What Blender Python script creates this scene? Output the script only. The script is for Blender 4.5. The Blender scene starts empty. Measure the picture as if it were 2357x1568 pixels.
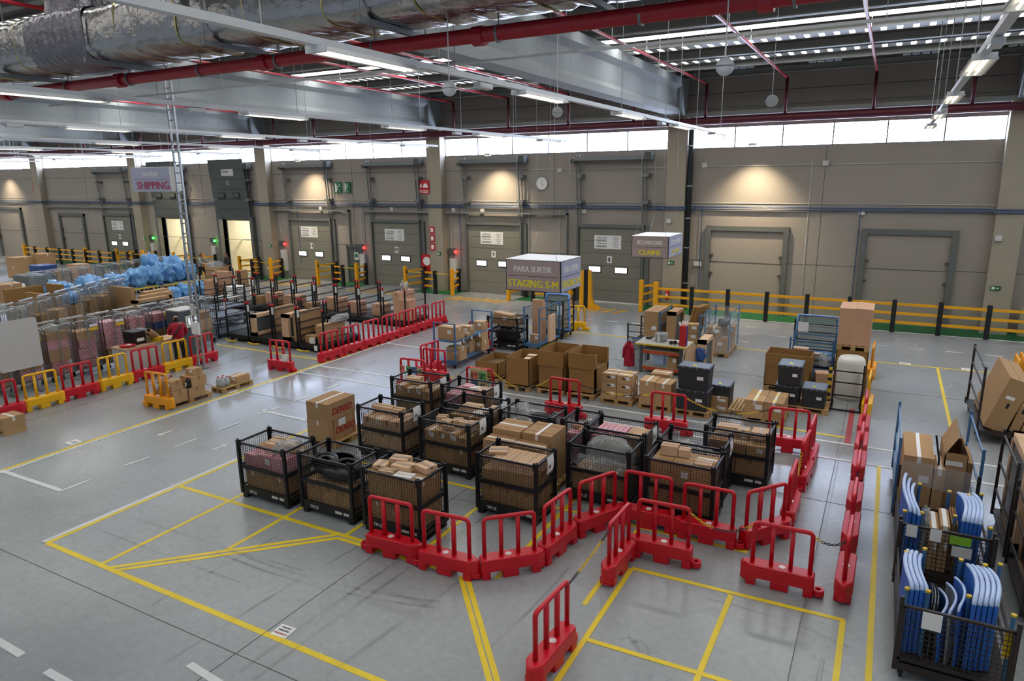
import bpy, math, random
from mathutils import Vector, Matrix, noise
R = math.radians
PI = math.pi
rnd = random.Random(7)
scn = bpy.context.scene
COL = scn.collection

# ------------------------------------------------------------------ materials
def lin(h):
    h = h.lstrip('#')
    out = []
    for i in (0, 2, 4):
        c = int(h[i:i + 2], 16) / 255
        out.append(c / 12.92 if c <= .04045 else ((c + .055) / 1.055) ** 2.4)
    return out

def mat(name, hexc, rough=.6, metal=0, var=.12, scale=6, bump=0, bscale=60, spec=.5, rand=0, emit=0, emitc=None, alpha=1, trans=0, coat=0, stretch=None):
    m = bpy.data.materials.new(name); m.use_nodes = True
    nt = m.node_tree; N = nt.nodes; L = nt.links
    b = N['Principled BSDF']
    c = lin(hexc)
    b.inputs['Roughness'].default_value = rough
    b.inputs['Metallic'].default_value = metal
    b.inputs['Specular IOR Level'].default_value = spec
    b.inputs['Transmission Weight'].default_value = trans
    b.inputs['Coat Weight'].default_value = coat
    b.inputs['Alpha'].default_value = alpha
    tc = N.new('ShaderNodeTexCoord')
    src = tc.outputs['Object']
    if stretch:
        mp = N.new('ShaderNodeMapping'); mp.inputs['Scale'].default_value = stretch
        L.new(src, mp.inputs['Vector']); src = mp.outputs['Vector']
    nz = N.new('ShaderNodeTexNoise'); nz.inputs['Scale'].default_value = scale; nz.inputs['Detail'].default_value = 4
    L.new(src, nz.inputs['Vector'])
    mx = N.new('ShaderNodeMix'); mx.data_type = 'RGBA'
    mx.inputs['A'].default_value = [x * (1 - var) for x in c] + [1]
    mx.inputs['B'].default_value = [min(1, x * (1 + var)) for x in c] + [1]
    L.new(nz.outputs['Fac'], mx.inputs['Factor'])
    out = mx.outputs['Result']
    if rand:
        oi = N.new('ShaderNodeObjectInfo'); mr = N.new('ShaderNodeMapRange')
        mr.inputs['To Min'].default_value = 1 - rand; mr.inputs['To Max'].default_value = 1 + rand
        L.new(oi.outputs['Random'], mr.inputs['Value'])
        hs = N.new('ShaderNodeHueSaturation'); L.new(mr.outputs['Result'], hs.inputs['Value']); L.new(out, hs.inputs['Color'])
        out = hs.outputs['Color']
    L.new(out, b.inputs['Base Color'])
    if emit:
        b.inputs['Emission Color'].default_value = lin(emitc or hexc) + [1]
        b.inputs['Emission Strength'].default_value = emit
    if bump:
        n2 = N.new('ShaderNodeTexNoise'); n2.inputs['Scale'].default_value = bscale; n2.inputs['Detail'].default_value = 3
        L.new(src, n2.inputs['Vector'])
        bp = N.new('ShaderNodeBump'); bp.inputs['Strength'].default_value = bump; bp.inputs['Distance'].default_value = .02
        L.new(n2.outputs['Fac'], bp.inputs['Height']); L.new(bp.outputs['Normal'], b.inputs['Normal'])
    return m

def striped(name, a, bcol, scale=9, rough=.5):
    m = mat(name, a, rough, var=0)
    nt = m.node_tree; N = nt.nodes; L = nt.links; b = N['Principled BSDF']
    tc = N.new('ShaderNodeTexCoord'); mp = N.new('ShaderNodeMapping'); mp.inputs['Rotation'].default_value = (R(30), R(35), R(20))
    w = N.new('ShaderNodeTexWave'); w.inputs['Scale'].default_value = scale; w.inputs['Distortion'].default_value = 1.5
    cr = N.new('ShaderNodeValToRGB'); cr.color_ramp.interpolation = 'CONSTANT'
    cr.color_ramp.elements[0].color = lin(a) + [1]; cr.color_ramp.elements[1].color = lin(bcol) + [1]; cr.color_ramp.elements[1].position = .62
    L.new(tc.outputs['Object'], mp.inputs['Vector']); L.new(mp.outputs['Vector'], w.inputs['Vector']); L.new(w.outputs['Fac'], cr.inputs['Fac'])
    L.new(cr.outputs['Color'], b.inputs['Base Color'])
    return m

def film(name, hexc, opac=.25, rough=.15):
    """clear stretch film: mostly see-through, a glossy skin"""
    m = mat(name, hexc, rough, var=.05, bump=.6, bscale=9, alpha=opac)
    return m

K = {}
K['card'] = mat('cardboard', '#b08d66', .85, var=.1, scale=3, rand=.16, spec=.2)
K['cardl'] = mat('pale cardboard', '#d0ad8c', .85, var=.08, scale=3, rand=.1, spec=.2)
K['kraft'] = mat('brown corrugated board', '#957042', .88, var=.1, scale=2, rand=.08, spec=.2)
K['pinkc'] = mat('pinkish carton', '#c39a7c', .85, var=.08, rand=.06, spec=.2)
K['seam'] = mat('carton seam', '#6e5636', .9)
K['tapew'] = mat('pale packing tape', '#dcd6cc', .35, var=.04)
K['tapeb'] = mat('brown packing tape', '#8d6c42', .35, var=.04)
K['paper'] = mat('white paper', '#e4e4e2', .8, var=.03)
K['ink'] = mat('black print', '#1c1c1e', .7, var=.05)
K['inkgrey'] = mat('grey print', '#6a6a6c', .7, var=.05)
K['redink'] = mat('red print', '#a8231f', .7, var=.1, scale=20)
K['stripe'] = striped('red and white striped wrap', '#b32036', '#e6d6d6', 11)
K['stripe2'] = striped('pale red striped wrap', '#c9506a', '#ead9dc', 13)
K['white'] = mat('white card', '#dcdad4', .7, var=.04)
K['black'] = mat('black painted steel', '#17171a', .45, var=.25, scale=14, spec=.4)
K['blackp'] = mat('black plastic', '#0e0f12', .3, var=.15)
K['mesh'] = mat('dark wire', '#1d1b1a', .5, var=.2, scale=20)
K['worn'] = mat('worn dark steel', '#2a211d', .55, var=.4, scale=18)
K['red'] = mat('red moulded plastic', '#c8051f', .36, var=.07, scale=5, bump=.08, bscale=120, rand=.05)
K['yel'] = mat('yellow moulded plastic', '#f2b705', .36, var=.07, scale=5, bump=.08, bscale=120)
K['ora'] = mat('amber moulded plastic', '#f0a010', .38, var=.07, scale=5, bump=.08, bscale=120)
K['cap'] = mat('pale filler cap', '#d9c9c9', .4, var=.05)
K['ypost'] = mat('yellow bollard plastic', '#e9a50c', .4, var=.06)
K['bpost'] = mat('black bollard plastic', '#131416', .45, var=.1)
K['wood'] = mat('pallet wood', '#b08d5c', .85, var=.25, scale=5, stretch=(1, 8, 8), rand=.12)
K['woodgrey'] = mat('weathered pallet wood', '#9a8c78', .9, var=.25, scale=5, stretch=(1, 8, 8))
K['tote'] = mat('dark grey tote plastic', '#2e3134', .5, var=.08)
K['totelid'] = mat('grey tote lid', '#56606c', .4, var=.08)
K['bluet'] = mat('blue tote plastic', '#2e4f8f', .45, var=.08)
K['bluesteel'] = mat('blue painted steel', '#3e6b95', .45, var=.15, scale=12)
K['orangesteel'] = mat('orange painted steel', '#b94a1c', .5, var=.15)
K['galv'] = mat('galvanised steel', '#a9adad', .35, metal=.85, var=.18, scale=14)
K['galvd'] = mat('dull zinc steel', '#7c8080', .5, metal=.5, var=.2, scale=10)
K['rubber'] = mat('caster rubber', '#18181a', .7, var=.1)
K['edgeblue'] = mat('pale blue edge foam', '#6f98d6', .5, var=.12, scale=10, bump=.15, bscale=50)
K['bluewrap'] = mat('blue foam edging', '#2a66bd', .5, var=.12, scale=10, bump=.15, bscale=50)
K['crate_lit_top'] = mat('pale blue crate and lit foam top', '#b9cdf2', .45, var=.12, scale=14, bump=.25, bscale=60)  # own colour of the crate; on wrapped glass, top light painted as paler foam
K['bag'] = mat('blue polythene bag', '#72a9e0', .18, rand=.15, var=.4, scale=3.5, bump=1, bscale=6, trans=.1)
K['film'] = film('clear stretch film', '#dfe6ea', .22)
K['filmd'] = film('cloudy polythene', '#b9bdbb', .42, .16)
K['glass'] = mat('tinted car glass', '#3b5a55', .05, var=.1, alpha=.72)
K['concrete'] = mat('precast concrete', '#9b9282', .8, var=.1, scale=1.2, bump=.12, bscale=40)
K['beam'] = mat('pale concrete beam', '#8f9596', .7, var=.12, scale=.6, bump=.06, bscale=30)
K['wallm'] = mat('wall panel', '#968e85', .85, var=.06, scale=.7, bump=.08, bscale=80)
K['seamd'] = mat('panel joint', '#4e4b48', .9)
K['doorm'] = mat('grey sectional door', '#7a786c', .55, var=.05, scale=3)
K['doorf'] = mat('door frame steel', '#5f625e', .5, var=.1)
K['doord'] = mat('dark raised door', '#4c514f', .55, var=.06)
K['silver'] = mat('foil insulation', '#a9a8a8', .24, metal=1, var=.25, scale=3, bump=.9, bscale=7)
K['plum'] = mat('crinkled grey plastic wrap', '#77747c', .3, metal=.75, var=.25, scale=5, bump=1, bscale=9)
K['foilgold'] = mat('foil seam tape', '#b8ad74', .3, metal=.9, var=.2, scale=12)
K['redpipe'] = mat('red fire pipe', '#a01524', .35, var=.12, scale=8)
K['marpipe'] = mat('maroon header pipe', '#5a1226', .45, var=.12, scale=8)
K['bluepipe'] = mat('blue air pipe', '#2c4e78', .4, var=.1)
K['traym'] = mat('grey cable tray', '#8a8c88', .45, metal=.5, var=.15)
K['whitem'] = mat('white enamel', '#d9dcdf', .35, var=.04)
K['tube'] = mat('lit fluorescent tube', '#fff6e0', .4, emit=1.5, emitc='#fff2d8')
K['deck'] = mat('roof deck', '#4f5049', .7, var=.15, scale=2)
K['purl'] = mat('steel purlin', '#8b8d88', .5, var=.1)
K['green'] = mat('green floor paint', '#1f6b3a', .5, var=.15, scale=3)
K['yline'] = mat('yellow floor tape', '#e0c322', .5, var=.14, scale=4)
K['ohatch'] = mat('amber floor paint', '#cf9a22', .5, var=.15, scale=4)
K['wline'] = mat('white floor tape', '#cfd2d2', .5, var=.12, scale=4)
K['rline'] = mat('red floor tape', '#a3303a', .5, var=.12)
K['joint'] = mat('saw cut joint', '#5c5f60', .8)
K['signtop'] = mat('white sign top', '#e8e8e6', .5, var=.02)
K['signbox'] = mat('lilac grey sign face', '#ab9894', .45, var=.04)
K['signblue'] = mat('blue grey sign face', '#a9adc6', .45, var=.04)
K['textw'] = mat('white lettering', '#e6e4e0', .5)
K['texty'] = mat('yellow lettering', '#f0de16', .5)
K['textr'] = mat('crimson lettering', '#a8244a', .5)
K['redsign'] = mat('red sign', '#c01f24', .5, var=.05)
K['greensign'] = mat('green exit sign', '#12633c', .5, var=.05)
K['signpale'] = mat('pale sign field', '#dfe6d8', .5)
K['ledr'] = mat('red lamp', '#ff2a2a', .3, emit=4)
K['ledg'] = mat('green lamp', '#39ff4a', .3, emit=4)
K['warmlamp'] = mat('warm lamp', '#ffe6b8', .4, emit=9)
K['lit'] = mat('daylit pane', '#ffffff', .3, emit=13, emitc='#cfdfff')
K['dim'] = mat('bright door slot', '#ffffff', .3, emit=1.6, emitc='#eef4ff')
K['trailer'] = mat('cream trailer lining', '#d9d3bd', .6, var=.06)
K['skin'] = mat('skin', '#b07a5c', .55, var=.08, scale=20)
K['hair'] = mat('dark hair', '#1b1614', .7)
K['redcloth'] = mat('crimson cloth', '#a3122e', .8, var=.15, scale=6, bump=.3, bscale=12)
K['greycloth'] = mat('light grey cloth', '#9a9994', .85, var=.1, bump=.2, bscale=14)
K['darkcloth'] = mat('charcoal cloth', '#26272b', .85, var=.15, bump=.2, bscale=14)
K['greyboard'] = mat('pale grey board', '#c2c2be', .6, var=.03)
K['monitor'] = mat('dark grey cabinet', '#4a5055', .45, var=.06)
K['screen'] = mat('pale label screen', '#e4ebee', .4, emit=.4)
K['foam'] = mat('white bubble wrap', '#dcdcd4', .45, var=.06, bump=.5, bscale=60)
K['tabletop'] = mat('worn grey table top', '#a8a498', .6, var=.12)
K['yedge'] = mat('yellow edge strip', '#d7b21a', .5)
K['greenlab'] = mat('lime green label', '#7fae2a', .6)
K['sgreen'] = mat('green square print', '#4f9a52', .6)
K['sblue'] = mat('blue square print', '#4a6596', .6)
K['sred'] = mat('coral square print', '#cc6a55', .6)
K['stan'] = mat('tan square print', '#b9a878', .6)
K['purple'] = mat('purple print', '#4b2a78', .5)
K['teal'] = mat('teal plastic strap', '#2c7a66', .4)
K['canblack'] = mat('black jerrycan plastic', '#15171a', .35)
K['canclear'] = mat('translucent bottle plastic', '#b9c4c6', .25, var=.08, alpha=.75)
K['orangey'] = mat('amber sticker', '#e5cf2d', .6)

# ------------------------------------------------------------------ mesh builder
class MB:
    def __init__(s):
        s.v = []; s.f = []; s.mi = []; s.m = 0
    def add(s, vs, fs, m=None):
        o = len(s.v); s.v += [tuple(p) for p in vs]
        for f in fs:
            s.f.append(tuple(i + o for i in f)); s.mi.append(s.m if m is None else m)
    def box(s, x0, x1, y0, y1, z0, z1, m=None):
        s.add([(x0, y0, z0), (x1, y0, z0), (x1, y1, z0), (x0, y1, z0), (x0, y0, z1), (x1, y0, z1), (x1, y1, z1), (x0, y1, z1)],
              [(0, 3, 2, 1), (4, 5, 6, 7), (0, 1, 5, 4), (1, 2, 6, 5), (2, 3, 7, 6), (3, 0, 4, 7)], m)
        return s
    def cbox(s, cx, cy, cz, sx, sy, sz, m=None):
        return s.box(cx - sx / 2, cx + sx / 2, cy - sy / 2, cy + sy / 2, cz - sz / 2, cz + sz / 2, m)
    def bar(s, p, q, w, h=None, m=None):
        p, q = Vector(p), Vector(q); d = (q - p)
        if d.length < 1e-6: return s
        d.normalize(); h = h or w
        a = d.cross(Vector((0, 0, 1)))
        if a.length < 1e-3: a = Vector((1, 0, 0))
        a.normalize(); b = a.cross(d); a *= w / 2; b *= h / 2
        s.add([p - a - b, p + a - b, p + a + b, p - a + b, q - a - b, q + a - b, q + a + b, q - a + b],
              [(0, 1, 2, 3), (7, 6, 5, 4), (0, 4, 5, 1), (1, 5, 6, 2), (2, 6, 7, 3), (3, 7, 4, 0)], m)
        return s
    def tube(s, pts, r, n=8, m=None, cap=True, closed=False):
        pts = [Vector(p) for p in pts]; k = len(pts); rings = []; ref = None
        for i, p in enumerate(pts):
            if closed: d = pts[(i + 1) % k] - pts[i - 1]
            else: d = (pts[min(i + 1, k - 1)] - pts[max(i - 1, 0)])
            d.normalize()
            if ref is None:
                ref = d.cross(Vector((0, 0, 1)))
                if ref.length < .1: ref = d.cross(Vector((0, 1, 0)))
            ref = (ref - d * ref.dot(d)).normalized(); b = d.cross(ref)
            rr = r[i] if isinstance(r, (list, tuple)) else r
            rings.append([p + (ref * math.cos(2 * PI * j / n) + b * math.sin(2 * PI * j / n)) * rr for j in range(n)])
        vs = [v for rg in rings for v in rg]; fs = []
        for i in range(k if closed else k - 1):
            i2 = (i + 1) % k
            for j in range(n):
                j2 = (j + 1) % n
                fs.append((i * n + j, i2 * n + j, i2 * n + j2, i * n + j2))
        if cap and not closed:
            fs.append(tuple(range(n))); fs.append(tuple((k - 1) * n + j for j in reversed(range(n))))
        s.add(vs, fs, m); return s
    def cyl(s, x, y, z0, z1, r, n=16, m=None, r1=None):
        return s.tube([(x, y, z0), (x, y, z1)], [r, r if r1 is None else r1], n, m)
    def prism(s, pts, z0, z1, m=None, inset=0):
        n = len(pts); cx = sum(p[0] for p in pts) / n; cy = sum(p[1] for p in pts) / n
        top = [(p[0] + (cx - p[0]) * inset, p[1] + (cy - p[1]) * inset, z1) for p in pts]
        s.add([(p[0], p[1], z0) for p in pts] + top,
              [tuple(reversed(range(n))), tuple(range(n, 2 * n))] + [(i, (i + 1) % n, n + (i + 1) % n, n + i) for i in range(n)], m)
        return s
    def extrude(s, pts, a, b, axis='y', m=None):
        """profile pts are (u,v); axis y: (x=u,z=v) swept in y; axis x: (y=u,z=v) swept in x"""
        n = len(pts)
        mk = (lambda u, v, t: (u, t, v)) if axis == 'y' else (lambda u, v, t: (t, u, v))
        s.add([mk(u, v, a) for u, v in pts] + [mk(u, v, b) for u, v in pts],
              [tuple(range(n)), tuple(reversed(range(n, 2 * n)))] + [(i, n + i, n + (i + 1) % n, (i + 1) % n) for i in range(n)], m)
        return s
    def lathe(s, prof, cx=0, cy=0, n=16, m=None):
        vs = []; fs = []; k = len(prof)
        for r, z in prof:
            for j in range(n): vs.append((cx + r * math.cos(2 * PI * j / n), cy + r * math.sin(2 * PI * j / n), z))
        for i in range(k - 1):
            for j in range(n):
                j2 = (j + 1) % n; fs.append((i * n + j, i * n + j2, (i + 1) * n + j2, (i + 1) * n + j))
        fs.append(tuple(reversed(range(n)))); fs.append(tuple((k - 1) * n + j for j in range(n)))
        s.add(vs, fs, m); return s
    def surf(s, fn, nu, nv, m=None, wrap=False):
        vs = [fn(i / (nu - (0 if wrap else 1)), j / (nv - 1)) for j in range(nv) for i in range(nu)]
        fs = []
        for j in range(nv - 1):
            for i in range(nu if wrap else nu - 1):
                i2 = (i + 1) % nu
                fs.append((j * nu + i, j * nu + i2, (j + 1) * nu + i2, (j + 1) * nu + i))
        s.add(vs, fs, m); return s
    def ball(s, c, r, n=12, m=None, sq=(1, 1, 1)):
        c = Vector(c)
        s.surf(lambda u, v: (c.x + r * sq[0] * math.sin(PI * max(v, .001)) * math.cos(2 * PI * u), c.y + r * sq[1] * math.sin(PI * max(v, .001)) * math.sin(2 * PI * u), c.z - r * sq[2] * math.cos(PI * v)), n, n // 2 + 2, m, True)
        return s
    def xf(s, mt):
        s.v = [tuple(mt @ Vector(p)) for p in s.v]; return s
    def build(s, name, mats, parent=None, smooth=False, loc=None, rz=0, bevel=0):
        me = bpy.data.meshes.new(name); me.from_pydata(s.v, [], s.f)
        if not isinstance(mats, (list, tuple)): mats = [mats]
        for m in mats: me.materials.append(K[m] if isinstance(m, str) else m)
        me.polygons.foreach_set('material_index', s.mi)
        if smooth: me.polygons.foreach_set('use_smooth', [True] * len(s.f))
        me.update()
        o = bpy.data.objects.new(name, me); COL.objects.link(o)
        if parent: o.parent = parent
        if loc: o.location = loc
        if rz: o.rotation_euler = (0, 0, rz)
        if bevel:
            b = o.modifiers.new('edge', 'BEVEL'); b.width = bevel; b.segments = 2; b.limit_method = 'ANGLE'
        return o

def arc(pts, r, seg=4):
    """round the inner corners of a polyline"""
    P = [Vector(p) for p in pts]; out = [P[0]]
    for i in range(1, len(P) - 1):
        a = (P[i - 1] - P[i]).normalized(); b = (P[i + 1] - P[i]).normalized()
        p0 = P[i] + a * r; p1 = P[i] + b * r
        for k in range(seg + 1):
            t = k / seg; out.append(p0 * (1 - t) ** 2 + P[i] * 2 * t * (1 - t) + p1 * t * t)
    out.append(P[-1]); return out

def tag(o, label=None, cat=None, group=None, kind=None):
    if label: o['label'] = label
    if cat: o['category'] = cat
    if group: o['group'] = group
    if kind: o['kind'] = kind
    return o
def E(name, label, cat, loc=(0, 0, 0), rz=0, group=None):
    o = bpy.data.objects.new(name, None); COL.objects.link(o); o.location = loc; o.rotation_euler = (0, 0, rz); o.empty_display_size = .1
    return tag(o, label, cat, group)
def kids(o): return KID.get(o.name, [])
def dup(root, loc, rz, label=None, group=None, cat=None, rec=True):
    r = root.copy(); COL.objects.link(r); r.location = loc; r.rotation_euler = (0, 0, rz)
    if label: r['label'] = label
    if group: r['group'] = group
    if cat: r['category'] = cat
    for ch in root.children:
        c = ch.copy(); COL.objects.link(c); c.parent = r
        for g in ch.children:
            d = g.copy(); COL.objects.link(d); d.parent = c
    return r
def swapmat(root, old, new):
    for ch in list(root.children) + [g for c in root.children for g in c.children]:
        if ch.type == 'MESH' and any(s.material == K[old] for s in ch.material_slots):
            ch.data = ch.data.copy()
            for i, mm in enumerate(ch.data.materials):
                if mm == K[old]: ch.data.materials[i] = K[new]

TXT = {}
def text(parent, s, m, loc, face='-y', h=.1, w=None, name='lettering', align='CENTER', shear=0, rot=None, ext=.002, bold=1.6):
    """flat raised lettering; h = capital height, w = forced width"""
    key = (s, shear)
    if key not in TXT:
        c = bpy.data.curves.new('lettering', 'FONT'); c.body = s; c.align_x = 'LEFT'; c.size = 1; c.resolution_u = 2; c.shear = shear
        o = bpy.data.objects.new('lettering', c); COL.objects.link(o)
        dg = bpy.context.evaluated_depsgraph_get(); me = bpy.data.meshes.new_from_object(o.evaluated_get(dg))
        v = [tuple(p.co) for p in me.vertices]; f = [tuple(p.vertices) for p in me.polygons]
        bpy.data.objects.remove(o); bpy.data.curves.remove(c); bpy.data.meshes.remove(me)
        TXT[key] = (v, f)
    v, f = TXT[key]
    xs = [p[0] for p in v]; ys = [p[1] for p in v]; W = max(xs) - min(xs); H = max(ys) - min(ys)
    sy = h / .73; sx = (w / W) if w else sy * .85
    off = -min(xs) - (W / 2 if align == 'CENTER' else 0)
    vv = []
    for p in v:
        a = (p[0] + off) * sx; b = p[1] * sy
        if face == '-y': q = (a, -ext, b)
        elif face == '+x': q = (ext, a, b)
        elif face == '-x': q = (-ext, -a, b)
        else: q = (a, b, ext)
        vv.append(q)
    mb = MB(); bx = .028 * h * bold
    for k in ((-1, 0, 1) if bold else (0,)):
        e = .0007 * (k + 1); dv = {'-y': (bx * k, -e, 0), '+x': (e, bx * k, 0), '-x': (-e, -bx * k, 0)}.get(face, (bx * k, 0, e))
        mb.add([(q[0] + dv[0], q[1] + dv[1], q[2] + dv[2]) for q in vv], f)
    o = mb.build(name, m, parent, loc=loc)
    if rot is not None: o.rotation_euler = rot
    return o
def joined_text(parent, items, m, face='-y', name='lettering'):
    """several lines as one mesh: items = (string, loc, h, w)"""
    MBs = MB()
    for s, loc, h, w in items:
        o = text(None, s, m, (0, 0, 0), face, h, w)
        MBs.add([tuple(Vector(p.co) + Vector(loc)) for p in o.data.vertices], [tuple(p.vertices) for p in o.data.polygons])
        me = o.data; bpy.data.objects.remove(o); bpy.data.meshes.remove(me)
    return MBs.build(name, m, parent)
ORD = ['first', 'second', 'third', 'fourth', 'fifth', 'sixth', 'seventh', 'eighth', 'ninth', 'tenth', 'eleventh', 'twelfth', 'thirteenth']
# ------------------------------------------------------------------ camera
cam = bpy.data.cameras.new('camera'); co = bpy.data.objects.new('camera', cam); COL.objects.link(co)
yaw, pit, rol = 0.496892745, 0.232267873, -0.0127511064
fw = Vector((-math.sin(yaw) * math.cos(pit), math.cos(yaw) * math.cos(pit), -math.sin(pit)))
rt = Vector((math.cos(yaw), math.sin(yaw), 0)); up = rt.cross(fw)
r2 = rt * math.cos(rol) + up * math.sin(rol); u2 = -rt * math.sin(rol) + up * math.cos(rol)
mw = Matrix((( r2.x, u2.x, -fw.x, 0), (r2.y, u2.y, -fw.y, 0), (r2.z, u2.z, -fw.z, 6.0), (0, 0, 0, 1)))
co.matrix_world = mw
cam.sensor_fit = 'HORIZONTAL'; cam.sensor_width = 36; cam.lens = 1589.12 / 2357 * 36; cam.clip_end = 300; cam.clip_start = .05
scn.camera = co

# ------------------------------------------------------------------ floor
fm = bpy.data.materials.new('polished concrete floor'); fm.use_nodes = True
nt = fm.node_tree; N = nt.nodes; L = nt.links; b = N['Principled BSDF']
tc = N.new('ShaderNodeTexCoord')
def nz(sc, det=4, rough=.5, stretch=None):
    n = N.new('ShaderNodeTexNoise'); n.inputs['Scale'].default_value = sc; n.inputs['Detail'].default_value = det; n.inputs['Roughness'].default_value = rough
    src = tc.outputs['Object']
    if stretch:
        mp = N.new('ShaderNodeMapping'); mp.inputs['Scale'].default_value = stretch; L.new(src, mp.inputs['Vector']); src = mp.outputs['Vector']
    L.new(src, n.inputs['Vector']); return n.outputs['Fac']
def ramp(f, p0, c0, p1, c1):
    r = N.new('ShaderNodeValToRGB'); e = r.color_ramp.elements
    e[0].position = p0; e[0].color = c0; e[1].position = p1; e[1].color = c1; L.new(f, r.inputs['Fac']); return r.outputs['Color']
base = ramp(nz(.28, 6, .55), .3, lin('#878b8d') + [1], .75, lin('#a0a4a6') + [1])
fine = ramp(nz(9, 5, .65), .3, (.82, .82, .82, 1), .7, (1.1, 1.1, 1.1, 1))
stain = ramp(nz(.9, 7, .62), .2, (.72, .7, .67, 1), .4, (1, 1, 1, 1))
def mul(a, c, f=1):
    m = N.new('ShaderNodeMix'); m.data_type = 'RGBA'; m.blend_type = 'MULTIPLY'; m.inputs['Factor'].default_value = f
    L.new(a, m.inputs['A']); L.new(c, m.inputs['B']); return m.outputs['Result']
L.new(mul(mul(base, fine, .6), stain, .04), b.inputs['Base Color'])
rr = N.new('ShaderNodeMapRange'); rr.inputs['From Min'].default_value = .3; rr.inputs['From Max'].default_value = .7
rr.inputs['To Min'].default_value = .16; rr.inputs['To Max'].default_value = .34
L.new(nz(.35, 2, .4), rr.inputs['Value']); L.new(rr.outputs['Result'], b.inputs['Roughness'])
b.inputs['Specular IOR Level'].default_value = .55
K['floor'] = fm
XL, XR, YN, YW = -80.0, 13.0, -3.0, 31.5
o = MB().box(XL, XR, YN, YW + .4, -.15, 0).build('floor', 'floor'); tag(o, 'polished grey concrete warehouse floor with taped lanes', 'floor', kind='structure')
FL = o
SN = [0]
def strip(name, m, segs, w=.07, z=.003, lab=None):
    mb = MB(); SN[0] += 1; z = z + .00018 * SN[0] if z >= .003 else z + .00005 * SN[0]
    for (x0, y0), (x1, y1) in segs:
        d = Vector((x1 - x0, y1 - y0, 0)); l = d.length; d.normalize(); n = Vector((-d.y, d.x, 0)) * w / 2
        p, q = Vector((x0, y0, 0)), Vector((x1, y1, 0))
        pts = [p - n, q - n, q + n, p + n]
        if m == 'tyre': mb.add([(a.x, a.y, z) for a in pts], [(0, 1, 2, 3)])
        else: mb.prism([(a.x, a.y) for a in pts], 0, z)
    o = mb.build(name, m, FL); tag(o, lab, None, None, 'structure'); return o
YLN = [[(-16.27, 5.5), (-16.27, 21.5)], [(-12.16, 5.62), (-12.1, 12.8)], [(-12.16, 5.62), (-1.5, 5.6)], [(-12.1, 8.15), (-5.5, 8.13)],
       [(-10.65, 5.62), (-10.65, 10.6)], [(-9.2, 6.86), (-9.2, 10.6)], [(-10.45, 5.62), (-7.9, 8.1)], [(-10.28, 5.62), (-7.8, 8.02)],
       [(-7.75, 8.15), (-7.75, 10.6)], [(-7.8, 8.02), (-5.6, 8.02)], [(-6.25, 8.15), (-6.25, 12.0)], [(-4.77, 8.2), (-4.77, 12.0)],
       [(-10.4, 10.75), (-1.5, 10.73)], [(-3.32, 8.2), (-3.32, 11.2)], [(-5.3, 8.0), (-3.2, 5.6)], [(-5.19, 8.02), (-3.08, 5.6)],
       [(-3.02, 9.4), (-3.02, 4.4)], [(-3.02, 9.42), (0, 9.5)], [(-1.5, 9.4), (-1.53, 5.4)], [(-.02, 9.5), (-.03, 5)], [(-3.02, 7.5), (-.03, 7.58)],
       [(.32, 15.48), (.33, 4.5)], [(1.79, 24.7), (1.8, 15.6)], [(-12.9, 24.6), (3.7, 24.75)], [(-10.6, 24.6), (-10.62, 17.2)], [(-2.0, 17.0), (-.36, 16.95)],
       [(-4.5, 14.9), (-4.5, 16.6)], [(-21.8, 16.95), (-16.3, 16.93)], [(1.79, 9.3), (1.8, 5)]]
for i, sg in enumerate(YLN): strip('yellow_floor_line', 'yline', [sg], .075 if i > 3 else .09)
WLN = [([(-16.15, 5.5), (-16.15, 21.5)], .07), ([(-16.26, 6.9), (-14.05, 6.92)], .1), ([(-14.05, 6.92), (-14.05, 7.5)], .06), ([(-12.24, 5.6), (-12.19, 9.7)], .09),
       ([(-9.3, 16.45), (2.6, 16.55)], .08), ([(-16.2, 15.47), (2.6, 15.5)], .08), ([(-16.2, 16.35), (-12.9, 16.38)], .08), ([(-14.27, 12.24), (-12.4, 12.2)], .1),
       ([(-14.27, 12.24), (-14.02, 12.64)], .06), ([(-16.15, 19.9), (-14.3, 19.82)], .07), ([(-7.3, 4.72), (-6.4, 4.64)], .1), ([(-10.05, 3.83), (-9.41, 3.82)], .1), ([(-8.81, 3.8), (-8.2, 3.8)], .1)]
for sg, w in WLN: strip('white_floor_line', 'wline', [sg], w)
strip('white_dashes', 'wline', [[(-14.1, y), (-14.06, y + .58)] for y in (8.24, 9.48, 10.72, 11.96, 13.2, 14.4)] + [[(x, 27.2), (x + .5, 27.22)] for x in [-.1 + 1.12 * k for k in range(-13, 5)]], .06)
def arrow(x, y, ang):
    mb = MB(); mb.prism([(-.2, -.03), (.08, -.03), (.08, -.09), (.24, 0), (.08, .09), (.08, .03), (-.2, .03)], 0, .004)
    o = mb.build('white_floor_arrow', 'wline', FL, loc=(x, y, 0), rz=ang); tag(o, kind='structure')
for a in [(-15.12, 9.98, -PI / 2), (-13.13, 9.95, PI / 2), (-4.5, 28.5, PI), (-4.3, 25.8, 0)]: arrow(*a)
strip('red_floor_line', 'rline', [[(-.36, 19.25), (-.34, 16.6)]], .12)
GZ = MB()
for x0, x1 in [(-58, -46.5), (-41.6, -39), (-35.3, -32.7), (-28.8, -26.3), (-22.6, -19.8), (-16.2, -13.4), (-9.8, 12.5)]: GZ.box(x0, x1, 30.0 if x0 > -10 else 30.1, 31.5, 0, .003)
tag(GZ.build('green_floor_zone', 'green', FL), 'dark green painted strip along the dock wall', kind='structure')
strip('white_floor_line', 'wline', [[(-9.9, 29.92), (12, 29.9)]], .07)
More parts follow.
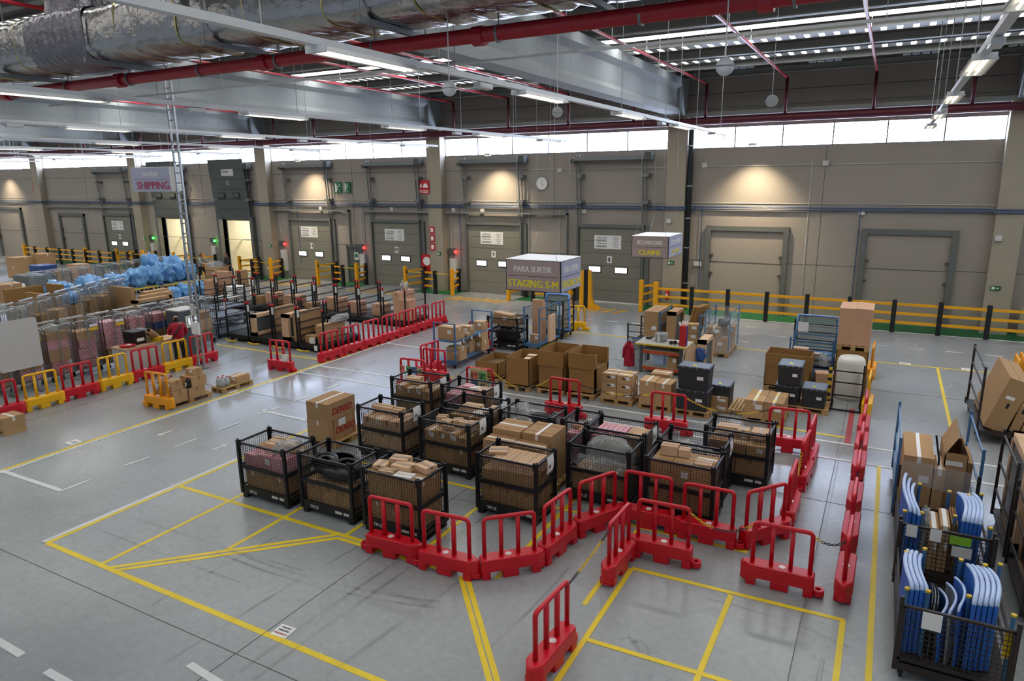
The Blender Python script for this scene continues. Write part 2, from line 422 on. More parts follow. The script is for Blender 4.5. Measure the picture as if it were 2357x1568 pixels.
for dx in (-44.9, -38.6, -32.4, -25.9, -19.3, -13.1):
    mb = MB()
    for k in range(6): mb.prism([(dx + .55 * k - .28, 28.9), (dx + .55 * k - .02, 28.9), (dx + .55 * k + .3, 29.9), (dx + .55 * k + .04, 29.9)], 0, .004)
    tag(mb.build('yellow_hatching', 'ohatch', FL), kind='structure')
strip('floor_joint', 'joint', [[(-40, 5.12), (12, 5.15)], [(-60, 13.2), (12, 13.25)], [(-60, 21.3), (12, 21.35)], [(-6.98, 3), (-6.5, 31)], [(-.55, 4), (-.45, 31)], [(-19.2, 5), (-19.3, 31)], [(5.5, 3), (5.4, 31)]], .011, .002)
# tyre marks: faint dark rubber on the slab
tm = bpy.data.materials.new('rubber tyre mark'); tm.use_nodes = True
bb = tm.node_tree.nodes['Principled BSDF']; bb.inputs['Base Color'].default_value = (.03, .03, .03, 1); bb.inputs['Roughness'].default_value = .5
n1 = tm.node_tree.nodes.new('ShaderNodeTexNoise'); n1.inputs['Scale'].default_value = 2.5; n1.inputs['Detail'].default_value = 6
mr = tm.node_tree.nodes.new('ShaderNodeMapRange'); mr.inputs['From Min'].default_value = .35; mr.inputs['From Max'].default_value = .7; mr.inputs['To Max'].default_value = .3
tm.node_tree.links.new(n1.outputs['Fac'], mr.inputs['Value']); tm.node_tree.links.new(mr.outputs['Result'], bb.inputs['Alpha'])
K['tyre'] = tm
def curve2(pts, n=10):
    P = [Vector((x, y, 0)) for x, y in pts]; out = []
    for k in range(n + 1):
        t = k / n; out.append(P[0] * (1 - t) ** 2 + P[1] * 2 * t * (1 - t) + P[2] * t * t)
    return [((out[i].x, out[i].y), (out[i + 1].x, out[i + 1].y)) for i in range(n)]
for pts, w in [([(-6.62, 4.9), (-6.6, 6.4), (-6.2, 10.2)], .07), ([(-6.35, 4.9), (-6.3, 6.4), (-5.9, 10.2)], .07), ([(-5.75, 4.2), (-5.5, 6), (-5.1, 8.9)], .08), ([(-7.6, 4.6), (-7.55, 6.2), (-7.3, 8.0)], .06), ([(-9.4, 6.9), (-6.9, 6.75), (-5.2, 7.3)], .06), ([(-9.4, 6.75), (-6.9, 6.6), (-5.2, 7.15)], .05),
               ([(-11.9, 6.9), (-9.5, 6.85), (-7.6, 7.0)], .06), ([(-11.9, 6.3), (-9.8, 6.28), (-8.2, 6.3)], .05), ([(-11, 9.9), (-9, 9.8), (-6, 10.3)], .06), ([(-.5, 6), (-.48, 11), (-.46, 16)], .07), ([(-.2, 5.6), (-.22, 7), (-.2, 8.5)], .07), ([(-2.6, 7.7), (-2.3, 8.2), (-1.95, 6)], .06), ([(-2.45, 7.7), (-2.15, 8.2), (-1.8, 6)], .06), ([(-8.9, 5.3), (-8.85, 6.3), (-8.8, 7.6)], .05), ([(-4.4, 5), (-3.9, 7), (-3.9, 9)], .05), ([(.1, 8.9), (-.6, 9.2), (-1.8, 9.15)], .05)]:
    strip('tyre_mark', 'tyre', curve2(pts), w, .002)

# ------------------------------------------------------------------ back wall
CX = [-71.6, -58.9, -46.75, -34.15, -21.38, -8.48, 3.86, 16.4]
OPEN = [(-44.9, -42.05, 3.55), (-38.65, -35.8, 3.55)]
W = MB()
def wallrow(z0, z1, x0=XL, x1=XR): W.box(x0, x1, YW, YW + .3, z0, z1)
xs = [XL]
for a, c, h in OPEN:
    W.box(xs[-1], a, YW, YW + .3, 0, h); xs.append(c)
W.box(xs[-1], XR, YW, YW + .3, 0, 3.55); wallrow(3.55, 7.1); wallrow(8.0, 10.2)
wo = W.build('wall_back', 'wallm'); tag(wo, 'grey concrete panel dock wall under a strip of windows', 'wall', kind='structure')
S = MB()
for z in (2.25, 6.35, 9.35): S.box(XL, XR, YW - .006, YW, z - .012, z + .012)
for x in (-53.2, -40.3, -27.4, -14.6, -2.5): S.box(x - .01, x + .01, YW - .006, YW, 3.8 if x < -5 else 0, 7.1)
tag(S.build('panel_joint', 'seamd', wo), kind='structure')
for i, x in enumerate(CX[:-1]):
    o = MB().box(x - .43, x + .43, YW - .5, YW, 0, 8.5).build('column', 'concrete'); tag(o, 'square precast concrete column against dock wall', 'column', 'dock wall columns', 'structure')
for i in range(len(CX) - 1):
    x0, x1 = CX[i] + .43, min(CX[i + 1] - .43, XR)
    f = MB(); n = 6; st = (x1 - x0) / n
    for k in range(n + 1 if i < 6 else 4): f.box(x0 + st * k - .025, x0 + st * k + .025, YW + .02, YW + .1, 7.1, 8.0)
    f.box(x0, x1, YW, YW + .12, 7.1, 7.14); f.box(x0, x1, YW, YW + .12, 7.96, 8.0)
    o = f.build('window_%d' % (i + 1), 'galvd'); tag(o, 'high strip window of bright frosted panes above dock wall', 'window', 'clerestory windows', 'structure')
    MB().box(x0, x1, YW + .12, YW + .15, 7.1, 8.0).build('panes', 'lit', o)
# beams: concrete I sections running out from the wall
for x in CX[:-1]:
    p = [(-.3, 8.5), (.3, 8.5), (.3, 8.72), (.12, 8.9), (.12, 9.5), (.3, 9.66), (.3, 9.95), (-.3, 9.95), (-.3, 9.66), (-.12, 9.5), (-.12, 8.9), (-.3, 8.72)]
    m = MB(); m.extrude([(x + u, v) for u, v in p], YN, YW - 1.2); m.box(x - .3, x + .3, YW - 1.2, YW, 8.5, 9.95)
    o = m.build('beam', 'beam'); tag(o, 'pale concrete roof beam running out from dock wall', 'beam', 'roof beams', 'structure')
# ------------------------------------------------------------------ roof
o = MB().box(XL, XR, YN, YW + .3, 10.2, 10.35).build('ceiling', 'deck'); tag(o, 'dark ribbed roof deck with purlins and skylight strips', 'ceiling', kind='structure'); CE = o
PY = [31.1 - 2.66 * k for k in range(13)]
for y in PY:
    m = MB(); m.box(XL, XR, y - .04, y + .04, 9.98, 10.2); m.box(XL, XR, y - .12, y + .12, 9.955, 9.985)
    tag(m.build('purlin', 'purl', CE), kind='structure')
K['sky'] = mat('skylight sheet', '#ffffff', .4, emit=8, emitc='#fbfaf6')
for k, y in enumerate([27.7, 24.5, 22.2, 19.2, 16.4, 13.8, 11.2, 8.4, 5.8, 3.0, .4, -1.8]):
    tag(MB().box(XL, XR, y - .3, y + .3, 10.16, 10.19).build('skylight', 'sky', CE), 'bright translucent skylight strip', kind='structure')
    m = MB(); x = XL
    while x < XR and k != 2:
        m.box(x, x + .26, y - .32, y + .32, 10.14, 10.16); x += .42
    m.box(XL, XR, y - .36, y - .3, 10.13, 10.2); m.box(XL, XR, y + .3, y + .36, 10.13, 10.2)
    tag(m.build('deck_rib', 'purl', CE), kind='structure')
for y in (30.2, 29.2):
    m = MB()
    for x in [-60 + 3.15 * k for k in range(22)]:
        for j in range(4): m.box(x + j * .3, x + j * .3 + .24, y - .12, y + .12, 10.12, 10.16)
    tag(m.build('roof_vent', 'whitem', CE), kind='structure')

# ------------------------------------------------------------------ dock doors
def dock_door(num, x0, x1, n):
    """closed sectional door, frame, glazed slots, notice"""
    w = x1 - x0; d = E('door_%d' % n, 'grey sectional dock door number %s with two small windows' % num, 'door', (x0, YW, 0)); d['kind'] = 'structure'
    m = MB()
    for k in range(6): m.box(.05, w - .05, -.1, -.05, .02 + k * .595, .6 + k * .595)
    m.box(.05, w - .05, -.06, -.02, .02, 3.56)
    m.build('door_leaf', 'doorm', d)
    m = MB(); m.box(.03, w - .03, -.12, -.04, 0, .05); m.build('bottom_seal', 'paper' if n in (8,) else 'galvd', d)
    m = MB()
    for s, xx in ((0, -.08), (1, w)):
        m.box(xx, xx + .1, -.22, 0, 0, 3.75)
    m.box(w + .08, w + .34, -.12, 0, 0, 3.7); m.box(-.08, w + .1, -.2, 0, 3.6, 3.75)
    m.build('door_frame', 'doorf', d)
    for cx in (.86 * w / 3.2, 2.2 * w / 3.2):
        a = MB(); a.cbox(cx, -.115, 1.6, .68, .03, .34); g = a.build('window_rim', 'blackp', d, bevel=.02)
        MB().cbox(cx, -.135, 1.6, .58, .012, .25).build('window_pane', 'dim', g)
    MB().cbox(w * .5, -.11, 2.09, .26, .01, .34).build('number_plate', 'paper', d)
    text(d, num, 'ink', (w * .5, -.117, 1.99), '-y', .22, .1 * len(num), 'door_number')
    MB().cbox(w * .5 - .1, -.11, 2.92, 1.35, .012, .64).build('notice_sheet', 'paper', d)
    q = w * .5 - .1
    joined_text(d, [('TPES-050', (q - .3, -.118, 3.09), .07, .5), ('MADRID', (q - .3, -.118, 2.95), .1, .55), ('TPES-054', (q - .3, -.118, 2.82), .07, .5), ('MADRID', (q - .3, -.118, 2.67), .1, .55),
                    ('HORA DE', (q + .42, -.118, 3.12), .045, .34), ('SALIDA', (q + .42, -.118, 3.03), .045, .28), ('18:00', (q + .42, -.118, 2.94), .045, .2), ('HORA DE', (q + .42, -.118, 2.83), .045, .34), ('SALIDA', (q + .42, -.118, 2.75), .045, .28), ('18:00', (q + .42, -.118, 2.66), .045, .2)], 'ink', name='printed_text')
    tracks(d, w)
    return d
def tracks(d, w):
    m = MB()
    for xx in (-.04, w + .02):
        m.bar((xx, -.16, 3.7), (xx - .05, -.3, 7.0), .05, .05); m.bar((xx + .17, -.16, 3.7), (xx + .12, -.3, 7.0), .05, .05)
        for k in range(6): m.bar((xx - .01 - .008 * k, -.18 - .02 * k, 4 + k * .55), (xx + .16 - .008 * k, -.18 - .02 * k, 4 + k * .55), .03)
        for z in (4.75, 5.95): m.box(xx - .02, xx + .3, -.45, 0, z, z + .14)
    m.build('lift_track', 'galvd', d)
    m = MB(); m.box(-.1, w + .1, -.5, -.12, 6.72, 6.9); m.tube([(-.2, -.3, 6.82), (w + .4, -.3, 6.82)], .06, 8); m.build('spring_shaft', 'galvd', d)
    MB().box(w + .12, w + .42, -.5, -.05, 6.7, 7.02).build('motor', 'doord', d)
    MB().box(-.35, -.12, -.4, -.1, 6.6, 6.78).build('bearing_plate', 'doord', d)
def raised_door(num, x0, x1, n):
    w = x1 - x0; d = E('door_%d' % n, 'dark dock door %s lifted above its lit trailer opening' % num, 'door', (x0, YW, 0)); d['kind'] = 'structure'
    m = MB()
    for k in range(6): m.bar((w / 2, -.28 - .045 * k, 3.62 + k * .62), (w / 2, -.32 - .045 * k, 4.22 + k * .62), w + .3, .06)
    m.build('door_leaf', 'doord', d)
    for cx in (.7, 2.1):
        a = MB(); a.cbox(cx, -.44, 5.1, .6, .06, .34); g = a.build('window_rim', 'blackp', d, bevel=.02); MB().cbox(cx, -.475, 5.1, .5, .01, .25).build('window_pane', 'doord', g)
    MB().cbox(w / 2 + .1, -.52, 6.55, 1.1, .02, .5).build('notice_sheet', 'greyboard', d)
    text(d, 'MADRID', 'inkgrey', (w / 2 - .05, -.535, 6.5), '-y', .12, .6, 'printed_text')
    text(d, num, 'greyboard', (w / 2 + .05, -.5, 5.75), '-y', .26, .22, 'door_number')
    m = MB(); m.box(-.22, 0, -.3, .3, 0, 3.75); m.box(w, w + .25, -.3, .3, 0, 3.75); m.build('door_frame', 'doorf', d)
    tracks(d, w)
    # lined trailer body standing behind the opening
    t = E('trailer_interior', 'cream trailer body behind %s' % {'12': 'the open dock with the bright work lamp, number 12', '13': 'open dock 13 beside the steel mast'}[num], 'trailer', (x0, YW, 0))
    m = MB(); m.box(.02, w - .02, 6.0, 6.1, .05, 3.5); m.box(-.05, .02, .35, 6.1, .05, 3.5); m.box(w - .02, w + .05, .35, 6.1, .05, 3.5); m.box(0, w, .35, 6.1, 3.45, 3.55); m.box(0, w, .35, 6.1, 0, .06)
    m.build('body_lining', 'trailer', t)
    m = MB(); m.tube([(.1, 1.4, 2.1), (w - .1, 1.5, 2.15)], .05, 8); m.box(1.6, 2.0, 1.4, 1.6, 2.05, 2.5); m.build('load_bar', 'whitem', t)
    m = MB(); m.ball((w - .35, .7, 1.7), .1, 10); m.build('work_lamp', 'warmlamp', t)
    l = bpy.data.lights.new('trailer_lamp', 'POINT'); l.energy = 95; l.color = (1, .93, .78); l.shadow_soft_size = .25
    lo = bpy.data.objects.new('trailer_lamp', l); COL.objects.link(lo); lo.location = (x0 + w * .6, YW + 2.2, 3.0)
dock_door('8', -13.25, -10.05, 8); dock_door('9', -19.65, -16.45, 9); dock_door('10', -26.0, -22.75, 10); dock_door('11', -32.45, -29.2, 11)
raised_door('12', -38.65, -35.8, 12); raised_door('13', -44.9, -42.05, 13); dock_door('14', -51.3, -48.2, 14)
def blind(x0, x1, n, z=3.6, where=''):
    o = E('door_%d' % n, 'blocked-up loading bay in a steel frame ' + where, 'door', (x0, YW, 0)); o['kind'] = 'structure'; w = x1 - x0
    m = MB(); m.box(0, .22, -.18, 0, 0, z + .2); m.box(w - .22, w, -.18, 0, 0, z + .2); m.box(0, w, -.14, 0, z, z + .2); m.build('door_frame', 'doorf', o)
    MB().box(.22, w - .22, -.02, 0, 0, z).build('infill_panel', 'wallm', o)
    m = MB(); m.box(.22, w - .22, -.03, -.02, 2.2, 2.23)
    for z2 in (1.7, 2.5): m.box(.2, .34, -.2, -.02, z2, z2 + .06); m.box(w - .34, w - .2, -.2, -.02, z2, z2 + .06)
    m.build('joint_strip', 'seamd', o)
blind(-7.12, -3.66, 20, where='left of the two bare bays'); blind(-.93, 2.4, 21, where='right of the two bare bays'); blind(-57.2, -53.9, 22, 3.5, 'behind the far blue bags'); blind(-66.5, -62.5, 23, 3.9, 'at far end of dock wall')
pd = E('door_30', 'dark personnel exit door between docks 10 and 11', 'door', (-28.1, YW, 0)); pd['kind'] = 'structure'
MB().box(.1, 1.05, -.05, 0, 0, 2.1).build('door_leaf', 'doord', pd); m = MB(); m.box(0, .1, -.1, 0, 0, 2.2); m.box(1.05, 1.15, -.1, 0, 0, 2.2); m.box(0, 1.15, -.1, 0, 2.1, 2.22); m.build('door_frame', 'doorf', pd)
MB().box(.15, 1.0, -.12, -.07, 1.02, 1.08).build('push_bar', 'greensign', pd); MB().cbox(.72, -.06, 1.6, .3, .01, .42).build('notice', 'signpale', pd); MB().cbox(.72, -.066, 1.62, .2, .01, .22).build('pictogram', 'greensign', pd)
# ------------------------------------------------------------------ services on the wall
def one(name, mb, m, label, cat, group=None, **kw):
    return tag(mb.build(name, m, **kw), label, cat, group)
m = MB()
for z in (4.62, 4.52):
    pth = [(-70, YW - .12, z)]
    for x in CX[:-1]: pth += [(x - .56, YW - .12, z), (x - .5, YW - .57, z), (x + .5, YW - .57, z), (x + .56, YW - .12, z)]
    m.tube(pth + [(12, YW - .12, z)], .03, 6)
for x in (-31.8, -26.6, -20.1, -13.9, -7.35, -1.05): m.tube(arc([(x, YW - .1, 4.6), (x, YW - .1, 1.0)], .1), .018, 6)
one('air_pipe', m, 'bluepipe', 'blue compressed air pipe running along dock wall with drops', 'pipe')
for x0, x1, w1 in [(-58.4, -47.3, 'beside the far bays'), (-33.65, -27.6, 'above dock door left of exit door'), (-26.6, -21.9, 'above dock door right of exit door'), (-20.85, -13.8, 'below the wall clock')]:
    m = MB(); m.box(x0, x1, YW - .3, YW - .09, 4.18, 4.26); m.box(x1 - .06, x1, YW - .3, YW - .09, 2.2, 4.26)
    one('cable_tray', m, 'traym', 'galvanised cable tray along dock wall ' + w1, 'cable tray', 'wall cable trays')
m = MB()
for x in (-33.4, -27.5, -26.9, -22.9, -21.9, -20.7, -16.0, -14.3, -8.3, -3.0): m.tube([(x, YW - .04, .9), (x, YW - .04, 6.5 if int(x * 3) % 2 else 4.4)], .014, 5)
m.tube([(-16, YW - .03, 6.35), (12, YW - .03, 6.35)], .014, 5); m.tube([(-70, YW - .03, 4.9), (12, YW - .03, 4.75)], .014, 5)
one('wall_conduit', m, 'greyboard', 'thin grey electrical conduits clipped to dock wall', 'conduit')
for i, (x, z) in enumerate([(-7.35, 6.4), (-2.5, 6.4), (-14.3, 6.3), (-8.7, 4.0), (-7.9, 4.6), (-1.0, 4.45), (-20.5, 4.35), (-13.0, 4.35), (-18.7, 4.35), (-29.9, 4.35), (-24.6, 4.35), (3.6, 3.6)]):
    where = ['above the left bare bay, high up', 'high up between the two bare bays', 'high up right of the wall clock', 'on column left of the black downpipe', 'beside the black downpipe above left bare bay', 'above the right bare bay',
             'on tray left of dock door 9', 'above dock door 8', 'above dock door 9', 'above dock door 11', 'above dock door 10', 'on the right hand column'][i]
    one('junction_box', MB().cbox(x, YW - .05 - (.5 if i in (3, 11) else 0), z, .22, .1, .2), 'greyboard', 'small grey junction box ' + where, 'junction box', 'junction boxes', bevel=.01)
m = MB(); m.tube([(-7.9, YW - .35, 8.3), (-7.9, YW - .35, .1)], .12, 12); dp = m.build('downpipe', 'blackp'); tag(dp, 'black rainwater downpipe beside the column at claims sign', 'pipe')
for z in (1.2, 2.8, 4.1, 5.5, 7.2):
    m = MB(); m.cyl(-7.9, YW - .35, z, z + .06, .14, 12); m.box(-7.95, -7.85, YW - .3, YW, z, z + .06); m.build('pipe_bracket', 'galv', dp)
# header pipe and sprinkler lines
m = MB(); m.tube([(XL, 30.75, 8.2), (12.5, 30.75, 8.2)], .15, 10)
one('header_pipe', m, 'marpipe', 'thick maroon header pipe along the top of window strip', 'pipe')
m = MB(); m.box(XL, 12.5, 31.05, 31.35, 8.42, 8.5); m.box(XL, 12.5, 31.05, 31.07, 8.5, 8.6); m.tube([(XL, 31.2, 8.75), (12.5, 31.2, 8.75)], .02, 5)
for k in range(30): m.tube([(-75 + 3 * k, 31.2, 8.5), (-75 + 3 * k, 31.2, 8.75)], .015, 5)
one('window_cable_tray', m, 'traym', 'dark cable tray above the maroon header pipe', 'cable tray')
SX = [2.2 - 3.15 * k for k in range(0, 22)]
for i, x in enumerate(SX):
    p = E('sprinkler_pipe', 'red sprinkler branch pipe under roof, %s from the right' % (ORD[i] if i < 13 else 'number %d' % (i + 1)), 'pipe', (x, 0, 0), group='sprinkler branch pipes')
    MB().tube([(0, -2.9, 9.7), (0, 30.72, 9.7)], .045, 8).build('branch', 'redpipe', p, True)
    MB().tube([(0, 30.72, 9.72), (0, 30.72, 8.35)], .06, 8).build('drop_pipe', 'marpipe', p, True)
    for k in range(10 if i < 8 else 0):
        h0 = MB().cyl(0, 0, -.1, 0, .02, 6).build('sprinkler_head', 'galv', p, loc=(0, -1 + 3.1 * k, 9.7)) if (i, k) == (0, 0) else h0.copy()
        if (i, k) != (0, 0): COL.objects.link(h0)
        h0.parent = p; h0.location = (0, -1 + 3.1 * k, 9.7)
        g0 = MB().tube([(0, 0, 0), (0, 0, .49)], .008, 4).build('pipe_hanger', 'galv', p) if (i, k) == (0, 0) else g0.copy()
        if (i, k) != (0, 0): COL.objects.link(g0)
        g0.parent = p; g0.location = (0, .8 + 3.1 * k, 9.7)
p = E('fire_main_pipe', 'thick dark red fire main hanging in front of the foil duct', 'pipe', (0, 0, 0))
PT = [(-30, 7.3, 7.56), (13, 7.2, 7.58)]
MB().tube(PT, .085, 12).build('main_pipe', 'redpipe', p, True)
for x in [-17.6, -14.2, -10.9, -7.7, -4.3, -1.2, 2]:
    MB().tube([(x - .07, 7.25, 7.565), (x + .07, 7.25, 7.565)], .11, 12).build('coupling', 'redpipe', p)
    for dx in (.25, 1.9): h = MB(); h.tube([(x + dx, 7.25, 7.64), (x + dx, 7.25, 10.5)], .009, 5); h.tube([(x + dx - .015, 7.25, 7.565), (x + dx + .015, 7.25, 7.565)], .1, 12); h.build('hanger', 'galvd', p)
for i, (x, y, z, l) in enumerate([(-20, 12.0, 8.0, 33), ]):
    m = MB(); m.box(x, x + l, 11.17, 11.23, 7.98, 8.02)
    for k in range(14): m.tube([(x + 2.4 * k + .5, 11.2, 8.02), (x + 2.4 * k + .5, 11.2, 10.195)], .006, 4)
    one('conduit_run', m, 'galv', 'thin steel conduit crossing the hall under the beams', 'conduit')
# ------------------------------------------------------------------ foil duct
d = E('air_duct', 'large foil wrapped air duct across top left of hall', 'duct', (0, 0, 0))
def oval(t, w=.58, h=.37, p=4.6):
    c, s_ = math.cos(t), math.sin(t); return (w * abs(c) ** (2 / p) * (1 if c > 0 else -1), h * abs(s_) ** (2 / p) * (1 if s_ > 0 else -1))
rd = random.Random(4); X0, X1, NX = -24.0, 10.0, 460
def ductfn(u, v):
    x = X0 + (X1 - X0) * v; a, c = oval(2 * PI * u); n = noise.noise((x * 1.3, a * 3, c * 3)) * .02 + noise.noise((x * 6, a * 3, c * 3)) * .016 * (1 + 2 * math.exp(-(((x % 1.25) / 1.25 - .5) / .16) ** 2)) + noise.noise((x * 11, a * 7, c * 7)) * .006
    ph = (x % 1.25) / 1.25; dip = -.035 * math.exp(-((ph - .5) / .05) ** 2)
    f = 1 + n * 2 + dip
    return (x, 7.0 + a * f, 8.1 + c * f)
MB().surf(ductfn, 40, NX, wrap=True).build('duct_body', 'silver', d, True)
m = MB()
for x in [X0 + .62 + 1.25 * k for k in range(27)]:
    pts = [(x, 7.0 + oval(2 * PI * k / 28)[0] * 1.0, 8.1 + oval(2 * PI * k / 28)[1] * 1.0) for k in range(28)]
    m.tube(pts, .012, 4, closed=True)
m.build('seam_band', 'foilgold', d)
for x in [X0 + 1.2 + 2.5 * k for k in range(14)]:
    m = MB(); m.bar((x, 6.35, 7.7), (x, 7.65, 7.7), .06, .06); m.tube([(x, 6.38, 7.7), (x, 6.38, 10.19)], .01, 5); m.tube([(x, 7.62, 7.7), (x, 7.62, 10.19)], .01, 5); m.build('duct_hanger', 'galvd', d)
def brfn(u, v):
    z = 8.05 + v * 2.13; t = 2 * PI * u
    k = max(0, 1 - v / .34); rx = .47 + .42 * k * k; ry = .46 + .06 * k
    n = 1 + noise.noise((math.cos(t) * 4, math.sin(t) * 4, z * 2)) * .05 + .025 * math.sin(t * 14) * k
    return (-11.1 + rx * math.cos(t) * n, 6.93 + ry * math.sin(t) * n, z)
MB().surf(brfn, 48, 40, wrap=True).build('duct_branch', 'plum', d, True)
def slfn(u, v):
    x = -11.85 + 1.5 * v; a, c = oval(2 * PI * u); f = 1.03 + .05 * math.sin(PI * v) ** .6 + noise.noise((x * 5, a * 6, c * 6)) * .03 + .01 * math.sin(x * 40 + c * 5)
    return (x, 7.0 + a * f, 8.1 + c * f)
MB().surf(slfn, 40, 44, wrap=True).build('branch_sleeve', 'plum', d, True)
for z in (8.66, 9.3): MB().tube([(-11.1 + .5 * math.cos(2 * PI * k / 24), 6.93 + .49 * math.sin(2 * PI * k / 24), z) for k in range(24)], .02, 4, closed=True).build('branch_band', 'foilgold', d)
# ------------------------------------------------------------------ light rows
def trunk(x, i, where):
    t = E('light_trunking', 'long white lighting trunking rail, ' + where, 'lighting rail', (x, 0, 7.25), group='lighting trunking rails')
    MB().box(-.045, .045, -3, 24.4, 0, .07).build('rail', 'whitem', t)
    for k in range(9): MB().tube([(0, -1.5 + 3.1 * k, .07), (0, -1.5 + 3.1 * k, 2.94)], .008, 4).build('suspension_wire', 'galv', t)
def luminaire(x, y, lab):
    t = E('batten_luminaire', lab, 'light', (x, y, 7.255), group='batten luminaires under the trunking')
    m = MB(); m.extrude([(-.14, -.06), (-.06, 0), (.06, 0), (.14, -.06), (.12, -.06), (.05, -.02), (-.05, -.02), (-.12, -.06)], 0, 1.52); m.build('reflector', 'whitem', t)
    for s in (-.04, .04): MB().tube([(s, .05, -.055), (s, 1.47, -.055)], .014, 6).build('tube', 'tube', t)
    m = MB(); m.box(-.12, .12, -.02, .02, -.07, 0); m.box(-.12, .12, 1.5, 1.54, -.07, 0); m.build('end_cap', 'whitem', t)
ROWS = [(.74, 'rightmost row'), (-5.0, 'second row from the right'), (-10.8, 'third row from the right'), (-16.6, 'fourth row from the right'), (-22.4, 'fifth row from the right'), (-28.2, 'sixth row from the right'), (-34.0, 'seventh row from the right'), (-39.8, 'eighth row from the right'), (-45.6, 'ninth row from the right')]
for i, (x, wh) in enumerate(ROWS):
    trunk(x, i, wh)
    for k in range(5):
        y = 5.35 + 4.18 * k
        luminaire(x, y, 'white batten light %s along the %s' % (['nearest camera', 'second', 'third', 'fourth', 'farthest'][k], wh))
    if i < 4:
        for k in (0, 2):
            m = MB(); m.cbox(x, 8.0 + 4.18 * k + .5, 7.2, .12, .34, .07); one('emergency_light', m, 'whitem', 'small white emergency light %s under the %s' % (['near the front', 'halfway'][k // 2], wh), 'emergency light', 'emergency lights', bevel=.015)
for i, (x, y, big, lab) in enumerate([(-1.52, 7.12, 1, 'white globe sensor hanging on a rod at upper right'), (-4.6, 7.05, 1, 'white globe sensor hanging near middle light row'), (-1.62, 10.75, 0, 'clear globe hanging before the upper wall at right'), (-4.82, 10.5, 0, 'clear globe hanging left of the claims column')]):
    g = E('hanging_globe', lab, 'globe', (x, y, 7.0), group='hanging globes')
    MB().ball((0, 0, 0), .085, 16).build('globe', K['whitem'] if big else K['film'], g, True)
    MB().tube([(0, 0, .085), (0, 0, 3.19)], .007 if big else .003, 5).build('rod', 'whitem', g)
    m = MB(); m.tube([(0.088 * math.cos(a), .088 * math.sin(a), 0) for a in [2 * PI * k / 16 for k in range(16)]], .004, 4, closed=True); m.build('seam_ring', 'traym', g)
# ------------------------------------------------------------------ hanging signs
def sign(name, lab, x0, x1, y0, y1, z0, z1, a, c, col2, blue=True):
    s = E(name, lab, 'sign', ((x0 + x1) / 2, (y0 + y1) / 2, z0)); w = x1 - x0; dp = y1 - y0; h = z1 - z0
    MB().box(-w / 2, w / 2, -dp / 2, dp / 2, 0, h).build('box_body', 'ink', s)
    MB().box(-w / 2 - .005, w / 2 + .005, -dp / 2 - .005, dp / 2 + .005, h, h + .012).build('top_panel', 'signtop', s)
    MB().box(-w / 2 + .02, w / 2 - .02, -dp / 2 - .006, -dp / 2, .015, h - .01).build('front_face', 'signbox', s)
    MB().box(w / 2, w / 2 + .006, -dp / 2 + .02, dp / 2 - .01, .015, h - .01).build('side_face', 'signblue', s)
    for face, off, ww in (('-y', (0, -dp / 2 - .007, 0), w), ('+x', (w / 2 + .007, 0, 0), dp)):
        o = Vector(off)
        text(s, a, 'textw', o + Vector((0, 0, h * .62)), face, h * .2, ww * .68, 'title_lettering'); text(s, c, col2, o + Vector((0, 0, h * .13)), face, h * .25, ww * .9 if len(c) > 8 else ww * .58, 'name_lettering')
        m = MB()
        if face == '-y': m.box(-ww * .45, ww * .45, off[1] - .002, off[1], h * .48, h * .495)
        else: m.box(off[0], off[0] + .002, -ww * .45, ww * .45, h * .48, h * .495)
        m.build('rule', 'ink', s)
    m = MB()
    for yy in (-dp / 2 + .05, dp / 2 - .05):
        for sx in (-1, 1): m.tube([(sx * w * .42, yy, h), (sx * w * .3, yy, h + .55)], .005, 4)
        for sx in (-1, 1): m.tube([(sx * w * .3, yy, h + .55), (sx * w * .3, yy, 10.19 - z0)], .004, 4)
    m.build('suspension_cable', 'galv', s)
sign('staging_sign', 'hanging box sign lettered para surtir staging S-M', -7.84, -6.42, 14.2, 15.35, 3.41, 4.13, 'PARA SURTIR', 'STAGING S-M', 'texty')
sign('claims_sign', 'hanging box sign lettered reclamaciones claims', -7.06, -5.88, 21.0, 22.55, 3.5, 4.16, 'RECLAMACIONES', 'CLAIMS', 'texty')
s = E('shipping_sign', 'pale hanging sign lettered envios shipping beside steel mast', 'sign', (-20.65, 14.35, 5.7)); w = 1.92; h = .75
MB().box(-w / 2, w / 2, -.05, .35, 0, h).build('box_body', 'signtop', s); MB().box(-w / 2 + .02, w / 2 - .02, -.057, -.05, .015, h - .015).build('front_face', 'signblue', s)
text(s, 'ENVÍOS', 'textw', (.0, -.06, h * .62), '-y', h * .2, w * .38, 'title_lettering'); text(s, 'SHIPPING', 'textr', (.08, -.06, h * .1), '-y', h * .33, w * .82, 'name_lettering')
MB().box(-w * .44, w * .46, -.06, -.057, h * .49, h * .505).build('rule', 'inkgrey', s)
m = MB()
for sx in (-.85, .85): m.tube([(sx, .1, h), (sx, .1, 4.2)], .005, 4)
m.build('suspension_cable', 'galv', s)
t = E('lattice_mast', 'tall narrow steel ladder mast standing behind person in red', 'mast', (-19.62, 14.45, 0))
for s_ in (0, .27): MB().box(s_ - .025, s_ + .025, -.03, .03, .02, 10.2).build('upright', 'galv', t)
m = MB()
for k in range(33): m.box(.02, .25, -.015, .015, .35 + .31 * k, .39 + .31 * k)
m.build('rung', 'galv', t); MB().box(-.1, .37, -.12, .12, 0, .02).build('base_plate', 'galvd', t); MB().box(-.05, .32, -.08, -.035, 1.15, 1.55).build('notice', 'paper', t); MB().box(.05, .2, -.12, -.03, 1.8, 2.15).build('switch_box', 'greyboard', t)
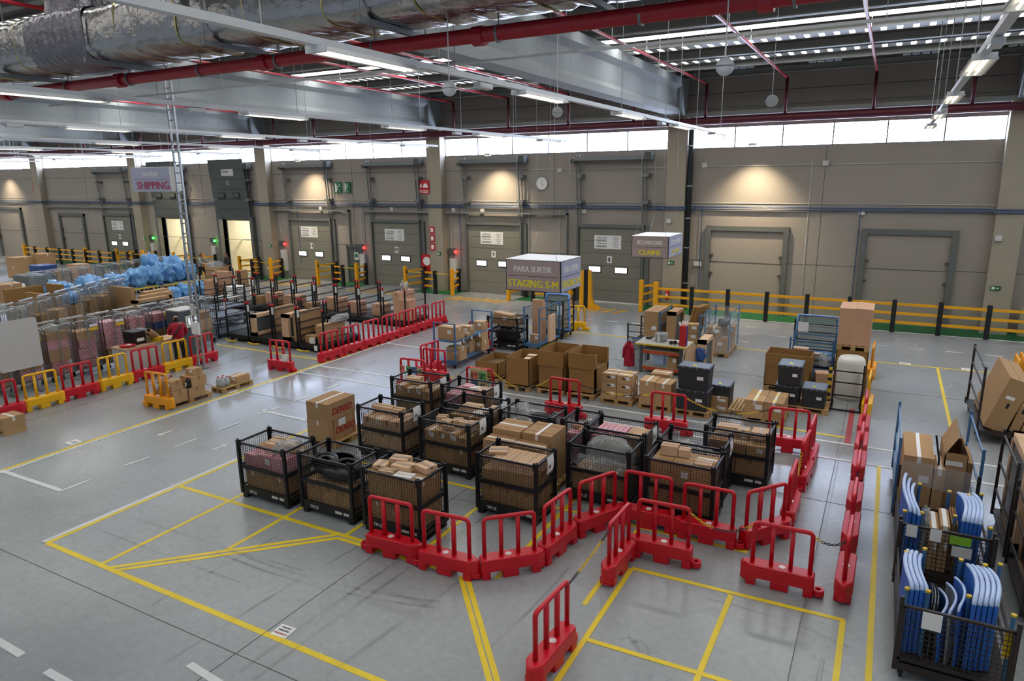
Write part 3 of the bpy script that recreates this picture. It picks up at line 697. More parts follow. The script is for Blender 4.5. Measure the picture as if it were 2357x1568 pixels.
# ------------------------------------------------------------------ small wall fixtures
c = E('wall_clock', 'round white wall clock between docks 9 and 8', 'clock', (-15.27, YW - .03, 5.68))
m = MB(); m.tube([(0, -.03, 0), (0, .03, 0)], .33, 24); m.build('case', 'galvd', c); m = MB(); m.tube([(0, -.035, 0), (0, -.03, 0)], .3, 24); m.build('dial', 'paper', c)
m = MB(); m.bar((0, -.04, 0), (.1, -.04, -.1), .02, .01); m.bar((0, -.04, 0), (.02, -.04, .2), .014, .01); m.build('hands', 'ink', c)
for x, lab in ((-28.4, 'left one of two green running figure exit signs'), (-27.75, 'right one of two green running figure exit signs')):
    s = E('exit_sign', lab + ' by dock 10', 'sign', (x, YW - .04, 5.22), group='running figure signs'); s.rotation_euler = (0, 0, R(14 if x < -28 else -14))
    MB().box(-.3, .3, -.02, .02, 0, .62).build('panel', 'greensign', s)
    m = MB(); m.ball((.06, -.03, .5), .05, 8); m.bar((.02, -.03, .44), (-.06, -.03, .26), .09, .02); m.bar((-.06, -.03, .26), (.06, -.03, .16), .05, .02); m.bar((.06, -.03, .16), (.03, -.03, .04), .05, .02); m.bar((-.06, -.03, .26), (-.16, -.03, .14), .05, .02); m.bar((.02, -.03, .42), (.14, -.03, .34), .04, .02); m.bar((.0, -.03, .42), (-.12, -.03, .36), .04, .02)
    m.box(-.24, -.12, -.025, -.02, .06, .56); m.build('running_figure', 'signpale', s)
for x, lab in ((-22.47, 'left one of the two red alarm signs'), (-21.9, 'right one of the two red alarm signs')):
    s = E('fire_sign', lab + ' by column near dock 9', 'sign', (x, YW - .04 - (.5 if x > -22 else 0), 5.2), group='red alarm signs')
    MB().box(-.23, .23, -.02, .02, 0, .7).build('panel', 'redsign', s)
    m = MB(); m.add([(-.16, -.025, .32)] + [(.16 * math.cos(PI - PI * k / 10), -.025, .32 + .22 * math.sin(PI * k / 10)) for k in range(11)], [tuple(range(12))]); m.build('siren_dome', 'paper', s)
    m = MB(); m.box(-.17, .17, -.025, -.02, .14, .18); m.box(-.17, .17, -.025, -.02, .06, .1); m.build('lettering', 'paper', s)
s = E('fire_sign', 'red alarm sign far left on dock wall above column', 'sign', (-59.9, YW - .04, 5.25)); MB().box(-.35, .35, -.02, .02, 0, .85).build('panel', 'redsign', s); MB().box(-.24, .24, -.03, -.02, .35, .7).build('siren_dome', 'paper', s)
for x, y, z, w, lab in [(-8.55, 31.0, 2.05, .3, 'on column below claims sign'), (3.74, 31.0, 1.67, .32, 'on the right hand column'), (-33.9, 31.0, 1.95, .28, 'on column left of dock 11'), (-21.2, 31.0, 1.95, .26, 'on column left of dock 9'), (-46.3, 31.0, 2.0, .28, 'on column by dock 14')]:
    s = E('exit_sign', 'small green exit sign ' + lab, 'sign', (x, y - .03, z), group='small exit signs'); MB().box(-w / 2, w / 2, -.01, .02, 0, .16).build('panel', 'greensign', s)
    m = MB(); m.box(-w * .4, -w * .1, -.015, -.01, .03, .13); m.box(w * .02, w * .3, -.015, -.01, .06, .1); m.build('running_figure', 'signpale', s)
for i, x in enumerate((-33.2, -26.85, -20.55, -46.0, -39.6)):
    k = E('dock_control', 'grey dock control box with %s lamp left of dock %s' % ('red' if i < 3 else 'green', ['11', '10', '9', '13', '12'][i]), 'control box', (x, YW, 0), group='dock control boxes')
    MB().box(-.18, .18, -.22, 0, .45, 1.75).build('cabinet', 'greyboard', k); MB().box(-.3, .06, -.18, 0, 2.0, 2.3).build('display', 'doord', k)
    m = MB(); m.ball((.16, -.16, 2.12), .09, 10); m.build('signal_lamp', 'ledr' if i < 3 else 'ledg', k); MB().box(-.08, .08, -.23, -.22, .6, .72).build('warning_label', 'orangey', k)
for x, y, lab in [(-8.62, 30.95, 'on column below claims sign'), (-34.0, 30.95, 'on column left of dock 11')]:
    f = E('fire_extinguisher', 'red fire extinguisher hung ' + lab, 'extinguisher', (x, y - .1, .45), group='fire extinguishers')
    MB().lathe([(.07, 0), (.085, .03), (.085, .38), (.04, .46), (.03, .5)], n=12).build('cylinder', 'redsign', f, True)
    m = MB(); m.box(-.06, .05, -.02, .02, .5, .54); m.tube([(0.03, 0, .5), (.1, 0, .4), (.1, 0, .2)], .012, 6); m.build('valve', 'blackp', f); MB().box(-.05, .05, -.09, -.08, .1, .28).build('label', 'paper', f)
hc = E('hose_cabinet', 'red fire hose cabinet on wall left of dock 9 column', 'hose cabinet', (-22.25, YW, .95))
MB().box(-.36, .36, -.22, 0, .2, .95).build('cabinet', 'redsign', hc); m = MB(); m.tube([(0, -.23, .6), (0, -.2, .6)], .24, 20); m.build('hose_reel', 'paper', hc); m = MB(); m.prism([(-.34, -.2), (.34, -.2), (.34, 0), (-.34, 0)], 0, .2, inset=0); m.build('drip_tray', 'redsign', hc)
fr = MB(); fr.tube([(-21.88, YW - .1, 8.2), (-21.88, YW - .1, 1.9)], .035, 6); one('fire_riser', fr, 'redpipe', 'thin red riser pipe down the column left of dock 9', 'pipe')
for j, z in enumerate((3.1, 2.65, 2.2)):
    s = MB(); s.box(-21.75, -21.45, YW - .54, YW - .51, z, z + .38); o = one('fire_notice', s, 'redsign', 'square red notice, %s of three stacked on column by dock 9' % ['topmost', 'middle one', 'lowest'][j], 'sign', 'stacked red notices'); q = MB(); q.box(-21.68, -21.52, YW - .55, YW - .54, z + .08, z + .3); q.build('pictogram', 'paper', o)
one('wall_sounder', MB().cbox(-7.45, YW - .05, 2.07, .36, .1, .2), 'greyboard', 'small pale alarm unit on wall left of the left bare bay', 'alarm', bevel=.02)
one('electrical_cabinet', MB().box(4.6, 5.6, YW - .6, YW - .3, 0, 1.05), 'concrete', 'stone coloured cabinet behind the guard rail at far right', 'cabinet', bevel=.02)

# wall washers: small fittings at the sill with warm lamps
def washer(x, lab, e, tilt=22, cone=70, z=6.98, y=YW - .42):
    f = E('wall_lamp', lab, 'lamp', (x, y, z)); m = MB(); m.box(-.16, .16, -.06, .06, 0, .1); m.bar((0, 0, .08), (0, YW - y - (0 if z < 7.3 else .1), .1), .04); m.build('housing', 'whitem', f); MB().box(-.13, .13, -.05, .05, -.012, 0).build('lens', 'warmlamp', f)
    l = bpy.data.lights.new('wall_lamp_light', 'SPOT'); l.energy = e; l.color = (1, .82, .56); l.spot_size = R(cone); l.spot_blend = 1; l.shadow_soft_size = .06
    lo = bpy.data.objects.new('wall_lamp_light', l); COL.objects.link(lo); lo.location = (x, y, z - .03); lo.rotation_euler = (R(tilt * .8), 0, 0)
washer(-5.15, 'small warm wall lamp under window strip in the right bay', 900, 24, 96, 7.12, YW - 1.4)
washer(-17.6, 'small warm lamp above the dock door left of clock', 800, 24, 96, 7.05, YW - 1.3); washer(-30.2, 'small warm lamp above the closed dock door beside open docks', 800, 24, 96, 7.05, YW - 1.3); washer(-42.9, 'small warm lamp above raised door 13', 500, 24, 96, 7.6, YW - 1.6); washer(-63.5, 'small warm lamp on the dock wall at far left', 600, 24, 96, 7.05, YW - 1.3)

# ------------------------------------------------------------------ bollards and guard rails along the docks
def gate(xa, xb, label, ya=29.95, left=True, right=True):
    g = E('guard_rail', label, 'guard rail', (0, 0, 0), group='dock guard rails')
    def post(x, y, yel, h):
        MB().box(x - .085, x + .085, y - .085, y + .085, 0, h).build('bollard' if yel else 'post', 'ypost' if yel else 'bpost', g, bevel=.02)
    def rails(p, q, n=3, zs=(.42, .78, 1.13)):
        m = MB()
        for z in zs: m.bar((p[0], p[1], z), (q[0], q[1], z), .05, .09)
        m.build('rail', 'ypost', g)
    mid = (xa + xb) / 2
    for x, s in ((xa, 1), (xb, -1)):
        post(x, ya, True, 1.42); post(x + s * .35, YW - .35, False, 1.25); rails((x, ya), (x + s * .35, YW - .35))
        m = MB(); m.bar((x, ya, 1.12), (mid - s * .32, ya + .05, 1.1), .012, .05); m.build('strap', 'yedge', g); MB().cbox(x + s * .1, ya, 1.12, .06, .1, .14).build('strap_reel', 'blackp', g)
    post(mid - .36, ya + .1, False, 1.24); post(mid + .36, ya + .1, False, 1.24); rails((mid - .36, ya + .1), (mid + .36, ya + .1))
gate(-29.1, -26.15, 'black and yellow guard rail between docks 11 and 10'); gate(-22.75, -19.75, 'black and yellow guard rail between docks 10 and 9'); gate(-16.4, -13.05, 'black and yellow guard rail between docks 9 and 8')
gate(-35.6, -32.9, 'black and yellow guard rail between docks 12 and 11'); gate(-41.9, -39.0, 'black and yellow guard rail between docks 13 and 12'); gate(-48.1, -45.2, 'black and yellow guard rail between docks 14 and 13')
g = E('guard_rail', 'long yellow guard rail before the two bare bays', 'guard rail')
MB().box(-9.6, -9.42, 29.7, 29.88, 0, 1.45).build('bollard', 'ypost', g, bevel=.02); MB().box(-8.95, -8.75, 29.75, 29.95, 0, 1.4).build('bollard', 'ypost', g, bevel=.02); MB().box(-9.3, -9.12, 31.0, 31.18, 0, 1.25).build('post', 'bpost', g, bevel=.02)
for x in (-7.25, -5.72, -4.15, -2.6, -1.05, .5, 2.02, 3.53, 5.1, 6.6, 8.2): MB().box(x - .08, x + .08, 29.77, 29.93, 0, 1.27).build('post', 'bpost', g, bevel=.02)
for z in (.4, .75, 1.1): MB().box(-8.8, 8.2, 29.82, 29.88, z - .05, z + .05).build('rail', 'ypost', g)
m = MB()
for z in (.42, .78, 1.13): m.bar((-9.5, 29.8, z), (-9.2, 31.1, z), .05, .09)
m.bar((-9.4, 29.8, 1.2), (-8.9, 29.85, 1.2), .02, .05); m.build('rail', 'ypost', g)
g = E('guard_rail', 'black and yellow guard rail at far left before dark dock', 'guard rail')
for k in range(7): MB().box(-58 + 1.65 * k - .09, -58 + 1.65 * k + .09, 29.6, 29.78, 0, 1.25).build('post', 'bpost', g, bevel=.02)
MB().box(-59.6, -59.4, 29.6, 29.8, 0, 1.4).build('bollard', 'ypost', g, bevel=.02); MB().box(-51.55, -51.35, 29.6, 29.8, 0, 1.4).build('bollard', 'ypost', g, bevel=.02)
for z in (.42, .78, 1.13): MB().box(-59.5, -48.1, 29.66, 29.72, z - .045, z + .045).build('rail', 'ypost', g)
p = E('protector_arch', 'yellow and black curved column guard right of staging sign', 'guard', (-12.3, 29.6, 0))
MB().box(-.12, .12, -.06, .06, 0, 1.75).build('post', 'ypost', p, bevel=.02); MB().box(.12, .32, -.1, .1, 0, 1.8).build('rubber_pad', 'bpost', p)
m = MB(); m.extrude([(.32, 1.8), (.46, 1.75), (.5, .5), (.62, .22), (.9, .08), (.9, 0), (.32, 0)], -.08, .08); m.build('curved_foot', 'ypost', p)
# ------------------------------------------------------------------ plastic barriers
def make_barrier(label, cat, m_):
    b = E('plastic_barrier', label, cat)
    m = MB()
    out = [(-.56, -.04), (-.42, -.125), (.42, -.125), (.47, -.09), (.47, .09), (.42, .125), (-.42, .125), (-.56, .04)]
    m.prism(out, .13, .31, inset=.0); m.prism(out, .31, .335, inset=.06)
    for x0, x1 in ((-.47, -.33), (-.12, .13), (.33, .465)): m.box(x0, x1, -.115, .115, 0, .13)
    m.prism([(-.56, -.04), (-.47, -.1), (-.47, .1), (-.56, .04)], .05, .13)
    rp = [(.035, .02), (.085, .02), (.085, .12), (.035, .12), (.035, .02)]
    m.surf(lambda u, v: (.53 + rp[round(v * 4)][0] * math.cos(2 * PI * u), rp[round(v * 4)][0] * math.sin(2 * PI * u), rp[round(v * 4)][1]), 18, 5, wrap=True); m.box(.4, .46, -.06, .06, .02, .12)
    m.build('base', m_, b, bevel=.012)
    f = MB(); f.tube(arc([(-.4, 0, .31), (-.4, 0, .975), (.4, 0, .975), (.4, 0, .31)], .075, 5), .033, 10)
    for x in (-.135, .135): f.box(x - .029, x + .029, -.025, .025, .31, .96)
    f.build('frame', m_, b, True)
    MB().cyl(.02, 0, .333, .342, .05, 16).build('filler_cap', 'cap', b)
    return b
RB = make_barrier('red barrier end-on, first of the line beside the right-hand yellow lane', 'barrier', 'red')
YB = make_barrier('x', 'barrier', 'yel'); OB = make_barrier('x', 'barrier', 'ora')
USED = {}
def barrier(kind, a, c, flip, label, group):
    src = {'r': RB, 'y': YB, 'o': OB}[kind]
    x, y = (a[0] + c[0]) / 2, (a[1] + c[1]) / 2; rz = math.atan2(c[1] - a[1], c[0] - a[0]) + (PI if flip else 0)
    if src.name not in USED:
        USED[src.name] = 1; o = src; o.location = (x, y, 0); o.rotation_euler = (0, 0, rz); o['label'] = label; o['group'] = group
    else: o = dup(src, (x, y, 0), rz, label, group)
    return o
GC = 'curved row of red barriers'
for i, (a, c, f) in enumerate([((-7.01, 7.99), (-6.22, 8.04), 1), ((-5.95, 7.98), (-5.14, 8.04), 1), ((-4.96, 8.16), (-4.37, 8.72), 1), ((-4.31, 8.93), (-4.21, 9.73), 1), ((-4.15, 9.98), (-3.78, 10.68), 1),
                               ((-3.63, 10.81), (-2.81, 10.84), 0), ((-2.57, 10.78), (-1.78, 10.79), 0), ((-1.57, 10.9), (-1.08, 11.52), 1)]):
    barrier('r', a, c, f, 'red plastic barrier, %s from the left in the curved front row' % ORD[i], GC)
for a, c, f, lab in [((-1.05, 11.88), (-1.04, 12.66), 1, 'red barrier end-on, nearest of three right of the black cages'), ((-1.03, 13.57), (-.98, 14.34), 1, 'red barrier end-on with hanging yellow chain, middle of three right of cages'),
                     ((-.99, 14.62), (-.97, 15.4), 0, 'red barrier end-on, farthest of three right of the black cages'), ((-1.91, 15.48), (-1.1, 15.55), 0, 'red barrier facing front behind rightmost black cage'),
                     ((-1.3, 9.92), (-.52, 9.94), 0, 'single red barrier facing front above the yellow taped box'), ((-3.23, 6.45), (-3.17, 7.24), 0, 'nearest red barrier of all, end-on at bottom of view'),
                     ((-3.2, 8.86), (-3.17, 9.67), 0, 'red barrier end-on at corner of the yellow taped box'), ((-3.07, 9.85), (-2.27, 9.89), 0, 'red barrier facing front linked to corner of yellow taped box')]:
    barrier('r', a, c, f, lab, 'red barriers around the cages')
for i, (y, k) in enumerate([(10.4, 'r'), (11.9, 'r'), (13.25, 'r'), (14.95, 'r'), (16.2, 'r'), (17.45, 'r')]):
    barrier(k, (-.06, y - .4), (-.05, y + .4), 0, 'red barrier end-on, %s of the line beside the right yellow lane' % ['nearest', 'second', 'third', 'fourth', 'fifth', 'farthest'][i], 'red barriers in the right-hand line')
for i, y in enumerate([19.3, 22.9]): barrier('y' if i == 0 else 'o', (-.04, y - .4), (-.02, y + .4), 0, '%s barrier end-on continuing the red line %s' % (('yellow', 'beside the leaning planks') if i == 0 else ('amber', 'beside the stacked giant carton')), 'amber and yellow barriers')
barrier('y', (-11.1, 25.0), (-10.32, 25.1), 0, 'yellow barrier facing front behind windscreen cage', 'amber and yellow barriers')
for i, (x, y) in enumerate([(3.5, 22.9), (3.66, 23.2), (3.82, 23.5)]): barrier('o', (x, y - .4), (x + .02, y + .4), 0, 'amber barrier, %s of three side by side at far right' % ['left one', 'middle one', 'right one'][i], 'three amber barriers at right edge')
barrier('r', (-17.28, 15.4), (-16.47, 15.45), 0, 'single red barrier with white cup near black carts', 'red barriers by the black carts')
one('cup', MB().lathe([(.06, 0), (.075, .02), (.085, .22), (.075, .22), (.06, .03)], -16.62, 15.36, 12).xf(Matrix.Translation((0, 0, .34))), 'white', 'white plastic cup standing on red barrier base', 'cup')
for i, y in enumerate([17.14, 18.2, 19.27, 20.32, 21.36, 22.4, 23.5]): barrier('r', (-16.38 + .02 * i, y - .4), (-16.34 + .02 * i, y + .4), 0, 'red barrier, %s of seven in the row before the black carts' % ['nearest', 'second', 'third', 'middle', 'fifth', 'sixth', 'farthest'][i], 'row of seven red barriers')
for i, (y, k) in enumerate([(8.75, 'r'), (9.78, 'y'), (10.76, 'r'), (11.82, 'y'), (12.85, 'r'), (13.89, 'y'), (14.9, 'r')]):
    barrier(k, (-20.0, y - .4), (-19.95, y + .4), 1, '%s barrier, %s in the alternating row before the roll cages' % ('red' if k == 'r' else 'yellow', ['first from the left', 'second from left', 'third from left', 'middle', 'fifth from left', 'sixth from left', 'last on the right'][i]), 'alternating red and yellow barriers')
barrier('o', (-17.43, 11.17), (-16.65, 11.22), 1, 'single amber barrier beside pallet of cartons', 'amber and yellow barriers')
for a, c, f, lab in [((-11.97, 15.36), (-11.19, 15.4), 0, 'red barrier with four small number cards on its bars'), ((-12.1, 16.64), (-11.3, 16.62), 0, 'red barrier facing front before the blue picking trolley'), ((-12.35, 16.85), (-12.25, 17.65), 0, 'red barrier end-on left of the blue picking trolley'),
                     ((-9.77, 15.39), (-8.94, 15.4), 0, 'red barrier with one number board tied to it'), ((-7.28, 15.47), (-6.47, 15.47), 0, 'red barrier in front of tall double-walled bin'), ((-4.58, 15.43), (-3.78, 15.47), 0, 'red barrier in front of the grey tote stack'), ((-12.9, 20.6), (-12.1, 20.6), 0, 'red barrier glimpsed behind the blue picking trolley')]:
    barrier('r', a, c, f, lab, 'red barriers behind the cages')
# number cards tied to barriers
n4 = E('number_board', 'board of four numbered coloured squares on red barrier', 'sign', (-9.33, 15.3, .36))
MB().box(-.26, .26, -.012, .012, 0, .64).build('board', 'stan', n4)
for k, (dx, dz, mm, s_) in enumerate([(-.13, .32, 'sred', '1º'), (.12, .32, 'sgreen', '2º'), (-.13, .06, 'sblue', '3º'), (.12, .06, 'stan', '4º')]):
    MB().box(dx - .115, dx + .115, -.016, -.012, dz, dz + .23).build('square', mm, n4); text(n4, s_, 'ink', (dx, -.018, dz + .05), '-y', .14, .17, 'number')
for k, (mm, s_, cn) in enumerate([('sred', '1º', 'coral'), ('sgreen', '2º', 'green'), ('sblue', '3º', 'blue'), ('stan', '4º', 'tan')]):
    c = E('number_card', 'small %s number card %s hung on red barrier' % (cn, s_[0]), 'sign', (-11.9 + .19 * k + (.02 if k else -.02), 15.33, .58), group='number cards on the barrier')
    MB().box(-.085, .085, -.006, .006, 0, .2).build('card', mm, c); text(c, s_, 'ink', (0, -.009, .05), '-y', .1, .11, 'number')
# plastic chains: links alternate in yellow and black runs
def chain(p, q, sag, runs, label, thick=.011):
    c = E('plastic_chain', label, 'chain'); P, Q = Vector(p), Vector(q); Ln = (Q - P).length * (1 + sag); n = max(12, int(Ln / .05)); MM = {}
    pt = lambda t: P.lerp(Q, t) - Vector((0, 0, 4 * sag * t * (1 - t)))
    for k in range(n):
        a, b2 = pt(k / n), pt((k + 1) / n); d = (b2 - a); l = d.length; d.normalize()
        s1 = d.cross(Vector((0, 0, 1)))
        if s1.length < .1: s1 = Vector((1, 0, 0))
        s1.normalize()
        if k % 2: s1 = s1.cross(d)
        r = .016; a2, b3 = a - d * l * .18, b2 + d * l * .18
        loop = [a2 + s1 * r * .5, a2 + d * .012 + s1 * r, b3 - d * .012 + s1 * r, b3 + s1 * r * .5, b3 - s1 * r * .5, b3 - d * .012 - s1 * r, a2 + d * .012 - s1 * r, a2 - s1 * r * .5]
        ri = min(len(runs) - 1, int(k / n * len(runs))); q = runs[ri]
        while ri and runs[ri - 1] == q: ri -= 1
        MM.setdefault((ri, q), MB()).tube(loop, .0055, 4, closed=True)
    for (ri, q), mb in MM.items(): mb.build('yellow_links' if q == 'y' else 'black_links', 'yedge' if q == 'y' else 'blackp', c)
chain((-3.17, 7.2, .9), (-3.2, 8.9, .9), .03, 'byyb', 'yellow and black chain from nearest red barrier to box corner')
chain((-2.26, 9.87, .93), (-1.31, 9.92, .93), .2, 'yybbby', 'yellow and black chain across the box entrance')
chain((-.5, 9.94, .93), (-.07, 10.0, .93), .09, 'ybbb', 'yellow and black chain from single barrier to right-hand line')
chain((-8.93, 15.4, .93), (-7.29, 15.46, .93), .33, 'yyybbbyy', 'sagging chain left of tall double-walled bin')
chain((-6.46, 15.47, .9), (-4.6, 15.43, .9), .12, 'bbbyybby', 'sagging chain before pallet of small cartons')
chain((-3.76, 15.46, .92), (-1.93, 15.47, .92), .22, 'yyybbyyb', 'sagging chain before two grey tote stacks')
chain((-1.04, 13.6, .9), (-1.05, 12.7, .9), .42, 'yyybb', 'yellow and black chain hanging between the end-on barriers')
chain((-11.15, 15.4, .9), (-9.8, 15.4, .9), .3, 'bbyyyb', 'sagging chain between two numbered red barriers')
chain((-.05, 12.4, .9), (-.05, 12.85, .9), .15, 'yyb', 'short chain in the right-hand barrier line')
chain((-.05, 14.6, .9), (-.05, 13.65, .9), .2, 'byyb', 'second short chain farther along the right-hand barrier line')

# ------------------------------------------------------------------ cartons
def carton(x, y, z, sx, sy, sz, label, m='card', rz=0, group=None, tape='w', lab=True, cat='box', parts=True, tilt=None, yl=False, name='carton', seam=True):
    mb = MB(); mb.box(-sx / 2, sx / 2, -sy / 2, sy / 2, 0, sz)
    if seam:
        mb.m = 1
        if sx >= sy: mb.box(-sx / 2, sx / 2, -.004, .004, sz, sz + .0015)
        else: mb.box(-.004, .004, -sy / 2, sy / 2, sz, sz + .0015)
    o = mb.build(name, [m, 'seam'], None, loc=(x, y, z), rz=rz); tag(o, label, cat, group)
    if tilt: o.rotation_euler = tilt
    if parts and tape:
        t = MB(); w = .03
        if sx >= sy: t.box(-sx / 2 - .002, sx / 2 + .002, -w, w, sz + .002, sz + .004); t.box(sx / 2, sx / 2 + .003, -w, w, sz - .12 * min(1, sz / .3), sz); t.box(-sx / 2 - .003, -sx / 2, -w, w, sz - .12 * min(1, sz / .3), sz)
        else: t.box(-w, w, -sy / 2 - .002, sy / 2 + .002, sz + .002, sz + .004); t.box(-w, w, -sy / 2 - .003, -sy / 2, sz - .12 * min(1, sz / .3), sz)
        t.build('tape', 'tapew' if tape == 'w' else 'tapeb', o)
    if parts and lab:
        l = MB(); l.box(sx * .05, min(sx * .4, sx * .05 + .16), -sy / 2 - .003, -sy / 2, sz * .5, min(sz * .85, sz * .5 + .12)); l.build('address_label', 'paper', o)
    if yl: MB().box(-sx * .1, sx * .1, -sy * .25, -sy * .05, sz + .004, sz + .006).build('yellow_sticker', 'orangey', o)
    return o

# ------------------------------------------------------------------ black mesh pallet cages
CW, CD, CH = 1.2, .77, 1.15
def make_cage(w=CW, d=CD, h=CH):
    c = E('mesh_cage', 'x', 'cage')
    m = MB(); m.box(-w / 2, w / 2, -d / 2, d / 2, .1, .14)
    m.box(-w / 2, w / 2, -d / 2 - .012, -d / 2 + .012, .1, .24); m.box(-w / 2, w / 2, d / 2 - .012, d / 2 + .012, .1, .2)
    for sx in (-1, 1):
        m.box(sx * w / 2 - .02, sx * w / 2 + .02, -d / 2, d / 2, .1, .17)
        for sy in (-1, 1): m.box(sx * (w / 2 - .06) - .06, sx * (w / 2 - .06) + .06, sy * (d / 2 - .05) - .05, sy * (d / 2 - .05) + .05, .03, .1)
        m.box(sx * (w / 2 - .05) - .05, sx * (w / 2 - .05) + .05, -d / 2, d / 2, 0, .03)
    m.build('base', 'black', c)
    for sx in (-1, 1):
        for sy in (-1, 1):
            p = MB(); x, y = sx * w / 2, sy * d / 2; p.box(x - .028, x + .028, y - .028, y + .028, .1, h + .03); p.cyl(x, y, h + .03, h + .06, .012, 6); p.box(x - sx * .05 - .012, x - sx * .05 + .012, y - .02, y + .02, h - .1, h + .04)
            p.build('corner_post', 'black', c)
    def panel(name, a, b2):
        A, B = Vector(a), Vector(b2); L_ = (B - A).length; dr = (B - A).normalized(); f = MB()
        for z, t in ((.25, .035), (.64, .05), (.68, .02), (h - .02, .034)): f.bar((A.x, A.y, z), (B.x, B.y, z), .03, t)
        for t in (.03, L_ - .03): q = A + dr * t; f.bar((q.x, q.y, .24), (q.x, q.y, h - .02), .026, .026)
        f.m = 1; n = int(L_ / .05)
        for k in range(1, n): q = A + dr * (L_ * k / n); f.bar((q.x, q.y, .25), (q.x, q.y, h - .02), .0048, .0048)
        for k in range(1, 19): z = .25 + (h - .27) * k / 19; f.bar((A.x, A.y, z), (B.x, B.y, z), .0048, .0048)
        return f.build(name, ['black', 'mesh'], c)
    panel('front_panel', (-w / 2, -d / 2 - .0, 0), (w / 2, -d / 2, 0)); panel('back_panel', (-w / 2, d / 2, 0), (w / 2, d / 2, 0)); panel('side_panel', (-w / 2, -d / 2, 0), (-w / 2, d / 2, 0)); panel('side_panel', (w / 2, -d / 2, 0), (w / 2, d / 2, 0))
    text(c, 'TPCE', 'textw', (-w / 2 + .3, -d / 2 - .014, .135), '-y', .06, .2, 'stencil')
    m = MB(); m.box(w / 2 - .4, w / 2 - .24, -d / 2 - .015, -d / 2 - .012, .15, .2); m.box(w / 2 - .2, w / 2 - .08, -d / 2 - .015, -d / 2 - .012, .15, .2); m.build('id_sticker', 'greyboard', c)
    return c
CG = make_cage(); first = [True]
def paper(c, side, w=CW, d=CD):
    m = MB(); s = 'x'
    m.surf(lambda u, v: (w / 2 + .035 + .02 * math.sin(3 * v), -d * .05 + .26 * u, CH - .3 + .32 * v), 2, 6)
    o = m.build('paper_tag', 'paper', c); q = MB(); q.box(w / 2 + .05, w / 2 + .056, -d * .05 + .05, -d * .05 + .13, CH - .2, CH - .14); q.build('barcode', 'inkgrey', o)
def cage(x, y, label, tagged=True, src=None):
    """x, y = front left corner on the floor"""
    if src is None and first[0]: c = CG; first[0] = False; c['label'] = label; c.location = (x + CW / 2, y + CD / 2, 0)
    else:
        c = dup(src or CG, (x + CW / 2, y + CD / 2, 0), 0, label)
        for ch in list(c.children):
            if ch.name.startswith('paper_tag'):
                for g in list(ch.children): bpy.data.objects.remove(g)
                bpy.data.objects.remove(ch)
    c['group'] = 'black mesh pallet cages'
    if tagged: paper(c, 1)
    return c
def fill(x, y, short, seed, lower=(3, 1, .5), top=None, h2=.34, m='card', gap=.012, topjit=.05, mats=None, ttape=True):
    """cartons inside a cage: lower tier nx*ny, upper tier nx*ny with uneven tops"""
    r = random.Random(seed); W_, D_ = CW - .12, CD - .12; x0, y0 = x + .06, y + .06
    cols = {1: [''], 2: ['left', 'right'], 3: ['left', 'middle', 'right'], 4: ['left end', 'centre left', 'centre right', 'right end'], 5: ['left end', 'centre left', 'middle', 'centre right', 'right end']}
    rows = {1: [''], 2: ['front', 'back'], 3: ['front', 'middle-row', 'back']}
    z = .15
    for tier, (nx, ny, hh) in enumerate([lower, top or (3, 2, h2)]):
        for j in range(ny):
            for i in range(nx):
                sx, sy = W_ / nx - gap, D_ / ny - gap; jit = 0 if tier == 0 else r.uniform(-topjit, topjit); hz = hh + jit
                mm = (mats[(i + j * nx) % len(mats)] if mats and (tier or short.startswith('cage of w')) else m)
                nm = {'stripe': 'striped_parcel', 'stripe2': 'striped_parcel', 'white': 'white_parcel'}.get(mm, 'carton')
                w1 = {'stripe': 'red striped parcel', 'stripe2': 'pale striped parcel', 'white': 'white parcel'}.get(mm, 'brown carton')
                pos = ' '.join(q for q in (rows[ny][j], cols[nx][i]) if q)
                carton(x0 + W_ / nx * (i + .5), y0 + D_ / ny * (j + .5), z, sx, sy, hz, '%s, %s %s, in the %s' % (w1, 'upper' if tier else 'lower', pos, short), mm, r.uniform(-.02, .02) if tier else 0,
                       'boxes in the ' + short, tape=('b' if r.random() < .6 else 'w') if ttape and nm == 'carton' else None, lab=tier == 1 and r.random() < .4, parts=True, name=nm)
        z += lower[2] + .01
def loose(x, y, z, short, items, seed=0):
    """small parcels lying on top: (dx, dy, sx, sy, sz, rz, mat, words)"""
    for k, (dx, dy, sx, sy, sz, rz, mm, w1) in enumerate(items):
        carton(x + dx, y + dy, z, sx, sy, sz, w1 + ' on top of the ' + short, mm, rz, 'loose boxes in the ' + short, tape='b' if mm == 'cardl' else None, lab=False)
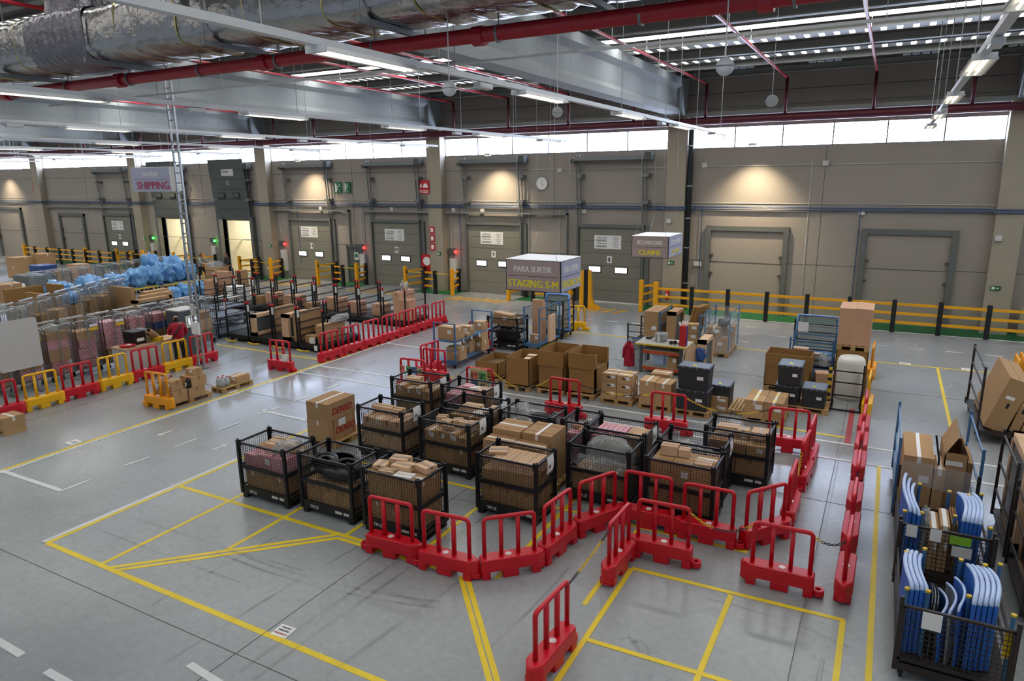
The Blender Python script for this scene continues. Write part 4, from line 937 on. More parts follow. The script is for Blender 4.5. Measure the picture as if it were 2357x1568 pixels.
CAGES = [
 ('C1', -10.56, 8.41, 'front cage of striped parcels', 'black mesh cage with striped parcels and clear bag, front left', False),
 ('C2', -9.06, 8.49, 'cage of black trims', 'black mesh cage of black plastic trims, second in front row', False),
 ('C3', -7.58, 8.49, 'brim-full front cage', 'black mesh cage full of jumbled cartons behind the first curved-row barrier', False),
 ('C4', -9.9, 11.09, 'cage beside tall lettered cartons', 'black mesh cage right of the two stacked lettered cartons', True),
 ('C5', -8.2, 11.04, 'cage of tumbled small boxes', 'black mesh cage with tumbled small boxes and white tag, middle row', True),
 ('C6', -6.14, 9.93, 'cage of ruled flat boxes', 'black mesh cage with a neat row of flat boxes, front centre', True),
 ('C7', -4.88, 11.15, 'cage with plastic-wrapped bundle', 'black mesh cage holding a domed clear plastic bundle', False),
 ('C8', -3.38, 11.15, 'cage with two boxes on lid', 'black mesh cage topped by two small boxes, behind sixth curved-row barrier', False),
 ('C9', -2.8, 13.17, 'rear right cage', 'black mesh cage of large cartons, rearmost at right', False),
 ('C10', -3.43, 12.12, 'cage behind two boxes on lid', 'black mesh cage of bags directly behind the two-box cage', True),
 ('C12', -4.9, 12.13, 'cage of pale striped packets', 'black mesh cage with rows of pale striped packets', True),
 ('C13', -10.62, 13.2, 'rear left cage', 'black mesh cage of cartons, rearmost at left below number cards', True),
 ('C14', -9.1, 13.2, 'rear cage of striped stacks', 'black mesh cage of striped stacks below the number board', True),
 ('C15', -8.3, 12.14, 'cage of big flat cartons', 'black mesh cage with large flat cartons behind tumbled small boxes', True),
 ('C16', -6.93, 12.2, 'cage of white foam and bags', 'black mesh cage of clear bags and white foam behind big cartons', False)]
POS = {}
for k, x, y, sh, lab, tg in CAGES:
    cage(x, y, lab, tg); POS[k] = (x, y, sh)
m6 = make_cage(.56, CD, CH); m6['label'] = 'half-width black mesh cage of striped odds and ends'; m6['group'] = 'black mesh pallet cages'; m6.location = (-5.22, 12.25 + CD / 2, 0)
def F_(k, *a, **kw): x, y, sh = POS[k]; fill(x, y, sh, hash(k) % 97 if False else sum(map(ord, k)), *a, **kw)
def Lo(k, z, items): x, y, sh = POS[k]; loose(x, y, z, sh, items)
F_('C1', (3, 1, .44), (3, 2, .34), mats=['stripe', 'stripe', 'stripe2', 'card', 'cardl', 'card'])
Lo('C1', .98, [(.45, .58, .26, .2, .1, .1, 'cardl', 'small tan box at back'), (.75, .6, .3, .18, .09, .1, 'cardl', 'long tan box at back right'), (.5, .4, .22, .2, .1, .12, 'cardl', 'square tan box in middle')])
F_('C2', (3, 1, .46), (1, 1, .05), mats=['card'])
F_('C3', (3, 1, .46), (3, 2, .47), topjit=.015)
Lo('C3', 1.11, [(.42, .55, .34, .24, .12, .15, 'cardl', 'tilted tan box at back left'), (.2, .3, .24, .26, .07, .2, 'cardl', 'tan box at left'), (.62, .36, .36, .24, .1, .05, 'cardl', 'wide tan box in middle'), (.98, .52, .3, .26, .1, -.25, 'cardl', 'tan box at back right'), (.8, .14, .34, .2, .03, .1, 'white', 'white flat box at front right'), (.45, .14, .3, .16, .05, .1, 'cardl', 'flat tan box at front')])
F_('C4', (3, 1, .46), (4, 2, .28), topjit=.02, m='cardl')
Lo('C4', .93, [(.2, .5, .3, .2, .12, 0, 'cardl', 'tan box at back left'), (.48, .5, .24, .2, .12, .02, 'cardl', 'tan box at back centre'), (.74, .5, .24, .2, .11, .02, 'cardl', 'tan box at back right')])
F_('C5', (3, 1, .46), (4, 2, .26), topjit=.05)
Lo('C5', .94, [(.2, .55, .22, .2, .12, .3, 'cardl', 'tumbled box at far left'), (.42, .42, .24, .16, .1, -.2, 'cardl', 'tumbled box left of centre'), (.62, .52, .2, .18, .12, .5, 'cardl', 'tumbled box at centre back'), (.84, .44, .24, .16, .13, -.1, 'cardl', 'tumbled box right of centre'), (1.02, .5, .2, .22, .12, .3, 'cardl', 'tumbled box at far right'), (.6, .22, .26, .16, .08, .1, 'cardl', 'tumbled box at front')])
F_('C6', (3, 1, .46), (1, 1, .25), topjit=.001, mats=['card'])
for k in range(8): carton(-6.14 + .3 + .105 * k, 9.93 + CD / 2, .885, .1, .6, .19, 'flat tan box standing in row, %s from left, in cage of ruled boxes' % ORD[k], 'cardl', 0, 'ruled row of flat boxes', tape=None, lab=False)
Lo('C6', 1.08, [(.22, .42, .34, .28, .05, .4, 'cardl', 'pale folded carton at left')])
F_('C7', (2, 1, .34), (2, 1, .12), mats=['card'])
F_('C8', (3, 1, .46), (3, 2, .46), topjit=.004)
Lo('C8', 1.09, [(.3, .48, .3, .2, .18, .05, 'cardl', 'open-topped tan box with red print'), (.56, .5, .2, .16, .14, .05, 'cardl', 'small tan box'), (.95, .3, .3, .24, .03, .05, 'cardl', 'flat tan sleeve')])
F_('C9', (2, 1, .46), (3, 2, .3), topjit=.06)
Lo('C9', .97, [(.35, .5, .4, .24, .1, .06, 'cardl', 'tan box at left'), (.66, .42, .22, .24, .1, .1, 'cardl', 'tan box in middle'), (.98, .4, .3, .34, .12, .02, 'cardl', 'pale taped box at right')])
F_('C10', (3, 1, .44), (3, 1, .12), mats=['card', 'stripe2', 'stripe'])
F_('C12', (3, 1, .46), (3, 2, .34), mats=['stripe', 'stripe', 'card', 'stripe2', 'stripe2', 'cardl'], topjit=.01, ttape=False)
for k in range(6): carton(-4.9 + .16 + .1 * k, 12.13 + .42, .98, .09, .5, .06, 'pale striped packet, %s from left in the packet row' % ORD[k], 'stripe2', 0, 'row of pale striped packets', tape=None, lab=False, name='striped_packet', cat='packet', seam=False)
for k in range(4): carton(-4.9 + .8 + .1 * k, 12.13 + .36, .98, .09, .56, .07, 'long tan box, %s from left beside the striped packets' % ORD[k], 'cardl', 0, 'row of long tan boxes', tape=None, lab=False)
F_('C13', (3, 1, .46), (4, 2, .28), topjit=.05)
Lo('C13', .93, [(.35, .5, .4, .26, .14, .15, 'cardl', 'tan box at back left')])
F_('C14', (3, 1, .46), (3, 2, .34), mats=['stripe', 'stripe', 'card', 'stripe', 'stripe2', 'cardl'], topjit=.04)
Lo('C14', 1.0, [(.42, .55, .24, .22, .06, 0, 'stripe2', 'pale striped bundle'), (.66, .5, .26, .2, .05, .1, 'white', 'white folded bundle'), (.98, .4, .3, .4, .06, 0, 'cardl', 'long pale box')])
F_('C15', (3, 1, .46), (3, 1, .26), topjit=.02)
Lo('C15', .9, [(.42, .46, .44, .36, .1, .05, 'cardl', 'large flat carton'), (.74, .36, .3, .4, .05, .05, 'white', 'white foam slab'), (1.0, .4, .24, .5, .12, .04, 'cardl', 'long tan carton')])
F_('C16', (3, 1, .42), (2, 1, .2), mats=['white', 'card'])
for i, (dx, dy, z, sx, sy, sz, mm, w1) in enumerate([(0, 0, .15, .46, .62, .4, 'stripe', 'large striped parcel'), (.0, 0, .56, .44, .6, .3, 'stripe2', 'pale striped parcel'), (-.1, .05, .87, .22, .18, .08, 'cardl', 'small tan box'), (.1, -.1, .87, .2, .16, .05, 'cardl', 'flat tan box')]):
    carton(-5.22 + dx, 12.25 + CD / 2 + dy, z, sx, sy, sz, w1 + ' in the half-width cage', mm, .05, 'boxes in the half-width cage', tape=None, lab=False)
# lumpy things: bags and bundles
def lump(name, mats, label, cat, c, size, seed, amp=.25, freq=2.2, peaks=0, group=None, n=28, rz=0, flat=True, parent=None, sq=2.4):
    r = random.Random(seed); off = Vector((seed * 3.1, seed * 1.7, seed * .9)); pk = [(r.uniform(0, 2 * PI), r.uniform(.3, .9)) for _ in range(peaks)]
    def fn(u, v):
        t, p = 2 * PI * u, PI * min(max(v, .01), .99); sp, cp = math.sin(p), -math.cos(p)
        f = lambda q: abs(q) ** (2 / sq) * (1 if q > 0 else -1)
        d = Vector((f(sp) * math.cos(t), f(sp) * math.sin(t), f(cp)))
        k = 1 + amp * noise.noise(d * freq + off) + amp * .5 * noise.noise(d * freq * 2.7 + off) + amp * .25 * noise.noise(d * freq * 6 + off) - amp * .3 * abs(noise.noise(d * freq * 3.3 + off * 2)) - amp * .2 * abs(noise.noise(d * freq * 8 + off))
        for a, w in pk:
            da = (t - a + PI) % (2 * PI) - PI; k += .55 * w * math.exp(-(da / .3) ** 2) * max(0, cp) * sp * 2
        q = d * k
        return (q.x * size[0] / 2, q.y * size[1] / 2, max(-size[2] / 2 * .92, q.z * size[2] / 2) if flat else q.z * size[2] / 2)
    if cat == 'bag' and size[0] > .8: n = 46
    o = MB().surf(fn, n, n // 2 + 2, wrap=True).build(name, mats, parent, True, loc=(c[0], c[1], c[2] + size[2] * .46), rz=rz)
    if not parent: tag(o, label, cat, group)
    return o
lump('wrapped_bundle', 'filmd', 'grey clear-plastic bundle heaped in front left striped cage', 'bundle', (-9.68, 8.78, .9), (.5, .55, .3), 3, .3)
lump('wrapped_bundle', 'filmd', 'domed clear-plastic bundle in the plastic-wrapped cage', 'bundle', (-4.2, 11.6, .58), (.95, .5, .68), 9, .18)
lump('wrapped_bundle', 'film', 'loose shiny polythene in front of the domed bundle', 'bundle', (-4.3, 11.36, .6), (1.05, .3, .3), 12, .3)
lump('plastic_bag', 'filmd', 'clear plastic bag peaking above the white foam cage', 'bag', (-6.6, 12.6, .79), (.34, .3, .46), 21, .35, peaks=2)
lump('wrapped_bundle', 'blackp', 'black wrapped bumper in the white foam cage', 'bundle', (-6.15, 12.7, .79), (.62, .26, .28), 23, .2)
lump('plastic_bag', 'filmd', 'clear plastic bag in cage behind the two-box cage', 'bag', (-3.05, 12.55, .73), (.5, .42, .3), 31, .4)
lump('plastic_bag', 'film', 'thin clear bag at right in cage behind two-box cage', 'bag', (-2.62, 12.5, .73), (.4, .36, .2), 33, .4)
def trim(i, x, y, z, r, a0, a1, h, lab):
    m = MB()
    pr = [(r - .03, 0), (r + .05, 0), (r, h), (r - .09, h), (r - .1, h - .02), (r - .03, h - .03), (r - .03, 0)]
    def tf(u, v):
        t = a0 + (a1 - a0) * v; q = pr[round(u * 6)]; e = 1 - .3 * abs(2 * v - 1) ** 3
        return (q[0] * math.cos(t), q[0] * math.sin(t) * .7, q[1] * e)
    m.surf(tf, 7, 30)
    o = m.build('wheel_arch_trim', 'blackp', None, True, loc=(x, y, z)); tag(o, lab, 'car trim', 'black curved trims')
lump('wrapped_bundle', 'blackp', 'black plastic liners bundled under the arches in trim cage', 'bundle', (-8.46, 8.88, .67), (1.0, .58, .24), 150, .12); trim(0, -8.72, 8.76, .8, .3, -.1, PI, .26, 'black curved arch trim at left of the trim cage'); trim(1, -8.2, 8.78, .8, .28, -.2, PI * 1.0, .24, 'black curved arch trim at right of the trim cage'); trim(2, -8.66, 8.72, .84, .2, .2, PI * 1.0, .22, 'inner black curved trim in the trim cage'); trim(3, -8.42, 8.84, .86, .42, .5, 2.7, .2, 'long black curved trim at back of trim cage')

# ------------------------------------------------------------------ pallets
def make_pallet(w=1.2, d=.8, m_='wood'):
    p = E('pallet', 'x', 'pallet')
    for k in range(5): MB().box(-w / 2, w / 2, -d / 2 + (d - .12) * k / 4, -d / 2 + (d - .12) * k / 4 + .12, .122, .144).build('deck_board', m_, p)
    m = MB()
    for x in (-w / 2, -.07, w / 2 - .14):
        for y in (-d / 2, -.06, d / 2 - .12): m.box(x, x + .14, y, y + .12, .022, .1)
    for x in (-w / 2, -.07, w / 2 - .14): m.box(x, x + .14, -d / 2, d / 2, .1, .122)
    for y in (-d / 2, -.06, d / 2 - .12): m.box(-w / 2, w / 2, y, y + .12, 0, .022)
    m.build('bearer', m_, p); return p
PAL = make_pallet(); pf = [True]
def pallet(x, y, label, rz=0, z=0, sc=(1, 1, 1)):
    if pf[0]: p = PAL; pf[0] = False; p.location = (x, y, z); p.rotation_euler = (0, 0, rz); p['label'] = label
    else: p = dup(PAL, (x, y, z), rz, label)
    p['group'] = 'wooden pallets'; p.scale = sc; return p
# two tall lettered cartons
pallet(-11.0, 11.65, 'wooden pallet under the two red-lettered cartons', PI / 2)
for k, (z, h, lab) in enumerate([(.146, .5, 'lower large carton printed with red capital letters'), (.648, .42, 'upper large carton printed with red capital letters')]):
    c = carton(-11.05 + .02 * k, 11.45, z, .66, .9, h, lab, 'card', .0, 'large red-lettered cartons', lab=False, tape='w')
    text(c, 'DENSO', 'redink', (.334, .0 + .1 * (1 - k), h * .3), '+x', .17, .66, 'lettering', shear=.25)
    if k == 0: MB().box(.331, .334, -.12, .1, h * .62, h * .95).build('address_label', 'paper', c); m = MB(); m.box(.33, .333, -.3, -.285, 0, h); m.box(.33, .333, .36, .375, 0, h); m.build('red_strap', 'redink', c)
# four big cartons behind the flat-box cage
pallet(-5.9, 11.38, 'wooden pallet under the four big plain cartons', 0, sc=(1.2, 1.25, 1))
for k, (x, y, z, sx, sy, h, lab) in enumerate([(-6.3, 11.1, .146, .6, .36, .86, 'front left'), (-5.65, 11.1, .146, .66, .36, .85, 'front right'), (-6.28, 11.6, .146, .62, .62, .98, 'back left'), (-5.6, 11.62, .146, .62, .7, 1.0, 'back right')]):
    c = carton(x, y, z, sx, sy, h, 'big plain carton with thin red bands, %s of four' % lab, 'card', 0, 'four big cartons', lab=False, tape='w'); m = MB()
    for t in (-.28, .28): m.box(-sx / 2 - .002, sx / 2 + .002, t * sy - .004, t * sy + .004, h + .001, h + .004)
    m.build('red_band', 'redink', c)
# ------------------------------------------------------------------ middle: bins on pallets
def bin_box(x0, x1, y0, y1, z0, z1, label, notch=None, flap=True, name='pallet_bin'):
    t = .018; b = E(name, label, 'bin', ((x0 + x1) / 2, (y0 + y1) / 2, z0), group='corrugated pallet bins'); w, d, h = x1 - x0, y1 - y0, z1 - z0
    m = MB(); m.box(-w / 2, w / 2, -d / 2, d / 2, 0, .03); m.box(-w / 2, w / 2, -d / 2, -d / 2 + t, 0, h); m.box(-w / 2, w / 2, d / 2 - t, d / 2, 0, h); m.box(-w / 2, -w / 2 + t, -d / 2, d / 2, 0, h)
    rh = notch if notch else h
    m.box(w / 2 - t, w / 2, -d / 2, d / 2, 0, rh)
    if notch: m.box(w / 2 - t, w / 2, -d / 2, -d / 2 + .14, 0, h); m.box(w / 2 - t, w / 2, d / 2 - .1, d / 2, 0, h)
    m.build('walls', 'kraft', b)
    m = MB(); m.box(-w / 2 - .002, w / 2 + .002, -d / 2 - .002, d / 2 + .002, h * .58, h * .585); m.build('crease', 'seam', b)
    if flap:
        m = MB(); m.box(-w / 2, w / 2, -d / 2 - .012, -d / 2 - .003, h * .62, h); m.build('folded_flap', 'kraft', b)
    return b
pallet(-10.21, 17.8, 'pallet under the low open bin', PI / 2); bin_box(-10.6, -9.83, 17.2, 18.4, .146, .62, 'low empty corrugated bin, leftmost of four on pallets', flap=False)
pallet(-8.98, 17.4, 'pallet under bin holding small cartons', PI / 2); bin_box(-9.36, -8.6, 16.85, 17.95, .146, .97, 'corrugated bin with small cartons, second of four', flap=False)
for k, (x, y, z) in enumerate([(-8.82, 17.6, .6), (-8.8, 17.35, .56), (-8.84, 17.1, .5), (-9.1, 17.5, .4)]): carton(x, y, z, .36 if k < 3 else .22, .22, .3, 'small pale-topped carton, %s one in the second bin' % ['rear', 'middle', 'front', 'sunken'][k], 'cardl', .1, 'cartons in the second bin', yl=k == 1)
carton(-9.0, 17.4, .18, .6, .9, .2, 'wide carton at bottom of the second bin', 'card', 0, 'cartons in the second bin', tape=None, lab=False)
pallet(-7.97, 17.5, 'pallet under tall bin with flat parcels', PI / 2); bin_box(-8.36, -7.58, 16.95, 18.1, .146, 1.24, 'tall corrugated bin with flat parcels, third of four')
carton(-7.97, 17.5, .18, .68, 1.0, .62, 'deep carton filling the third bin', 'card', 0, 'cartons in the third bin', tape=None, lab=False)
for k, (x, y) in enumerate([(-8.05, 17.4), (-7.8, 17.6)]): carton(x, y, .81, .34, .4, .2, 'pale flat parcel, %s in the third bin' % ['left', 'right'][k], 'cardl', .05, 'cartons in the third bin', yl=k == 0)
pallet(-7.05, 17.5, 'pallet under tall empty double-walled bin', PI / 2); bin_box(-7.45, -6.66, 17.0, 18.05, .146, 1.27, 'tall empty corrugated bin with one low side, rightmost of four', notch=.72)
# pallet of small cartons
pallet(-6.0, 17.2, 'pallet under six small handled cartons', 0, sc=(.75, .8, 1))
for l in range(3):
    for i in range(2):
        for j in range(2):
            lv, sd, rw = ['lowest', 'middle', 'top'][l], ['left', 'right'][i], ['front', 'back'][j]
            c = carton(-6.21 + .42 * i, 17.04 + .3 * j, .146 + .228 * l, .4, .29, .225, 'small handled carton, %s layer, %s %s, on pallet by tall bins' % (lv, rw, sd), 'card', .01 * (l - i), 'handled cartons on a pallet', yl=(l == 2 and i == 1), tape='w')
            if j == 0: MB().box(-.05, .05, -.149, -.145, .12, .16).build('hand_hole', 'ink', c)
carton(-5.5, 17.65, .42, .36, .3, .02, 'loose white-edged board lying behind the handled cartons', 'white', .2, tape=None, lab=False, cat='board', name='board')
pallet(-4.94, 17.35, 'pallet under the plain carton pair', 0, sc=(.75, 1.2, 1))
for k, (x, y, z, sx, sy, sz, lab) in enumerate([(-5.16, 17.18, .146, .42, .56, .62, 'plain carton, left of front pair beside totes'), (-4.73, 17.18, .146, .42, .56, .6, 'plain carton, right of front pair beside totes'), (-5.0, 17.72, .146, .5, .46, .68, 'white-taped carton behind the front pair beside totes')]):
    carton(x, y, z, sx, sy, sz, lab, 'card', 0, 'plain cartons beside the totes', lab=k == 2)
# totes
def tote(x, y, z, w, d, h, label, rz=0):
    t = E('tote', label, 'tote', (x, y, z), rz, 'dark grey lidded totes'); m = MB()
    m.prism([(-w * .45, -d * .44), (w * .45, -d * .44), (w * .45, d * .44), (-w * .45, d * .44)], 0, h - .05, inset=-.06); m.box(-w / 2 + .01, w / 2 - .01, -d / 2 + .01, d / 2 - .01, h - .09, h - .05)
    for k in range(5): m.box(-w * .4 + k * w * .2 - .012, -w * .4 + k * w * .2 + .012, -d * .475, -d * .455, .05, h - .1)
    m.build('body', 'tote', t, bevel=.008)
    l = MB(); l.box(-w / 2, w / 2, -d / 2, d / 2, h - .05, h - .02); l.build('rim', 'tote', t, bevel=.008)
    l = MB(); l.box(-w / 2 + .03, -.004, -d / 2 + .03, d / 2 - .03, h - .02, h - .008); l.box(.004, w / 2 - .03, -d / 2 + .03, d / 2 - .03, h - .02, h - .008)
    for k in range(4): l.box(-w * .35 + k * w * .22, -w * .35 + k * w * .22 + .04, -d / 2 - .012, -d / 2 + .05, h - .06, h - .005)
    l.build('lid', 'totelid', t); MB().box(w * .12, w * .32, -d * .485, -d * .478, h * .45, h * .6).build('barcode_label', 'paper', t); MB().box(-w * .08, w * .06, -d * .2, -d * .05, h - .008, h - .005).build('yellow_sticker', 'orangey', t)
    return t
pallet(-3.97, 17.2, 'pallet under the left tote stack', 0, sc=(.75, .95, 1))
tote(-3.97, 17.15, .7, .82, .58, .6, 'large grey tote on top of the left tote stack'); tote(-3.98, 17.15, .146, .84, .6, .55, 'large grey tote at bottom of the left tote stack'); tote(-3.45, 17.8, .0, .6, .6, .72, 'grey tote standing behind the left tote stack')
pallet(-1.55, 18.8, 'pallet under the right tote stack', 0, sc=(1.1, 1, 1))
tote(-1.87, 18.78, .67, .6, .78, .54, 'grey tote on top of the right tote stack'); tote(-1.9, 18.8, .146, .62, .8, .52, 'grey tote at bottom of the right tote stack'); tote(-1.26, 18.75, .146, .6, .72, .52, 'single grey tote right of the tote stack')
for k in range(2): carton(-3.42, 17.75 - .02 * k, .0 + .215 * k, .46, .66, .21, '%s of two long cartons beside empty pallet' % ['lower', 'upper'][k], 'card', 0, 'two long cartons', yl=k == 1)
pallet(-2.95, 17.95, 'empty weathered pallet between small cartons', PI / 2, sc=(.9, .55, 1))
pallet(-2.25, 17.55, 'pallet under four square cartons', 0, sc=(.8, 1.25, 1))
for i in range(2):
    for j in range(2): carton(-2.48 + .45 * i, 17.3 + .5 * j, .146, .44, .49, .43, 'square taped carton, %s %s of four on pallet' % (['front', 'back'][j], ['left', 'right'][i]), 'card', 0, 'four square cartons', yl=True)
pallet(-2.1, 20.4, 'pallet under open bin behind the right totes', 0); bin_box(-2.7, -1.5, 20.0, 20.8, .146, 1.09, 'wide corrugated bin behind the right tote stack')
carton(-2.45, 20.3, .5, .5, .3, .25, 'tan carton inside the wide bin', 'cardl', .1, yl=True)
# giant carton on bin
bin_box(-.95, -.14, 20.82, 21.95, .0, 1.2, 'closed corrugated bin under the giant carton', flap=False); pallet(-.54, 21.38, 'pallet between giant carton and bin below', PI / 2, 1.2)
b = carton(-.54, 21.38, 1.346, .82, 1.14, 1.02, 'giant plain carton raised high on a pallet and bin', 'pinkc', 0, tape=None, lab=False); m = MB(); m.add([(-.42, -.57, 1.022), (.0, -.57, 1.022), (.0, .57, 1.035), (-.42, .57, 1.022)], [(0, 1, 2, 3)]); m.add([(.01, -.57, 1.04), (.42, -.57, 1.022), (.42, .57, 1.022), (.01, .57, 1.05)], [(0, 1, 2, 3)]); m.build('top_flap', 'pinkc', b)
# bubble wrap roll
m = MB(); m.lathe([(.05, 0), (.33, .0), (.35, .1), (.34, .6), (.35, 1.0), (.33, 1.1), (.28, 1.16), (.08, 1.17)], n=28); r = m.build('bubble_wrap_roll', 'foam', None, True, loc=(-.52, 20.25, 0)); tag(r, 'thick white bubble wrap roll standing behind black frame', 'roll')
m = MB(); m.surf(lambda u, v: (.3 + .05 * math.sin(6 * v), -.25 - .1 * u, .35 + .6 * v), 3, 8); m.build('loose_end', 'foam', r)
f = E('black_frame_stand', 'black tube frame stand before the bubble wrap roll', 'stand', (-.5, 19.2, 0)); m = MB()
for x in (-.36, .32): m.box(x - .02, x + .02, -.02, .02, 0, 1.0 + .2 * (x > 0)); m.box(x - .02, x + .02, -.3, .5, .02, .05)
for z in (.35, .7, 1.0): m.box(-.36, .32, -.015, .015, z - .015, z + .015)
m.box(-.45, .45, -.3, -.26, .02, .06); m.build('frame', 'black', f)
for k in range(4):
    c = carton(-.22 + .055 * k, 19.62 + .02 * k, 0, .03, .5, .75 + .05 * k, 'brown board leaning upright, %s of four beside black frame' % ORD[k], 'kraft', 0, 'leaning boards', tape=None, lab=False, cat='board', name='board', seam=False, tilt=(0, R(4), 0))
t = E('hand_truck', 'yellow and black hand truck between bin and bubble wrap', 'trolley', (-.98, 19.55, 0)); m = MB(); m.bar((0, 0, .1), (0, .12, .95), .09, .05); m.build('handle', 'yedge', t); m = MB()
for k in range(4): m.bar((0, .01 + .03 * k, .2 + .2 * k), (0, .02 + .03 * k, .28 + .2 * k), .1, .06)
m.build('black_bands', 'ink', t); MB().box(-.3, .1, -.25, .2, .02, .08).build('foot_plate', 'blackp', t)
# windscreens
def screen(label, w, h, loc, rot, curve=.1, t=.03, edge='edgeblue', group='blue-edged windscreens'):
    s = E('windscreen', label, 'windscreen', loc, 0, group); s.rotation_euler = rot
    P = lambda u, v: ((u - .5) * w * (1 - .12 * v), curve * (1 - (2 * u - 1) ** 2), v * h)
    MB().surf(P, 14, 6).build('glass', 'glass', s, True)
    path = [P(k / 12, 0) for k in range(13)] + [P(1, k / 5) for k in range(1, 6)] + [P(1 - k / 12, 1) for k in range(1, 13)] + [P(0, 1 - k / 5) for k in range(1, 5)]
    MB().tube(path, t, 8, closed=True).build('foam_edge', edge, s, True)
    MB().surf(lambda u, v: (P(u * .9 + .05, v * .9 + .05)[0], P(u, v)[1] - .03 + .01 * math.sin(20 * u + 9 * v), P(u, v * .9 + .05)[2]), 12, 8).build('clear_film', 'film', s, True)
    return s
def post_cart(x0, x1, y0, y1, h, label, frame='black', deck=.22, shelf=(), rails=(), ends='xy', name='frame_trolley', group=None, deckm=None):
    c = E(name, label, 'trolley', ((x0 + x1) / 2, (y0 + y1) / 2, 0), group=group); w, d = x1 - x0, y1 - y0
    m = MB(); m.box(-w / 2, w / 2, -d / 2, d / 2, deck - .04, deck); 
    for s in (-1, 1): m.box(-w / 2, w / 2, s * d / 2 - .025, s * d / 2 + .025, deck - .09, deck)
    m.build('deck', deckm or frame, c)
    for sx in (-1, 1):
        for sy in (-1, 1): MB().box(sx * w / 2 - .022, sx * w / 2 + .022, sy * d / 2 - .022, sy * d / 2 + .022, deck - .1, h).build('post', frame, c)
    for z in rails:
        for s in (-1, 1):
            if 'y' in ends: MB().bar((s * w / 2, -d / 2, z), (s * w / 2, d / 2, z), .028).build('rail', frame, c)
            if 'x' in ends: MB().bar((-w / 2, s * d / 2, z), (w / 2, s * d / 2, z), .028).build('rail', frame, c)
    for z in shelf: MB().box(-w / 2, w / 2, -d / 2, d / 2, z - .03, z).build('shelf', deckm or frame, c)
    m = MB()
    for sx in (-1, 1):
        for sy in (-1, 1): m.tube([(sx * (w / 2 - .08) - .018, sy * (d / 2 - .08), .06), (sx * (w / 2 - .08) + .018, sy * (d / 2 - .08), .06)], .06, 10); m.box(sx * (w / 2 - .08) - .03, sx * (w / 2 - .08) + .03, sy * (d / 2 - .08) - .03, sy * (d / 2 - .08) + .03, .06, deck - .04)
    m.build('caster', 'rubber', c); return c
post_cart(-2.25, -1.0, 22.6, 23.5, 1.62, 'black frame trolley carrying wrapped windscreen behind wide bin', rails=(.5, .7, 1.0, 1.25, 1.5), ends='x')
screen('tall wrapped windscreen with paper notice on black trolley behind wide bin', 1.3, 1.12, (-1.65, 23.0, .55), (R(-6), 0, 0)); one('notice', MB().box(-2.16, -1.86, 22.56, 22.567, 1.25, 1.55), 'paper', 'white paper notice on the wrapped windscreen trolley', 'notice')
post_cart(-2.2, -1.05, 21.2, 22.2, 1.35, 'blue frame trolley with tan boxes between wide bin and windscreen', 'bluesteel', rails=(.3, .9, 1.25), shelf=(.75,), ends='x')
carton(-1.95, 21.8, .76, .42, .26, .16, 'short tan box on upper shelf of blue frame trolley', 'cardl', 0, lab=False); carton(-1.7, 21.35, .76, .7, .22, .14, 'long tan box on blue frame trolley', 'cardl', 0, lab=False); carton(-1.6, 21.55, .6, 1.0, .1, .1, 'thin long tan sleeve on blue frame trolley', 'cardl', 0, tape=None, lab=False)
carton(-1.15, 20.35, .0, .5, .4, .62, 'half-open carton between wide bin and bubble wrap', 'pinkc', .2, lab=False); lump('plastic_bag', 'filmd', 'crumpled clear bag hanging beside the wide bin', 'bag', (-1.25, 20.95, .62), (.3, .3, .4), 44, .35)
# work table
tb = E('work_table', 'packing table with worn grey top and orange shelf beams', 'table', (-5.79, 20.65, 0))
m = MB(); m.box(-.8, .8, -.46, .46, .9, .94); m.build('table_top', 'tabletop', tb); m = MB(); m.box(-.81, .81, -.47, -.455, .895, .94); m.box(.8, .81, -.46, .46, .895, .94); m.build('edge_strip', 'yedge', tb)
for sx in (-1, 1):
    for sy in (-1, 1): MB().box(sx * .62 - .04, sx * .62 + .04, sy * .38 - .04, sy * .38 + .04, 0, .9).build('leg', 'bluesteel' if False else 'monitor', tb)
for z in (.16, .68): 
    m = MB()
    for s in (-1, 1): m.box(-.62, .62, s * .38 - .025, s * .38 + .025, z - .05, z + .04)
    m.build('beam', 'orangesteel', tb); MB().box(-.62, .62, -.38, .38, z + .04, z + .06).build('shelf', 'tabletop', tb)
m = MB(); m.bar((-.62, -.3, .2), (-.3, .3, .05), .03); m.bar((-.62, .38, .68), (-.35, .38, .2), .03); m.build('brace', 'monitor', tb); MB().box(.7, .82, -.44, .42, .62, .9).build('side_panel', 'greyboard', tb)
m = MB()
for k in range(6): m.lathe([(.09, .94 + .045 * k), (.2 + .006 * (k % 2), .942 + .045 * k), (.205, .98 + .045 * k), (.09, .985 + .045 * k)], n=24)
o = m.build('tape_reel_stack', 'filmd', None, True, loc=(-5.93, 20.75, 0)); tag(o, 'stack of clear film reels on packing table', 'reels'); m = MB(); m.bar((-.02, -.215, .95), (-.02, -.215, 1.2), .06, .01); m.build('band', 'paper', o)
r = E('red_carton_tower', 'tall narrow red carton standing on packing table', 'box', (-5.15, 20.42, .945)); MB().box(-.1, .1, -.1, .1, 0, .62).build('body', 'redsign', r); MB().box(.1, .103, -.1, .1, 0, .62).build('side', 'purple', r); m = MB()
for sx, a in ((-1, 0), (1, 0)): m.add([(sx * .1, -.1, .62), (sx * .1, .1, .62), (sx * .14, .1, .72), (sx * .14, -.1, .72)], [(0, 1, 2, 3)])
m.add([(-.1, .1, .62), (.1, .1, .62), (.1, .13, .74), (-.1, .13, .74)], [(0, 1, 2, 3)]); m.build('open_flap', 'white', r)
